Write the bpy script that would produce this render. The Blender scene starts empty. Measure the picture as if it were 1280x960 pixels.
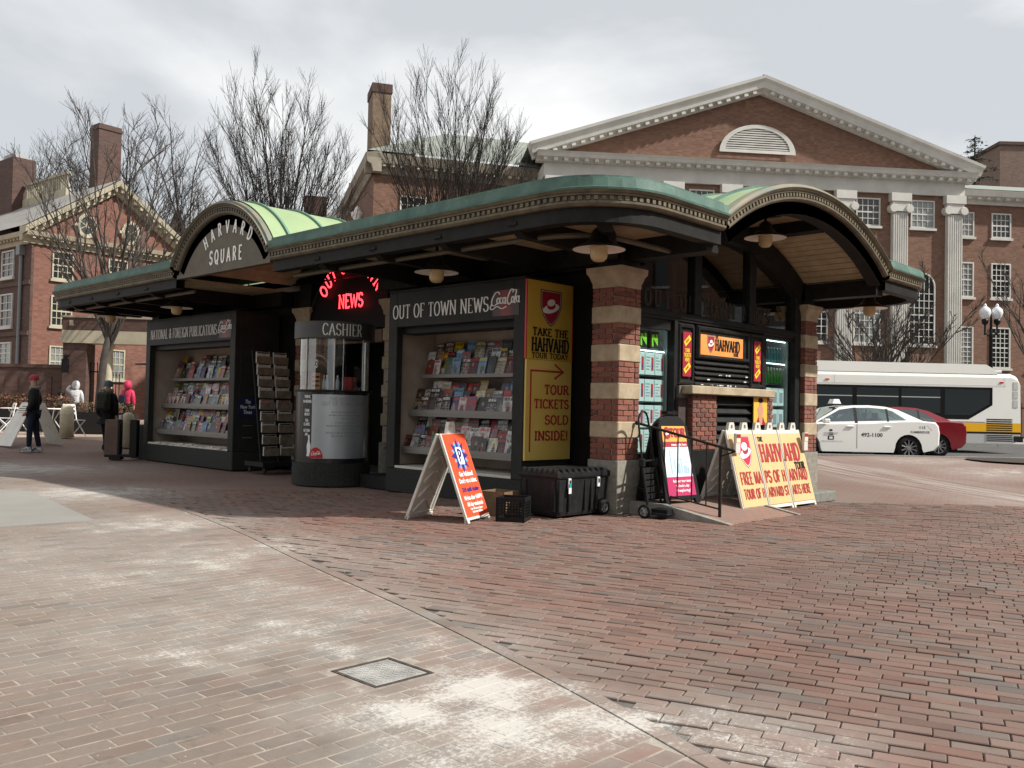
import bpy, bmesh, math, random
from math import sin, cos, pi, radians, sqrt, atan2, hypot
from mathutils import Vector, Matrix
random.seed(7)
S = bpy.context.scene
COL = S.collection
# ---------------------------------------------------------------- camera
# world axes: +X runs along the kiosk's short front, +Y along its long front, origin at the near brick pillar
CAM_P = Vector((-8.991, -6.841, 1.31))
F_PX = 1120.7
RC = Matrix(((0.694500, -0.033988, -0.718689), (-0.719175, -0.003100, -0.694822), (0.021387, 0.999417, -0.026596)))
cam_d = bpy.data.cameras.new('camera'); cam = bpy.data.objects.new('camera', cam_d); COL.objects.link(cam)
cam.matrix_world = Matrix.Translation(CAM_P) @ RC.to_4x4()
cam_d.sensor_width = 36; cam_d.lens = F_PX / 1280 * 36; cam_d.clip_start = .05; cam_d.clip_end = 2000
S.camera = cam
# ---------------------------------------------------------------- sky and sun
SUN_TO = Vector((.58, -1.0, 1.06)).normalized()
sun_el = math.asin(SUN_TO.z); sun_az = atan2(SUN_TO.x, SUN_TO.y)
W = bpy.data.worlds.new('World'); S.world = W; W.use_nodes = True
nt = W.node_tree; nt.nodes.clear()
def wn(t, **k):
    n = nt.nodes.new(t)
    for a, b in k.items(): setattr(n, a, b)
    return n
sky = wn('ShaderNodeTexSky', sky_type='NISHITA', sun_disc=False, sun_elevation=sun_el, sun_rotation=sun_az)
tc = wn('ShaderNodeTexCoord'); mp = wn('ShaderNodeMapping'); mp.inputs['Scale'].default_value = (1, 1, 2.6)
mp.inputs['Location'].default_value = (3.3, 1.2, .4)
nz = wn('ShaderNodeTexNoise'); nz.inputs['Scale'].default_value = 1.7; nz.inputs['Detail'].default_value = 7; nz.inputs['Roughness'].default_value = .5
nz.inputs['Distortion'].default_value = .35
cr = wn('ShaderNodeValToRGB')
cr.color_ramp.elements[0].position = .37; cr.color_ramp.elements[0].color = (4.75, 4.95, 5.15, 1)
cr.color_ramp.elements[1].position = .56; cr.color_ramp.elements[1].color = (7.6, 7.6, 7.5, 1)
mx = wn('ShaderNodeMixRGB'); mx.inputs[0].default_value = .93
bg = wn('ShaderNodeBackground'); bg.inputs['Strength'].default_value = .1
out = wn('ShaderNodeOutputWorld'); L = nt.links.new
L(tc.outputs['Generated'], mp.inputs[0]); L(mp.outputs[0], nz.inputs['Vector']); L(nz.outputs['Fac'], cr.inputs[0])
L(sky.outputs[0], mx.inputs[1]); L(cr.outputs[0], mx.inputs[2]); L(mx.outputs[0], bg.inputs[0]); L(bg.outputs[0], out.inputs[0])
sl = bpy.data.lights.new('sun', 'SUN'); so = bpy.data.objects.new('sun', sl); COL.objects.link(so)
sl.energy = 4.7; sl.angle = radians(1.2); sl.color = (1, .955, .88)
so.rotation_euler = SUN_TO.to_track_quat('Z', 'Y').to_euler()
S.view_settings.view_transform = 'Standard'; S.view_settings.look = 'None'; S.view_settings.exposure = 0.5; S.view_settings.gamma = 1
S.cycles.use_denoising = True; S.cycles.max_bounces = 8; S.cycles.transparent_max_bounces = 12
S.render.film_transparent = False
# ---------------------------------------------------------------- helpers
def ray(px, py): return RC @ Vector((px - 640, 480 - py, -F_PX))
FH = Vector((RC[0][2], RC[1][2], 0)) * -1; FH.normalize(); RH = Vector((FH.y, -FH.x, 0))
def at(px, py, D):
    d = ray(px, py); return CAM_P + d * (D / d.dot(FH))
def gp(px, D):                     # ground spot below the pixel column at depth D
    p = at(px, 515, D); return Vector((p.x, p.y, gz(p.x, p.y)))
def sstep(a, b, x):
    t = max(0, min(1, (x - a) / (b - a))); return t * t * (3 - 2 * t)
def gz(x, y):                      # the plaza rises gently beyond the kiosk
    return max(.29 * sstep(0, 4.6, y - 13.9), .28 * sstep(0, 8, x - 7.2))
class MB:
    def __init__(s): s.v = []; s.f = []; s.mi = []; s.k = 0
    def add(s, vs, fs, mi=0):
        n = len(s.v); s.v += [tuple(p) for p in vs]; s.f += [tuple(i + n for i in f) for f in fs]; s.mi += [mi] * len(fs); return s
    def box(s, x0, x1, y0, y1, z0, z1, mi=0, M=None):
        v = [(x, y, z) for z in (z0, z1) for y in (y0, y1) for x in (x0, x1)]
        if M is not None: v = [tuple(M @ Vector(p)) for p in v]
        return s.add(v, [(0, 2, 3, 1), (4, 5, 7, 6), (0, 1, 5, 4), (2, 6, 7, 3), (0, 4, 6, 2), (1, 3, 7, 5)], mi)
    def cbox(s, x0, x1, y0, y1, z0, z1, c=.004, mi=0, M=None):   # box with all edges chamfered (via loft of 4 rings)
        rings = []
        for z, i in ((z0, c), (z0 + c, 0), (z1 - c, 0), (z1, c)):
            a, b, d, e = x0 + i, x1 - i, y0 + i, y1 - i; q = c if i == 0 else 0
            rings.append([(a + q, d, z), (b - q, d, z), (b, d + q, z), (b, e - q, z), (b - q, e, z), (a + q, e, z), (a, e - q, z), (a, d + q, z)])
        if M is not None: rings = [[tuple(M @ Vector(p)) for p in r] for r in rings]
        return s.loft(rings, True, True, mi=mi)
    def loft(s, rings, cap0=False, cap1=False, closed=True, mi=0):
        n = len(rings[0]); v = [p for r in rings for p in r]; f = []
        for i in range(len(rings) - 1):
            for j in range(n if closed else n - 1):
                k = (j + 1) % n; f.append((i * n + j, i * n + k, (i + 1) * n + k, (i + 1) * n + j))
        if cap0: f.append(tuple(reversed(range(n))))
        if cap1: f.append(tuple((len(rings) - 1) * n + j for j in range(n)))
        return s.add(v, f, mi)
    def tube(s, pts, r, n=8, cap=True, mi=0):
        pts = [Vector(p) for p in pts]; rs = r if isinstance(r, (list, tuple)) else [r] * len(pts); rings = []; up = None
        for i, p in enumerate(pts):
            a = pts[max(i - 1, 0)]; b = pts[min(i + 1, len(pts) - 1)]; t = (b - a)
            t = t.normalized() if t.length > 1e-9 else Vector((0, 0, 1))
            if up is None: up = Vector((0, 0, 1)) if abs(t.z) < .9 else Vector((1, 0, 0))
            x = t.cross(up); x = x.normalized() if x.length > 1e-6 else Vector((1, 0, 0)); y = x.cross(t).normalized(); up = y
            rings.append([tuple(p + (x * cos(q) + y * sin(q)) * rs[i]) for q in [2 * pi * k / n for k in range(n)]])
        return s.loft(rings, cap, cap, mi=mi)
    def lathe(s, prof, n=20, c=(0, 0, 0), cap0=False, cap1=False, mi=0, M=None):
        rings = [[(c[0] + r * cos(2 * pi * k / n), c[1] + r * sin(2 * pi * k / n), c[2] + z) for k in range(n)] for r, z in prof]
        if M is not None: rings = [[tuple(M @ Vector(p)) for p in r] for r in rings]
        return s.loft(rings, cap0, cap1, mi=mi)
    def prism(s, poly, h0, h1, fr, mi=0):      # 2-D outline (ccw) extruded along frame normal; fr=(o,ex,ey)
        o, ex, ey = [Vector(q) for q in fr]; nn = ex.cross(ey); n = len(poly)
        r = [[tuple(o + ex * a + ey * b + nn * h) for a, b in poly] for h in (h0, h1)]
        return s.loft(r, True, True, mi=mi)
    def quad(s, a, b, c, d, mi=0): return s.add([a, b, c, d], [(0, 1, 2, 3)], mi)
    def sphere(s, c, r, n=12, m=8, mi=0, sc=(1, 1, 1)):
        rings = []
        for i in range(1, m):
            t = pi * i / m; rings.append([(c[0] + r * sc[0] * sin(t) * cos(2 * pi * k / n), c[1] + r * sc[1] * sin(t) * sin(2 * pi * k / n), c[2] - r * sc[2] * cos(t)) for k in range(n)])
        return s.loft(rings, True, True, mi=mi)
    def mesh(s, name, mats, smooth=False):
        me = bpy.data.meshes.new(name); me.from_pydata(s.v, [], s.f); 
        for m in (mats if isinstance(mats, (list, tuple)) else [mats]): me.materials.append(m)
        if any(s.mi): me.polygons.foreach_set('material_index', s.mi)
        if smooth: me.polygons.foreach_set('use_smooth', [True] * len(s.f))
        me.update(); return me
def link(name, me, parent=None, loc=None, M=None, **pr):
    o = bpy.data.objects.new(name, me); COL.objects.link(o)
    if parent is not None: o.parent = parent
    if loc is not None: o.location = loc
    if M is not None: o.matrix_local = M
    for k, v in pr.items(): o[k] = v
    return o
def obj(name, mb, m, parent=None, smooth=False, loc=None, M=None, **pr):
    return link(name, mb.mesh(name, m, smooth), parent, loc, M, **pr)
def thing(name, label, cat, loc=(0, 0, 0), rz=0, group=None, M=None):
    o = bpy.data.objects.new(name, None); COL.objects.link(o); o.empty_display_size = .2
    if M is not None: o.matrix_world = M
    else: o.location = loc; o.rotation_euler = (0, 0, rz)
    o['label'] = label; o['category'] = cat
    if group: o['group'] = group
    return o
def tag(o, label, cat, group=None):
    o['label'] = label; o['category'] = cat
    if group: o['group'] = group
    return o
def RZ(a): return Matrix.Rotation(a, 4, 'Z')
def TR(x, y, z): return Matrix.Translation((x, y, z))
def frame_m(o, ex, ey):
    ex = Vector(ex).normalized(); ey = Vector(ey).normalized(); ez = ex.cross(ey)
    return Matrix(((ex.x, ey.x, ez.x, o[0]), (ex.y, ey.y, ez.y, o[1]), (ex.z, ey.z, ez.z, o[2]), (0, 0, 0, 1)))
# ---------------------------------------------------------------- materials
MATS = {}
class NT:
    def __init__(s, m): s.t = m.node_tree; s.b = s.t.nodes['Principled BSDF']
    def n(s, t, ins=None, **k):
        n = s.t.nodes.new(t)
        for a, b in k.items(): setattr(n, a, b)
        for a, b in (ins or {}).items():
            i = n.inputs[a]
            if isinstance(b, bpy.types.NodeSocket): s.t.links.new(b, i)
            else: i.default_value = b
        return n
    def math(s, op, a, b=0.0, c=0.0): return s.n('ShaderNodeMath', {0: a, 1: b, 2: c}, operation=op).outputs[0]
    def mix(s, f, a, b, bt='MIX'): return s.n('ShaderNodeMixRGB', {0: f, 1: a, 2: b}, blend_type=bt).outputs[0]
    def ramp(s, f, pts, interp='LINEAR'):
        n = s.n('ShaderNodeValToRGB', {0: f}); e = n.color_ramp; e.interpolation = interp
        while len(e.elements) < len(pts): e.elements.new(.5)
        for q, (p, c) in zip(e.elements, pts): q.position = p; q.color = c if len(c) == 4 else (*c, 1)
        return n.outputs[0]
    def noise(s, scale, vec=None, detail=4, rough=.55, dist=0):
        i = {'Scale': scale, 'Detail': detail, 'Roughness': rough, 'Distortion': dist}
        if vec is not None: i['Vector'] = vec
        return s.n('ShaderNodeTexNoise', i).outputs['Fac']
    def obj(s): return s.n('ShaderNodeTexCoord').outputs['Object']
    def pos(s): return s.n('ShaderNodeNewGeometry').outputs['Position']
    def bump(s, h, st=.3, d=.01): 
        s.t.links.new(s.n('ShaderNodeBump', {'Strength': st, 'Distance': d, 'Height': h}).outputs[0], s.b.inputs['Normal'])
    def set(s, k, v):
        if isinstance(v, bpy.types.NodeSocket): s.t.links.new(v, s.b.inputs[k])
        else: s.b.inputs[k].default_value = v
def c4(c): return (*c, 1) if len(c) == 3 else c
def newmat(name):
    m = bpy.data.materials.new(name); m.use_nodes = True; MATS[name] = m; return m, NT(m)
def mat(name, c=None, r=.6, metal=0, c2=None, ns=8, bump=0, bs=60, coat=0, emit=0, ecol=None, dirt=0, world=False, lo=.38, hi=.64):
    if name in MATS: return MATS[name]
    m, t = newmat(name); v = t.pos() if world else t.obj(); col = c4(c)
    if c2 is not None: col = t.mix(t.ramp(t.noise(ns, v), [(lo, (0, 0, 0)), (hi, (1, 1, 1))]), c4(c), c4(c2))
    if dirt: col = t.mix(t.math('MULTIPLY', t.ramp(t.noise(ns * 2.7, v, 6, .65), [(.45, (0, 0, 0)), (.75, (1, 1, 1))]), dirt), col, (c[0] * .45, c[1] * .43, c[2] * .4, 1))
    t.set('Base Color', col); t.set('Roughness', r); t.set('Metallic', metal)
    if max(c) < .05 and r > .3 and not coat: t.set('Specular IOR Level', .16)
    if coat: t.set('Coat Weight', coat); t.set('Coat Roughness', .06)
    if emit: t.set('Emission Color', c4(ecol or c)); t.set('Emission Strength', emit)
    if bump: t.bump(t.noise(bs, v, 6, .6), bump, .01)
    return m
# ---------------------------------------------------------------- lettering
def arcp(cx, cy, rx, ry, a0, a1, n=10): return [(cx + rx * cos(radians(a0 + (a1 - a0) * i / n)), cy + ry * sin(radians(a0 + (a1 - a0) * i / n))) for i in range(n + 1)]
OO = arcp(.42, .5, .36, .5, 90, 450, 20)
SS = arcp(.34, .74, .26, .26, 20, 270, 10)[:-1] + arcp(.34, .25, .29, .25, 90, -165, 10)
GL = {  # width, strokes, serif ends
 'A': (.84, [[(.06, 0), (.42, 1), (.78, 0)], [(.19, .34), (.65, .34)]], [(.06, 0), (.78, 0)]),
 'B': (.7, [[(.14, 0), (.14, 1)], [(.1, 1), (.36, 1)] + arcp(.36, .76, .2, .24, 90, -90, 8) + [(.1, .52)], [(.36, .52)] + arcp(.38, .26, .26, .26, 90, -90, 8) + [(.1, 0)]], []),
 'C': (.76, [arcp(.42, .5, .36, .5, 42, 318, 16)], ['v', (.69, .84)]),
 'D': (.84, [[(.14, 0), (.14, 1)], [(.08, 1), (.36, 1)] + arcp(.36, .5, .4, .5, 90, -90, 12) + [(.08, 0)]], []),
 'E': (.68, [[(.14, 0), (.14, 1)], [(.08, 1), (.6, 1)], [(.14, .52), (.48, .52)], [(.08, 0), (.62, 0)]], ['v', (.6, .93), (.62, .07)]),
 'F': (.64, [[(.14, 0), (.14, 1)], [(.08, 1), (.6, 1)], [(.14, .5), (.48, .5)]], [(.14, 0), 'v', (.6, .93)]),
 'G': (.82, [arcp(.42, .5, .36, .5, 42, 330, 16), [(.7, .0), (.7, .4)]], [(.66, .4), 'v', (.69, .84)]),
 'H': (.86, [[(.15, 0), (.15, 1)], [(.71, 0), (.71, 1)], [(.15, .52), (.71, .52)]], [(.15, 0), (.15, 1), (.71, 0), (.71, 1)]),
 'I': (.36, [[(.18, 0), (.18, 1)]], [(.18, 0), (.18, 1)]),
 'K': (.82, [[(.15, 0), (.15, 1)], [(.66, 1), (.2, .46)], [(.3, .58), (.72, 0)]], [(.15, 0), (.15, 1), (.66, 1), (.72, 0)]),
 'L': (.66, [[(.14, 0), (.14, 1)], [(.08, 0), (.6, 0)]], [(.14, 1), 'v', (.6, .07)]),
 'M': (1.0, [[(.14, 0), (.14, 1), (.5, .1), (.86, 1), (.86, 0)]], [(.14, 0), (.86, 0), (.1, 1), (.9, 1)]),
 'N': (.9, [[(.14, 0), (.14, 1), (.76, 0), (.76, 1)]], [(.14, 0), (.76, 1), (.1, 1)]),
 'O': (.84, [OO], []), 'Q': (.84, [OO, [(.46, .24), (.78, -.08)]], []),
 'P': (.68, [[(.14, 0), (.14, 1)], [(.1, 1), (.36, 1)] + arcp(.36, .74, .24, .26, 90, -90, 8) + [(.14, .48)]], [(.14, 0)]),
 'R': (.8, [[(.14, 0), (.14, 1)], [(.1, 1), (.38, 1)] + arcp(.38, .76, .23, .24, 90, -90, 8) + [(.14, .52)], [(.36, .52), (.7, 0)]], [(.14, 0), (.7, 0)]),
 'S': (.68, [SS], []),
 'T': (.74, [[(.37, 0), (.37, 1)], [(.05, 1), (.69, 1)]], [(.37, 0), 'v', (.06, .93), (.68, .93)]),
 'U': (.84, [[(.14, 1), (.14, .34)] + arcp(.42, .33, .28, .33, 180, 360, 10) + [(.7, 1)]], [(.14, 1), (.7, 1)]),
 'V': (.82, [[(.06, 1), (.41, 0), (.76, 1)]], [(.06, 1), (.76, 1)]),
 'W': (1.14, [[(.06, 1), (.32, 0), (.57, .9), (.82, 0), (1.08, 1)]], [(.06, 1), (1.08, 1)]),
 'X': (.8, [[(.08, 0), (.72, 1)], [(.08, 1), (.72, 0)]], [(.08, 0), (.72, 0), (.08, 1), (.72, 1)]),
 'Y': (.8, [[(.06, 1), (.4, .5), (.74, 1)], [(.4, .5), (.4, 0)]], [(.06, 1), (.74, 1), (.4, 0)]),
 '&': (.86, [[(.8, .0), (.3, .66)] + arcp(.38, .8, .16, .2, 190, -20, 10) + [(.5, .62), (.2, .42)] + arcp(.34, .24, .24, .24, 130, 330, 10) + [(.76, .5)]], []),
 '!': (.34, [[(.17, .28), (.17, 1)], [(.17, 0), (.17, .1)]], []), '.': (.28, [[(.14, 0), (.14, .09)]], []), "'": (.24, [[(.12, .75), (.12, 1)]], []),
 ' ': (.36, [], []),
}
def stroke_text(s, h, style='serif', sx=1.0, gap=.08, mb=None, y0=0.0, x0=0.0, align='l', arc=None):
    """flat letters as thin ribbons; returns (MB in local xy, width)"""
    T, t, sf, st = {'serif': (.15, .055, .12, .05), 'slab': (.25, .15, .2, .13), 'sans': (.16, .14, 0, 0), 'bold': (.23, .19, 0, 0), 'neon': (.05, .05, .1, .05), 'thin': (.07, .06, .0, .0)}[style]
    kk = max(.35, min(1.0, sx * 1.15)) if style != 'neon' else 1; T, t, sf = T * kk, t * max(kk, .7), sf * kk
    mb = mb or MB(); w = sum((GL[c][0] + gap) * sx for c in s) * h - gap * sx * h; x = x0 - (w / 2 if align == 'c' else w if align == 'r' else 0); lay = 0
    for c in s:
        gw, strokes, ser = GL[c]; bars = []
        for pl in strokes:
            for (ax, ay), (bx, by) in zip(pl, pl[1:]):
                dx, dy = (bx - ax) * sx, by - ay; ln = hypot(dx, dy) or 1e-6; k = abs(dy) / ln; wd = t + (T - t) * k
                e = wd * .18; ux, uy = dx / ln, dy / ln
                bars.append((ax * sx - ux * e, ay - uy * e, bx * sx + ux * e, by + uy * e, wd))
        vert = False
        if sf:
            for q in ser:
                if q == 'v': vert = True; continue
                if vert: bars.append((q[0] * sx, q[1] - sf * .8, q[0] * sx, q[1] + sf * .6, st))
                else: yy = q[1] + (st * .5 if q[1] < .5 else -st * .5); bars.append((q[0] * sx - sf * (1 if sx > .75 else .8), yy, q[0] * sx + sf * (1 if sx > .75 else .8), yy, st))
        for ax, ay, bx, by, wd in bars:
            dx, dy = bx - ax, by - ay; ln = hypot(dx, dy) or 1e-6; nx, ny = -dy / ln * wd / 2, dx / ln * wd / 2; lay = (lay + 1) % 9
            pts = [(ax - nx, ay - ny), (bx - nx, by - ny), (bx + nx, by + ny), (ax + nx, ay + ny)]; P = []
            for px, py in pts:
                if arc is None: P.append((x + px * h, y0 + py * h, lay * .00025))
                else:
                    cx, cy, R, amid = arc; u = x + (gw * sx * h) / 2; a = amid - u / R; lx = px * h - gw * sx * h / 2; rr = R + py * h
                    P.append((cx + rr * cos(a) + lx * sin(a), cy + rr * sin(a) - lx * cos(a), lay * .00025))
            mb.add(P, [(0, 1, 2, 3)])
        x += (gw + gap) * sx * h
    return mb, w
def font_text(s, h, sx=1.0, bold=0.0, align='CENTER', shear=0, sp=1.0):
    cu = bpy.data.curves.new('lettering', 'FONT'); cu.body = s; cu.size = h / .72; cu.align_x = align; cu.resolution_u = 2; cu.shear = shear; cu.space_character = sp
    if bold: cu.offset = bold * h
    o = bpy.data.objects.new('lettering', cu); COL.objects.link(o)
    dg = bpy.context.evaluated_depsgraph_get(); e = o.evaluated_get(dg); me = e.to_mesh(); mb = MB()
    mb.add([(v.co.x * sx, v.co.y, 0) for v in me.vertices], [tuple(p.vertices) for p in me.polygons])
    e.to_mesh_clear(); bpy.data.objects.remove(o); bpy.data.curves.remove(cu); return mb
def lay_text(name, mb, m, parent, o, ex, ey, off=.004, **pr):
    M = frame_m(o, ex, ey); n = Vector(ex).normalized().cross(Vector(ey).normalized())
    M.translation = Vector(o) + n * off
    return obj(name, mb, m, parent, M=M, **pr)
def ribbon(pts, w, lay=0, mb=None, nib=None):
    """flat brush ribbon along a polyline (script lettering)"""
    mb = mb or MB(); L_, R_ = [], []
    for i, p in enumerate(pts):
        a = pts[max(i - 1, 0)]; b = pts[min(i + 1, len(pts) - 1)]; dx, dy = b[0] - a[0], b[1] - a[1]; ln = hypot(dx, dy) or 1e-6
        ww = w * (.45 + .75 * abs(dy) / ln) / 2; L_.append((p[0] - dy / ln * ww, p[1] + dx / ln * ww, lay)); R_.append((p[0] + dy / ln * ww, p[1] - dx / ln * ww, lay))
    n = len(pts); mb.add(L_ + R_, [(i, n + i, n + i + 1, i + 1) for i in range(n - 1)]); return mb
def smooth(pts, k=5):
    out = []; n = len(pts)
    for i in range(n - 1):
        p0, p1, p2, p3 = pts[max(i - 1, 0)], pts[i], pts[i + 1], pts[min(i + 2, n - 1)]
        for j in range(k):
            t = j / k; out.append(tuple(.5 * (2 * p1[d] + (p2[d] - p0[d]) * t + (2 * p0[d] - 5 * p1[d] + 4 * p2[d] - p3[d]) * t * t + (3 * p1[d] - p0[d] - 3 * p2[d] + p3[d]) * t ** 3) for d in (0, 1)))
    out.append(pts[-1]); return out
def cola_script(w):
    """flowing red-drink script, unit width ~ 3.1 scaled to w"""
    k = w / 3.1; mb = MB(); z = 0
    S1 = [(.95, .78), (.86, .95), (.62, .98), (.3, .7), (.12, .3), (.2, .02), (.5, .0), (.78, .2)]
    S2 = [(.12, .1), (-.02, -.18), (.2, -.3), (.7, -.1), (1.2, -.28), (1.7, -.14)]
    o1 = arcp(.82, .32, .14, .22, 100, 460, 12); c1 = arcp(1.14, .32, .15, .22, 50, 320, 10)
    a1 = arcp(1.44, .32, .14, .22, 60, 420, 12); a1t = [(1.6, .56), (1.56, .12), (1.7, .1)]
    S3 = [(2.32, .86), (2.4, 1.02), (2.18, 1.1), (1.9, .7), (1.78, .3), (1.9, .02), (2.1, .06), (2.26, .26)]
    S4 = [(2.4, 1.02), (2.7, 1.0), (2.62, .6), (2.5, .12), (2.66, .1)]
    o2 = arcp(2.36, .34, .13, .22, 100, 460, 12); a2 = arcp(2.84, .34, .14, .22, 60, 420, 12); a2t = [(3.0, .58), (2.96, .14), (3.1, .14)]
    for i, pl in enumerate([smooth(S1), smooth(S2), o1, c1, a1, smooth(a1t), smooth(S3), smooth(S4), o2, a2, smooth(a2t)]):
        ribbon([(x * k, y * k * 1.0) for x, y in pl], .115 * k, i * .00025, mb)
    return mb
# ---------------------------------------------------------------- ground materials
def gpix(px, py, z=0.0):
    d = ray(px, py); return CAM_P + d * ((z - CAM_P.z) / d.z)
SALT = [(590, 862, .30, 1.0), (545, 880, .22, .8), (500, 898, .28, .8), (452, 868, .16, .6), (640, 905, .34, .8), (700, 868, .2, .6), (770, 900, .3, .75), (850, 915, .3, .6), (980, 930, .3, .6),
        (370, 785, .35, .6), (330, 735, .4, .55), (262, 700, .6, .6), (200, 655, .8, .62), (120, 615, 1.1, .7), (40, 585, 1.6, .7), (215, 815, .25, .6), (250, 830, .2, .6), (330, 800, .25, .6), (560, 940, .3, .7), (420, 815, .2, .6),
        (150, 720, .8, .5), (60, 690, 1.0, .4), (300, 690, .9, .55), (420, 760, .6, .5), (560, 810, .45, .5), (250, 780, .6, .45), (120, 800, .5, .3), (480, 700, .6, .3), (1150, 588, 1.1, .55), (1060, 577, 1.1, .55), (1250, 600, 1.1, .6), (1240, 625, .8, .4), (430, 745, .5, .4)]
def salt_group():
    g = bpy.data.node_groups.new('salt', 'ShaderNodeTree'); g.interface.new_socket('Mask', in_out='OUTPUT', socket_type='NodeSocketFloat')
    N = g.nodes; Lk = g.links.new; geo = N.new('ShaderNodeNewGeometry'); last = None
    dn = N.new('ShaderNodeTexNoise'); dn.inputs['Scale'].default_value = 2.2; dn.inputs['Detail'].default_value = 3; Lk(geo.outputs['Position'], dn.inputs['Vector'])
    dp = N.new('ShaderNodeVectorMath'); dp.operation = 'MULTIPLY_ADD'; Lk(dn.outputs['Color'], dp.inputs[0]); dp.inputs[1].default_value = (.9, .9, 0); Lk(geo.outputs['Position'], dp.inputs[2])
    for px, py, r, s in SALT:
        p = gpix(px, py); d = N.new('ShaderNodeVectorMath'); d.operation = 'DISTANCE'; Lk(dp.outputs[0], d.inputs[0]); d.inputs[1].default_value = (p.x + .45, p.y + .45, 0)
        m = N.new('ShaderNodeMapRange'); m.interpolation_type = 'SMOOTHSTEP'; Lk(d.outputs['Value'], m.inputs[0]); m.inputs[1].default_value = 0; m.inputs[2].default_value = r * 2.3; m.inputs[3].default_value = s; m.inputs[4].default_value = 0
        if last is not None:
            q = N.new('ShaderNodeMath'); q.operation = 'MAXIMUM'; Lk(last, q.inputs[0]); Lk(m.outputs[0], q.inputs[1]); last = q.outputs[0]
        else: last = m.outputs[0]
    def nz_(sc, det, ro):
        q = N.new('ShaderNodeTexNoise'); q.inputs['Scale'].default_value = sc; q.inputs['Detail'].default_value = det; q.inputs['Roughness'].default_value = ro; Lk(geo.outputs['Position'], q.inputs['Vector']); return q.outputs['Fac']
    def mth(op, x, y=0.0, z=0.0):
        q = N.new('ShaderNodeMath'); q.operation = op
        for i, v in enumerate((x, y, z)):
            if isinstance(v, float): q.inputs[i].default_value = v
            else: Lk(v, q.inputs[i])
        return q.outputs[0]
    # tyre-tracked salt beyond the kiosk: streaks along one direction
    p0, p1 = gpix(1030, 588), gpix(1280, 624); dv = (p1 - p0).normalized(); nv = (-dv.y, dv.x, 0)
    dt = N.new('ShaderNodeVectorMath'); dt.operation = 'DOT_PRODUCT'; Lk(geo.outputs['Position'], dt.inputs[0]); dt.inputs[1].default_value = nv; dd = mth('SUBTRACT', dt.outputs['Value'], float(p0.x * nv[0] + p0.y * nv[1]))
    al = N.new('ShaderNodeVectorMath'); al.operation = 'DOT_PRODUCT'; Lk(geo.outputs['Position'], al.inputs[0]); al.inputs[1].default_value = tuple(dv); cx_ = N.new('ShaderNodeCombineXYZ'); Lk(mth('MULTIPLY', dd, 5.0), cx_.inputs[0]); Lk(mth('MULTIPLY', al.outputs['Value'], .25), cx_.inputs[1])
    sn = N.new('ShaderNodeTexNoise'); sn.inputs['Scale'].default_value = 1.0; sn.inputs['Detail'].default_value = 4; Lk(cx_.outputs[0], sn.inputs['Vector'])
    band = mth('MULTIPLY', mth('SUBTRACT', 1.0, mth('MINIMUM', mth('DIVIDE', mth('ABSOLUTE', dd), 1.3), 1.0)), mth('MULTIPLY', mth('MAXIMUM', mth('SUBTRACT', sn.outputs['Fac'], .42), 0.0), 6.0)); sx_ = N.new('ShaderNodeSeparateXYZ'); Lk(geo.outputs['Position'], sx_.inputs[0]); band = mth('MULTIPLY', band, mth('GREATER_THAN', sx_.outputs[0], 6.0))
    v1 = mth('MULTIPLY', mth('SUBTRACT', nz_(3.2, 5, .65), .5), 1.3); v2 = mth('MULTIPLY', mth('SUBTRACT', nz_(40, 9, .8), .5), 2.2)
    val = mth('MULTIPLY', mth('SUBTRACT', mth('ADD', mth('MULTIPLY', last, 1.15), mth('ADD', v1, v2)), .52), 1.9)
    film = mth('MULTIPLY', mth('MULTIPLY', last, mth('ADD', v1, .75)), .5); core = mth('MINIMUM', mth('MAXIMUM', val, 0.0), .82); gate = mth('MINIMUM', mth('MULTIPLY', last, 4.0), 1.0)
    tot = mth('MAXIMUM', mth('MULTIPLY', core, gate), mth('MAXIMUM', film, mth('MINIMUM', mth('MULTIPLY', band, .5), .6)))
    class _R: pass
    mr = _R(); mr.outputs = [tot]
    # scattered grains everywhere
    vo = N.new('ShaderNodeTexVoronoi'); vo.inputs['Scale'].default_value = 12; Lk(geo.outputs['Position'], vo.inputs['Vector'])
    g1 = N.new('ShaderNodeMath'); g1.operation = 'LESS_THAN'; Lk(vo.outputs['Distance'], g1.inputs[0]); g1.inputs[1].default_value = .045
    mx2 = N.new('ShaderNodeMath'); mx2.operation = 'MAXIMUM'; Lk(mr.outputs[0], mx2.inputs[0]); 
    g2 = N.new('ShaderNodeMath'); g2.operation = 'MULTIPLY'; Lk(g1.outputs[0], g2.inputs[0]); g2.inputs[1].default_value = .5; Lk(g2.outputs[0], mx2.inputs[1])
    o = N.new('NodeGroupOutput'); Lk(mx2.outputs[0], o.inputs[0]); return g
SALT_G = salt_group()
SOFT_SHADOW = [(1000, 730, 1.3, .5), (1150, 705, 1.2, .45), (1080, 790, .7, .5), (900, 770, .6, .4), (1250, 760, .9, .4), (1130, 645, 1.6, .45), (760, 835, .4, .35), (940, 850, .5, .4)]  # soft shadow patches, painted into the red paving colour
def soft_shadow_mask(t):
    p = t.pos(); last = None
    for px, py, r, s in SOFT_SHADOW:
        q = gpix(px, py); d = t.n('ShaderNodeVectorMath', {0: p, 1: (q.x, q.y, 0)}, operation='DISTANCE').outputs['Value']
        v = t.n('ShaderNodeMapRange', {0: d, 1: 0.0, 2: r * 1.8, 3: s, 4: 0.0}, interpolation_type='SMOOTHSTEP').outputs[0]; last = v if last is None else t.math('MAXIMUM', last, v)
    return t.math('MULTIPLY', last, t.ramp(t.noise(2.4, p, 6, .6), [(.3, (.35, .35, .35)), (.6, (1, 1, 1))]))
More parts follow.
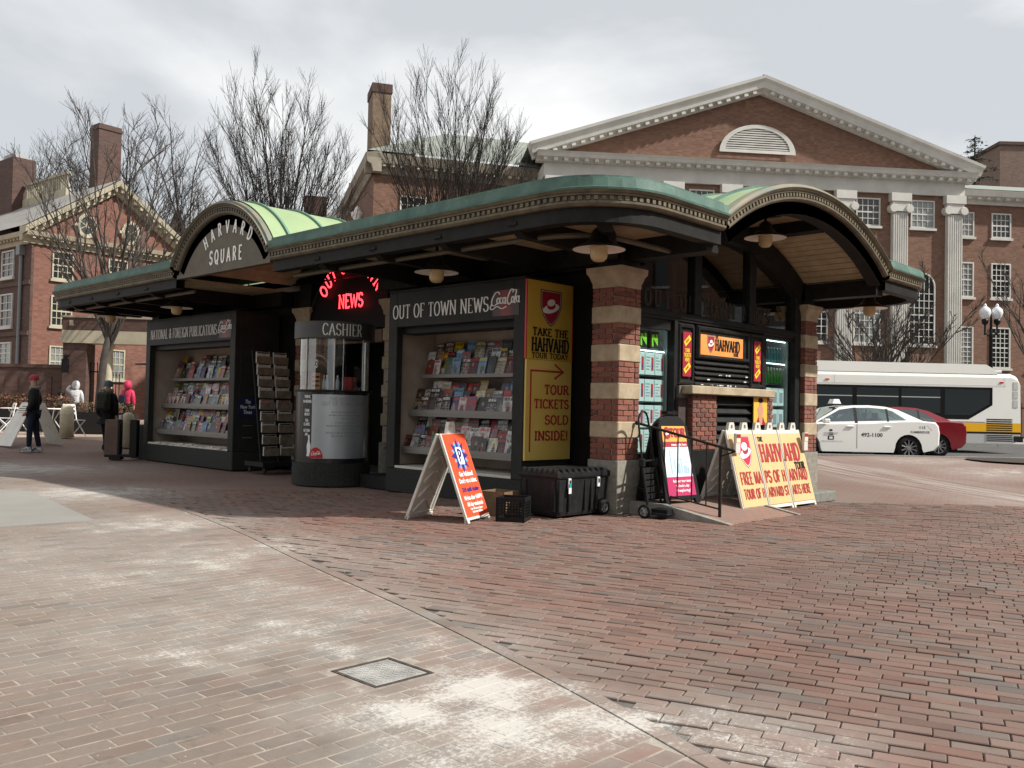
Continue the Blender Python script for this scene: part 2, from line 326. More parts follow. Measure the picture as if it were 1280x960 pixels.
def salted(t, col, k=1.0):
    g = t.n('ShaderNodeGroup', node_tree=SALT_G); return t.mix(t.math('MULTIPLY', g.outputs[0], k), col, (.47, .455, .42, 1))
TAN = [(0, (.125, .097, .08)), (.2, (.168, .132, .108)), (.5, (.19, .151, .123)), (.8, (.174, .145, .122)), (.94, (.16, .142, .125)), (1, (.095, .087, .079))]
RED = [(0, (.075, .04, .031)), (.18, (.135, .066, .048)), (.42, (.175, .088, .064)), (.62, (.19, .104, .079)), (.78, (.12, .066, .051)), (.9, (.16, .122, .101)), (1, (.085, .073, .066))]
def paver():
    m, t = newmat('brick_paver'); p = t.pos()
    r = t.math('FRACT', t.math('ADD', t.n('ShaderNodeAttribute', attribute_name='rnd').outputs['Fac'], t.math('MULTIPLY', t.n('ShaderNodeObjectInfo').outputs['Random'], 7.31)))
    zone = t.math('ADD', t.n('ShaderNodeAttribute', attribute_name='zone').outputs['Fac'], t.n('ShaderNodeAttribute', attribute_name='zone', attribute_type='OBJECT').outputs['Fac'])
    red = t.mix(t.ramp(t.noise(.45, p, 4, .6), [(.42, (0, 0, 0)), (.62, (.6, .6, .6))]), t.ramp(r, RED), (.205, .08, .054, 1))
    red = t.mix(soft_shadow_mask(t), red, (.05, .032, .027, 1))  # painted soft shadow darkens the red bricks
    col = t.mix(zone, t.ramp(r, TAN), red)
    col = t.mix(t.math('MULTIPLY', t.ramp(t.noise(1.1, p, 5, .6), [(.42, (0, 0, 0)), (.66, (.55, .55, .55))]), t.math('SUBTRACT', 1.12, zone)), col, (.2, .16, .133, 1))
    col = t.mix(t.math('MULTIPLY', t.noise(38, p, 6, .7), .5), col, (.08, .066, .057, 1))
    col = t.mix(t.ramp(t.noise(5.5, p, 7, .7), [(.55, (0, 0, 0)), (.72, (.6, .6, .6))]), col, (.07, .056, .048, 1))
    t.set('Base Color', salted(t, col, 1.0)); t.set('Roughness', .88); t.bump(t.noise(70, p, 5, .65), .35, .004); return m
M_BL = M_BR = paver()
def zone_of(kz, x, y):
    d = x - edge_x(y)
    if kz == 'L': return max(0, min(.8, .1 + .5 * sstep(-1.1, 0, d) + random.uniform(-.12, .22)))
    if kz == 'R': return max(.2, min(1, 1 - .4 * sstep(1.3, 0, d) + random.uniform(-.3, .1)))
    return .45
def bed_mat(name, c, salt):
    m, t = newmat(name); p = t.pos(); t.set('Base Color', salted(t, t.mix(t.ramp(t.noise(7, p, 7, .7), [(.38, (0, 0, 0)), (.62, (1, 1, 1))]), c4(c), c4([x * .45 for x in c])), salt)); t.set('Roughness', .95); t.bump(t.noise(120, p, 5), .4, .004); return m
M_MORT = bed_mat('pale_mortar', (.29, .25, .205), 1.0); M_JOINT = bed_mat('dark_joint', (.055, .042, .035), 1.0)
def far_brick(name, c1, c2, mc, ang, bw=.22, bh=.1, salt=.9):
    m, t = newmat(name); p = t.pos(); mp = t.n('ShaderNodeMapping', {'Vector': p, 'Rotation': (0, 0, ang)}).outputs[0]
    b = t.n('ShaderNodeTexBrick', {'Vector': mp, 'Color1': c4(c1), 'Color2': c4(c2), 'Mortar': c4(mc), 'Scale': 1, 'Mortar Size': .007, 'Brick Width': bw, 'Row Height': bh, 'Bias': -.1})
    col = t.mix(t.ramp(t.noise(.6, p, 6, .6), [(.4, (0, 0, 0)), (.68, (.65, .65, .65))]), b.outputs[0], (.18, .14, .118, 1))
    t.set('Base Color', salted(t, col, salt)); t.set('Roughness', .9); t.bump(t.noise(40, p, 5), .3, .006); return m
M_FAR = far_brick('distant_red_paving', (.19, .105, .082), (.15, .095, .076), (.085, .065, .055), radians(73))
M_ASPH = mat('asphalt', (.055, .055, .057), .9, c2=(.085, .083, .08), ns=2, bump=.3, bs=90, world=True)
M_CONC = mat('pavement_concrete', (.33, .31, .28), .9, c2=(.26, .245, .225), ns=3, bump=.2, bs=80, world=True)
M_GRAN = mat('granite_kerb', (.30, .295, .28), .8, c2=(.22, .215, .205), ns=30, bump=.2, world=True)
M_EARTH = mat('ground_far', (.16, .145, .125), .95, world=True)
# ---------------------------------------------------------------- ground sheets
def dz(a, d, dzv=0): 
    p = CAM_P + RH * a + FH * d; return (p.x, p.y, gz(p.x, p.y) + dzv)
def cam_pt(a, d, z): p = CAM_P + RH * a + FH * d; return (p.x, p.y, z)
ROAD_D0, ROAD_D1, ROAD_Z = 23.6, 37.0, .12
mb = MB(); mb.quad((-600, -600, -.35), (600, -600, -.35), (600, 600, -.35), (-600, 600, -.35)); obj('ground', mb, M_EARTH, kind='structure')
mb = MB()
A = [-70, -40, -26] + [-20 + i for i in range(46)] + [32, 45, 70]; D = [-10 + i * 1.0 for i in range(34)] + [ROAD_D0]
def grid(mb, A, D, zf):
    n = len(A); base = len(mb.v); mb.add([zf(a, d) for d in D for a in A], [(j * n + i, j * n + i + 1, (j + 1) * n + i + 1, (j + 1) * n + i) for j in range(len(D) - 1) for i in range(n - 1)])
grid(mb, A, D, lambda a, d: dz(a, d, -.02)); plaza = obj('plaza_paving', mb, M_FAR, kind='structure')
mb = MB(); grid(mb, [-70, -40, -30, -24, -20, -16, -12, -8, -4], [ROAD_D0, 26, 28, 30, 34, 40, 50, 62], lambda a, d: dz(a, d, -.02)); obj('forecourt_paving', mb, mat('forecourt_brick', (.27, .19, .15), .9, c2=(.33, .26, .21), ns=1.5, bump=.2, world=True), kind='structure')
mb = MB(); grid(mb, [-4, 10, 30, 48], [ROAD_D0, 30, ROAD_D1], lambda a, d: cam_pt(a, d, ROAD_Z)); obj('road', mb, M_ASPH, kind='structure')
def cbar(mb, a0, a1, d0, d1, z0, z1):     # bar in camera-parallel street axes
    v = [cam_pt(a, d, z) for z in (z0, z1) for d in (d0, d1) for a in (a0, a1)]
    mb.add(v, [(0, 2, 3, 1), (4, 5, 7, 6), (0, 1, 5, 4), (2, 6, 7, 3), (0, 4, 6, 2), (1, 3, 7, 5)])
mb = MB(); cbar(mb, -4, 48, ROAD_D1 + .02, 70, -.1, ROAD_Z + .14); obj('pavement', mb, M_CONC, kind='structure')
mb = MB()
for i in range(26): cbar(mb, -4 + i * 2.0, -4 + i * 2.0 + 1.985, ROAD_D1 - .15, ROAD_D1, -.1, ROAD_Z + .146)
obj('kerb', mb, M_GRAN, kind='structure')
mb = MB()
for i in range(26): cbar(mb, -4 + i * 2.0, -4 + i * 2.0 + 1.985, ROAD_D0 - .16, ROAD_D0 + .01, -.1, .285)
obj('plaza_kerb', mb, M_GRAN, kind='structure')
# ---------------------------------------------------------------- brick paving
EDGE = smooth([(-2.6, 19), (-3.0, 12), (-3.35, 7), (-3.85, 3.6), (-4.28, 1.37), (-4.72, -.4), (-5.09, -2.03), (-5.32, -2.94), (-5.64, -4.07), (-5.97, -5.05), (-6.4, -6.2), (-7.4, -9)], 6)
def edge_x(y):
    for (x0, y0), (x1, y1) in zip(EDGE, EDGE[1:]):
        if y0 >= y >= y1: return x0 + (x1 - x0) * (y0 - y) / ((y0 - y1) or 1e-6)
    return EDGE[0][0] if y > 0 else EDGE[-1][0]
def in_view(x, y, far):
    d = (x - CAM_P.x) * FH.x + (y - CAM_P.y) * FH.y; a = (x - CAM_P.x) * RH.x + (y - CAM_P.y) * RH.y
    return 2.3 < d < far and abs(a) < .61 * d + .9, d
HATCH = (-6.40, -6.04, -3.50, -3.14)
def brick_verts(L, Wd, c=.006, h=.05):
    v = []
    for z, i in ((-h, 0), (-c, 0), (0, c)):
        a, b = L / 2 - i, Wd / 2 - i; v += [(-a, -b, z), (a, -b, z), (a, b, z), (-a, b, z)]
    f = [(8, 9, 10, 11)]
    for r in (0, 1):
        for j in range(4): k = (j + 1) % 4; f.append((r * 4 + j, r * 4 + k, r * 4 + 4 + k, r * 4 + 4 + j))
    return v, f
def pave(zone, ang, L, Wd, joint, far, uv0, hj=None):
    hj = joint if hj is None else hj
    ca, sa = cos(ang), sin(ang); out = []
    # range in rotated frame
    for j in range(-260, 260):
        w = j * (Wd + joint)
        for i in range(-130, 130):
            u = i * (L + hj) + (.5 * (L + hj) if j % 2 else 0) + random.Random(j * 7).uniform(-.03, .03)
            x, y = u * ca - w * sa + uv0[0], u * sa + w * ca + uv0[1]
            if zone == 'R': x += .025 * sin(y * .9 + 1) + .012 * sin(y * 2.3)
            ok, d = in_view(x, y, far)
            if not ok: continue
            e = edge_x(y)
            Lb = L
            if zone == 'L':
                lim = min(e, edge_x(y - .05), edge_x(y + .05)) - .1; xl = x - L / 2
                if xl + .04 > lim: continue
                if x + L / 2 > lim: Lb = lim - xl; x = xl + Lb / 2
            if zone == 'R' and x < e + .005: continue
            if HATCH[0] - .06 < x < HATCH[1] + .06 and HATCH[2] - .03 < y < HATCH[3] + .03: continue
            if x > .6 and y > .6: continue          # under the kiosk
            out.append((x, y, ang + (.02 * sin(x * 1.3 + y * .7) if zone == 'R' else 0), d, Lb))
    return out
BR = [('L', p) for p in pave('L', 0, .209, .094, .0085, 17, (.03, .02), .008)] + [('R', p) for p in pave('R', radians(-72), .205, .086, .008, 13.5, (.05, .03), .004)]
ey_ = 3.4                                              # border course along the edge
acc = 0
for (x0, y0), (x1, y1) in zip(EDGE, EDGE[1:]):
    seg = hypot(x1 - x0, y1 - y0); a = atan2(y1 - y0, x1 - x0)
    while acc < seg:
        x, y = x0 + (x1 - x0) * acc / seg, y0 + (y1 - y0) * acc / seg; ok, d = in_view(x, y, 13)
        if ok: BR.append(('E', (x + .047 * sin(a), y - .047 * cos(a), a, d, .212)))
        acc += .218
    acc -= seg
BR = [b if len(b[1]) == 5 else b for b in BR]
BR.sort(key=lambda b: b[1][3])
near_me = {}
for kz, m in (('L', M_BL), ('R', M_BR), ('E', M_BL)):
    for q in range(3):
        v, f = brick_verts(.209 if kz != 'R' else .205, .094 if kz != 'R' else .087, (.0015, .002, .0028)[q] if kz != 'R' else (.003, .004, .005)[q]); me = bpy.data.meshes.new('brick'); me.from_pydata(v, [], f); me.materials.append(m); near_me[kz, q] = me
for n_, (kz, (x, y, a, d, Lb)) in enumerate(BR[:300]):
    o = link('brick', near_me[kz, n_ % 3], plaza)
    o['zone'] = float(zone_of(kz, x, y))
    sc_ = Lb / (.205 if kz == 'R' else .209)
    k = .06 if kz != 'R' else 2.4
    o.matrix_local = TR(x + random.uniform(-.0015, .0015) * k, y + random.uniform(-.0015, .0015) * k, random.uniform(-.0018, .0018) * k + (.004 if kz == 'E' else 0)) @ RZ(a + random.uniform(-.008, .008) * k) @ Matrix.Rotation(random.uniform(-.006, .006) * k, 4, 'X') @ Matrix.Rotation(random.uniform(-.006, .006) * k, 4, 'Y') @ Matrix.Diagonal((sc_, 1, 1, 1))
for kz, m, nm in (('L', M_BL, 'tan_brick_field'), ('R', M_BR, 'red_brick_field'), ('E', M_BL, 'brick_border')):
    V, Fc, RN, ZN = [], [], [], []
    for (kk, (x, y, a, d, Lb)) in BR[300:]:
        if kk != kz: continue
        k = 1 if kz != 'R' else 2.6; w = .094 if kz != 'R' else .087
        v, f = brick_verts(Lb * random.uniform(.985, 1.0), w * random.uniform(.96, 1.0), .002 if kz != 'R' else .004); n = len(V); ca, sa = cos(a + random.uniform(-.008, .008) * k), sin(a)
        k2 = .06 if kz != 'R' else 2.6; tx, ty, dzv = random.uniform(-.006, .006) * k2, random.uniform(-.012, .012) * k2, random.uniform(-.0015, .0018) * k2
        for px, py, pz in v: V.append((x + px * ca - py * sa, y + px * sa + py * ca, pz + px * tx + py * ty + dzv + (.004 if kz == 'E' else 0)))
        Fc += [tuple(i + n for i in q) for q in f]; RN += [random.random()] * len(f); ZN += [zone_of(kz, x, y)] * len(f)
    me = bpy.data.meshes.new(nm); me.from_pydata(V, [], Fc); me.materials.append(m); at_ = me.attributes.new('rnd', 'FLOAT', 'FACE'); at_.data.foreach_set('value', RN); at_ = me.attributes.new('zone', 'FLOAT', 'FACE'); at_.data.foreach_set('value', ZN)
    link(nm, me, plaza, kind='stuff')
# mortar bed of the tan field, flush with its bricks
mb = MB(); pts = [p for p in EDGE if p[1] < 14]
for (x0, y0), (x1, y1) in zip(pts, pts[1:]): mb.quad((x0 - .1, y0, -.0012), (x0 - 14, y0, -.0012), (x1 - 14, y1, -.0012), (x1 - .1, y1, -.0012))
obj('mortar_bed', mb, M_MORT, plaza)
mb = MB(); mb.quad(cam_pt(-2.6, 2.0, -.011), cam_pt(2.6, 2.0, -.011), cam_pt(9.0, 13.4, -.011), cam_pt(-9.0, 13.4, -.011)); obj('joint_bed', mb, M_JOINT, plaza)
# old concrete slab set in the paving
mb = MB(); q = [gpix(-60, 609), gpix(40, 614.5), gpix(118, 650.5), gpix(-60, 663)]
mb.loft([[(p.x, p.y, -.03) for p in reversed(q)], [(p.x, p.y, .003) for p in reversed(q)]], False, True)
m, t = newmat('slab_concrete'); t.set('Base Color', salted(t, t.mix(t.noise(2.5, t.pos(), 6), (.17, .165, .15, 1), (.23, .22, .2, 1)), .35)); t.set('Roughness', .9)
obj('concrete_slab', mb, m, kind='structure')
mb = MB(); q = gpix(1292, 591); mb.add([(q.x + 1.5 * cos(2 * pi * i / 24), q.y + 1.5 * sin(2 * pi * i / 24), gz(q.x, q.y) + .01) for i in range(24)], [tuple(range(24))]); obj('tree_pit', mb, mat('dark_pit_gravel', (.045, .036, .03), .95, c2=(.07, .058, .05), ns=30), kind='structure')
# utility hatch
M_STEEL = mat('worn_checker_steel', (.27, .265, .25), .5, .25, c2=(.42, .41, .385), ns=9, world=True)
h = thing('utility_hatch', 'square steel checker-plate hatch set in the tan brick paving', 'hatch', ((HATCH[0] + HATCH[1]) / 2, (HATCH[2] + HATCH[3]) / 2, 0))
s = .155; mb = MB(); mb.box(-s, s, -s, s, -.02, .0); obj('plate', mb, M_STEEL, h)
mb = MB()
for i in range(11):
    for j in range(11):
        x, y = -s + .026 + i * .026, -s + .026 + j * .026; a = pi / 4 if (i + j) % 2 else -pi / 4
        mb.cbox(-.011, .011, -.0028, .0028, 0, .0025, .001, M=TR(x, y, .0001) @ RZ(a))
obj('tread_pattern', mb, M_STEEL, h, kind='stuff')
M_IRON = mat('dark_cast_iron', (.05, .048, .045), .6, .5, c2=(.12, .09, .07), ns=20, world=True)
for k, (x0, x1, y0, y1) in enumerate(((-.18, .18, -.18, -.16), (-.18, .18, .16, .18), (-.18, -.16, -.16, .16), (.16, .18, -.16, .16))):
    mb = MB(); mb.box(x0, x1, y0, y1, -.03, .002 + k * .0002); obj('rim', mb, M_IRON, h)
# ---------------------------------------------------------------- kiosk
M_COPPER = mat('verdigris_copper', (.045, .105, .086), .62, c2=(.085, .165, .132), ns=2.2, dirt=.6, bump=.08, bs=30)
M_VAULT = mat('pale_verdigris', (.215, .30, .15), .6, c2=(.26, .34, .18), ns=1.2, dirt=.2)
M_SEAM = mat('seam_green', (.10, .2, .15), .6)
M_CORN = mat('tan_painted_iron', (.15, .125, .078), .6, c2=(.085, .071, .045), ns=5, dirt=.6)
M_BROWN = mat('bronze_brown_paint', (.105, .086, .055), .6, c2=(.08, .066, .042), ns=4, dirt=.4)
M_BLACK = mat('black_green_iron', (.01, .0098, .009), .6, c2=(.016, .015, .0135), ns=7)
M_BOARD = mat('tan_soffit_board', (.43, .335, .205), .6, c2=(.34, .26, .155), ns=3, dirt=.45)
M_STONE = mat('buff_sandstone', (.40, .325, .22), .85, c2=(.30, .24, .16), ns=6, bump=.25, bs=50, dirt=.3)
M_PBRK = None
m, t = newmat('pillar_brick'); M_PBRK = m
r = t.n('ShaderNodeObjectInfo').outputs['Random']; col = t.ramp(r, [(0, (.12, .04, .028)), (.4, (.17, .055, .036)), (.75, (.215, .075, .046)), (1, (.085, .034, .027))])
col = t.mix(t.ramp(t.noise(30, t.pos(), 5, .7), [(.5, (0, 0, 0)), (.8, (.5, .5, .5))]), col, (.3, .2, .15, 1)); t.set('Base Color', col); t.set('Roughness', .85); t.bump(t.noise(90, t.pos(), 5), .4, .004)
M_PMOR = mat('pillar_mortar', (.36, .305, .25), .95, c2=(.27, .23, .19), ns=20)
M_PLIN = mat('rough_granite', (.25, .235, .195), .9, c2=(.17, .16, .135), ns=12, bump=.6, bs=45, dirt=.4)
kiosk = thing('news_kiosk', 'brick and copper newsstand kiosk with arched green roof and wide eaves', 'kiosk')
W_, YC, LEN = 5.6, 6.8, 13.6
EX0, EX1, EY0, EY1, EZ = -1.9, 7.5, -1.33, 14.93, 3.63
SX0, SX1, SAP = .33, 5.27, 4.36          # short arch
LY0, LY1, LAP = 5.2, 8.4, 4.53           # long arch
# --- brick piers
def brick_course(par, x0, y0, s, z, h, flip):
    g = .009; L1 = .21; Wd = .095
    for k in range(4):                   # four sides, pinwheel
        M = TR(x0 + s / 2, y0 + s / 2, 0) @ RZ(k * pi / 2)
        xs = -s / 2; first = True; seq = [L1, L1, s - 2 * L1 - Wd - 3 * g + g] if not flip else [Wd + .01, L1, L1 - .02]
        for ln in seq:
            if xs + ln > s / 2 - Wd - g * .5: ln = s / 2 - Wd - g - xs
            if ln < .03: break
            key = (round(ln, 3), round(h, 3))
            if key not in brick_course.c:
                b = MB(); b.cbox(0, ln, 0, Wd, 0, h - g, .004); brick_course.c[key] = b.mesh('brick', M_PBRK)
            o = link('brick', brick_course.c[key], par); o.matrix_local = M @ TR(xs, -s / 2 + random.uniform(-.001, .001), z); xs += ln + g
brick_course.c = {}
BANDS = [(.956, 1.167), (1.446, 1.656), (1.926, 2.146), (2.416, 2.636)]
def pier(x0, y0, s=.44, zb=0, full=True, plinth=.676):
    p = bpy.data.objects.new('pier', None); COL.objects.link(p); p.parent = kiosk
    b = MB(); i = .02
    b.box(x0 + i, x0 + s - i, y0 + i, y0 + s - i, .1, 2.88); obj('mortar_core', b, M_PMOR, p)
    o_ = .022; b = MB(); b.cbox(x0 - o_, x0 + s + o_, y0 - o_, y0 + s + o_, 0, plinth, .008); obj('plinth', b, M_PLIN, p)
    segs = [(plinth, .956), (1.167, 1.446), (1.656, 1.926), (2.146, 2.416), (2.636, 2.87)]
    if full:
        q = 0
        for z0, z1 in segs:
            h = (z1 - z0) / 4
            for c in range(4): brick_course(p, x0, y0, s, z0 + c * h + .004, h, q % 2); q += 1
    for z0, z1 in BANDS:
        b = MB(); o2 = .01; b.cbox(x0 - o2, x0 + s + o2, y0 - o2, y0 + s + o2, z0, z1, .012); obj('stone_band', b, M_STONE, p)
    b = MB(); prof = [(0, 2.87), (.005, 2.93), (.02, 2.97), (.035, 3.02), (.062, 3.06), (.066, 3.13), (.0, 3.13)]
    b.loft([[(x0 - o, y0 - o, z), (x0 + s + o, y0 - o, z), (x0 + s + o, y0 + s + o, z), (x0 - o, y0 + s + o, z)] for o, z in prof], True, True); obj('capital', b, M_STONE, p)
    b = MB(); b.box(x0 + .04, x0 + s - .04, y0 + .04, y0 + s - .04, 3.13, 3.6); obj('post_head', b, M_BLACK, p)
    return p
pier(0.03, 0.02); pier(W_ - .48, 0.02)
pier(.52, 7.72, .46, full=True); pier(.52, 5.0, .46, full=False); pier(0.02, LEN - .5, full=False); pier(W_ - .48, LEN - .5, full=False)
# --- roof outline
def outline(off=0.0, r=1.0):
    x0, x1, y0, y1 = EX0 + off, EX1 - off, EY0 + off, EY1 - off; R = r - off; P = []
    for cx, cy, a0 in ((x0 + R, y0 + R, 180), (x1 - R, y0 + R, 270), (x1 - R, y1 - R, 0), (x0 + R, y1 - R, 90)):
        P.append([(cx + R * cos(radians(a0 + 90 * i / 10)), cy + R * sin(radians(a0 + 90 * i / 10))) for i in range(11)])
    return P
OC = outline()
def seglin(p, q, n): return [(p[0] + (q[0] - p[0]) * i / n, p[1] + (q[1] - p[1]) * i / n) for i in range(n)]
SEGS = {  # plan polylines between the arches, walking so the outside is on the right-hand side
 'near': [(EX0, LY0)] + OC[0] + [(SX0, EY0)],
 'right': [(SX1, EY0)] + OC[1] + [(EX1, LY0)],
 'backr': [(EX1, LY1)] + OC[2] + [(SX1, EY1)],
 'backl': [(SX0, EY1)] + OC[3] + [(EX0, LY1)]}
def sweep(mb, path, prof, frames):
    mb.loft([[tuple(Vector(p) + Vector(o) * a + Vector(u) * b) for a, b in prof] for p, (o, u) in zip(path, frames)], closed=False)
def plan_frames(pl):
    fr = []
    for i in range(len(pl)):
        a = pl[max(i - 1, 0)]; b = pl[min(i + 1, len(pl) - 1)]; d = Vector((b[0] - a[0], b[1] - a[1], 0)).normalized()
        fr.append((Vector((d.y, -d.x, 0)), Vector((0, 0, 1))))
    return fr
def arch_xz(c0, c1, apex, z0, n=40):
    hs = (c1 - c0) / 2; rise = apex - z0; R = (hs * hs + rise * rise) / (2 * rise); c = (c0 + c1) / 2; zc = apex - R; a = math.asin(hs / R)
    return [(c + R * sin(-a + 2 * a * i / n), zc + R * cos(-a + 2 * a * i / n), -a + 2 * a * i / n) for i in range(n + 1)], c, zc, R, a
SA, SC, SZC, SR, SAA = arch_xz(SX0, SX1, SAP, EZ); LA, LC, LZC, LR, LAA = arch_xz(LY0, LY1, LAP, EZ + .04)
P_COP = [(.025, -.005), (.03, .018), (.0, .03), (-.01, .125), (-.05, .138), (-.4, .15)]
P_CORN = [(.02, -.005), (.0, -.03), (-.02, -.035), (-.02, -.055), (-.055, -.06), (-.055, -.11), (-.028, -.115), (-.03, -.14), (-.055, -.165), (-.12, -.17)]
P_BEAM = [(-.1, -.165), (-.1, -.33), (-.26, -.33), (-.26, -.14)]
roof = bpy.data.objects.new('roof', None); COL.objects.link(roof); roof.parent = kiosk
PATHS = []
for k, pl in SEGS.items():
    pl2 = []
    for a, b in zip(pl, pl[1:]): pl2 += seglin(a, b, max(1, int(hypot(b[0] - a[0], b[1] - a[1]) / .5)))
    pl2.append(pl[-1]); PATHS.append((k, [(x, y, EZ) for x, y in pl2], plan_frames(pl2)))
PATHS.append(('front_arch', [(x, EY0, z) for x, z, a in SA], [(Vector((0, -1, 0)), Vector((sin(a), 0, cos(a)))) for x, z, a in SA]))
PATHS.append(('sign_arch', [(EX0, y, z) for y, z, a in reversed(LA)], [(Vector((-1, 0, 0)), Vector((0, sin(a), cos(a)))) for y, z, a in reversed(LA)]))
PATHS.append(('rear_arch', [(x, EY1, z) for x, z, a in reversed(SA)], [(Vector((0, 1, 0)), Vector((sin(a), 0, cos(a)))) for x, z, a in reversed(SA)]))
PATHS.append(('side_arch', [(EX1, y, z) for y, z, a in LA], [(Vector((1, 0, 0)), Vector((0, sin(a), cos(a)))) for y, z, a in LA]))
for k, path, fr in PATHS:
    arch = 'arch' in k; cm = M_BROWN if k in ('sign_arch',) else M_CORN
    b = MB(); sweep(b, path, [(x, y * (.4 if arch else 1)) for x, y in P_COP], fr); obj('copper_fascia', b, M_COPPER if not arch else mat('faded_copper_edge', (.13, .145, .11), .6, c2=(.2, .17, .115), ns=3), roof)
    b = MB(); sweep(b, path, P_CORN, fr); obj('cornice', b, cm if k != 'near' else M_CORN, roof)
    b = MB(); sweep(b, path, P_BEAM, fr); obj('edge_beam', b, M_BLACK, roof)
    # dentils
    b = MB(); L_acc = 0
    for (p0, f0), (p1, f1) in zip(zip(path, fr), zip(path[1:], fr[1:])):
        p0, p1 = Vector(p0), Vector(p1); sl_ = (p1 - p0).length; t_ = (p1 - p0).normalized()
        while L_acc < sl_:
            c = p0 + t_ * L_acc; o_, u_ = Vector(f0[0]), Vector(f0[1]); vs = []
            for uu in (-.108, -.064):
                for oo in (-.055, -.024):
                    for tt in (-.022, .022): vs.append(tuple(c + o_ * oo + u_ * uu + t_ * tt))
            b.add(vs, [(0, 2, 3, 1), (4, 5, 7, 6), (0, 1, 5, 4), (2, 6, 7, 3), (0, 4, 6, 2), (1, 3, 7, 5)]); L_acc += .086
        L_acc -= sl_
    obj('dentils', b, cm, roof, kind='stuff')
# --- roof skins: main vault along the kiosk, cross vaults, flat side strips
def vault(prof, axis, s0, s1, name, m, dr=0.0, n=2):
    b = MB(); rings = []
    for s_ in [s0 + (s1 - s0) * i / n for i in range(n + 1)]:
        rings.append([((c + sin(a) * dr), s_, z + cos(a) * dr) if axis == 'Y' else (s_, (c + sin(a) * dr), z + cos(a) * dr) for c, z, a in prof])
    b.loft(rings, closed=False); return obj(name, b, m, roof, smooth=True)
main = vault(SA, 'Y', EY0 + .1, EY1 - .1, 'main_vault', M_VAULT, .06); cross = vault(LA, 'X', EX0 + .1, EX1 - .1, 'cross_vault', M_VAULT, .075)
def seam(prof, axis, s_, par, dr):
    b = MB(); r = []
    for dd, w in ((dr, -.02), (dr + .035, -.02), (dr + .035, .02), (dr, .02)): r.append([((c + sin(a) * dd), s_ + w, z + cos(a) * dd) if axis == 'Y' else (s_ + w, (c + sin(a) * dd), z + cos(a) * dd) for c, z, a in prof])
    b.loft(r, closed=False); obj('standing_seam', b, M_SEAM if axis == 'X' else M_COPPER, par)
vault(SA, 'Y', EY0 + .3, EY1 - .3, 'vault_ceiling', M_BLACK, -.1)
for i in range(22): seam(SA, 'Y', EY0 + .45 + i * .7, main, .06)
for i in range(12): seam(LA, 'X', EX0 + .4 + i * .78, cross, .075)
for k in SEGS:
    b = MB(); pl = [(x, y) for x, y, z in [p for kk, p, f in PATHS if kk == k][0]]
    if k == 'near': poly = pl + [(SX0, LY0)]
    elif k == 'right': poly = pl + [(SX1, LY0)]
    elif k == 'backr': poly = pl + [(SX1, LY1)]
    else: poly = pl + [(SX0, LY1)]
    ins = []
    cx, cy = sum(p[0] for p in poly) / len(poly), sum(p[1] for p in poly) / len(poly)
    ins = [(x + (cx - x) * .02, y + (cy - y) * .02) for x, y in poly]
    b.loft([[(x, y, 3.70) for x, y in ins], [(x, y, 3.785) for x, y in ins]], True, True); obj('roof_deck', b, M_COPPER, roof)
# --- soffit boards under the flat strips
def xs_outline_y(x, off):     # where the boards stop at the near end
    R = 1.0 - off; cx0, cx1 = EX0 + 1.0, EX1 - 1.0
    if x < cx0: dx = cx0 - x
    elif x > cx1: dx = x - cx1
    else: dx = 0
    if dx >= R: return 1.0
    return R - sqrt(max(R * R - dx * dx, 0))
BW = .14
for x_a, x_b in ((EX0 + .24, SX0 + .05), (SX1 - .05, EX1 - .24)):
    x = x_a
    while x < x_b:
        w = min(BW, x_b - x) - .006; s_ = xs_outline_y(x + w / 2 - (w / 2 if x < 2 else -w / 2), .22)
        for y0, y1 in ((EY0 + .22 + s_, LY0 - .02), (LY1 + .02, EY1 - .22 - s_)):
            b = MB(); b.box(x, x + w, y0, y1, 3.47 + random.uniform(-.002, .002), 3.495); obj('soffit_board', b, M_BOARD, roof)
        x += BW
# boards lining the vaults (front bay and sign bay)
def line_vault(prof, c, zc, R, a, axis, s0, s1, nb, dr):
    for i in range(nb):
        a0 = -a + 2 * a * i / nb + .0016; a1 = -a + 2 * a * (i + 1) / nb - .0016; b = MB(); rr = R - dr; v = []
        for q in (a0, a1):
            for r_ in (rr, rr - .022):
                for s_ in (s0, s1): v.append((c + r_ * sin(q), s_, zc + r_ * cos(q)) if axis == 'Y' else (s_, c + r_ * sin(q), zc + r_ * cos(q)))
        b.add(v, [(0, 1, 3, 2), (4, 6, 7, 5), (0, 4, 5, 1), (2, 3, 7, 6), (0, 2, 6, 4), (1, 5, 7, 3)]); obj('soffit_board', b, M_BOARD, roof)
line_vault(SA, SC, SZC, SR, SAA, 'Y', EY0 + .25, .2, 34, .14)
line_vault(LA, LC, LZC, LR, LAA, 'X', EX0 + .28, .5, 26, .15)
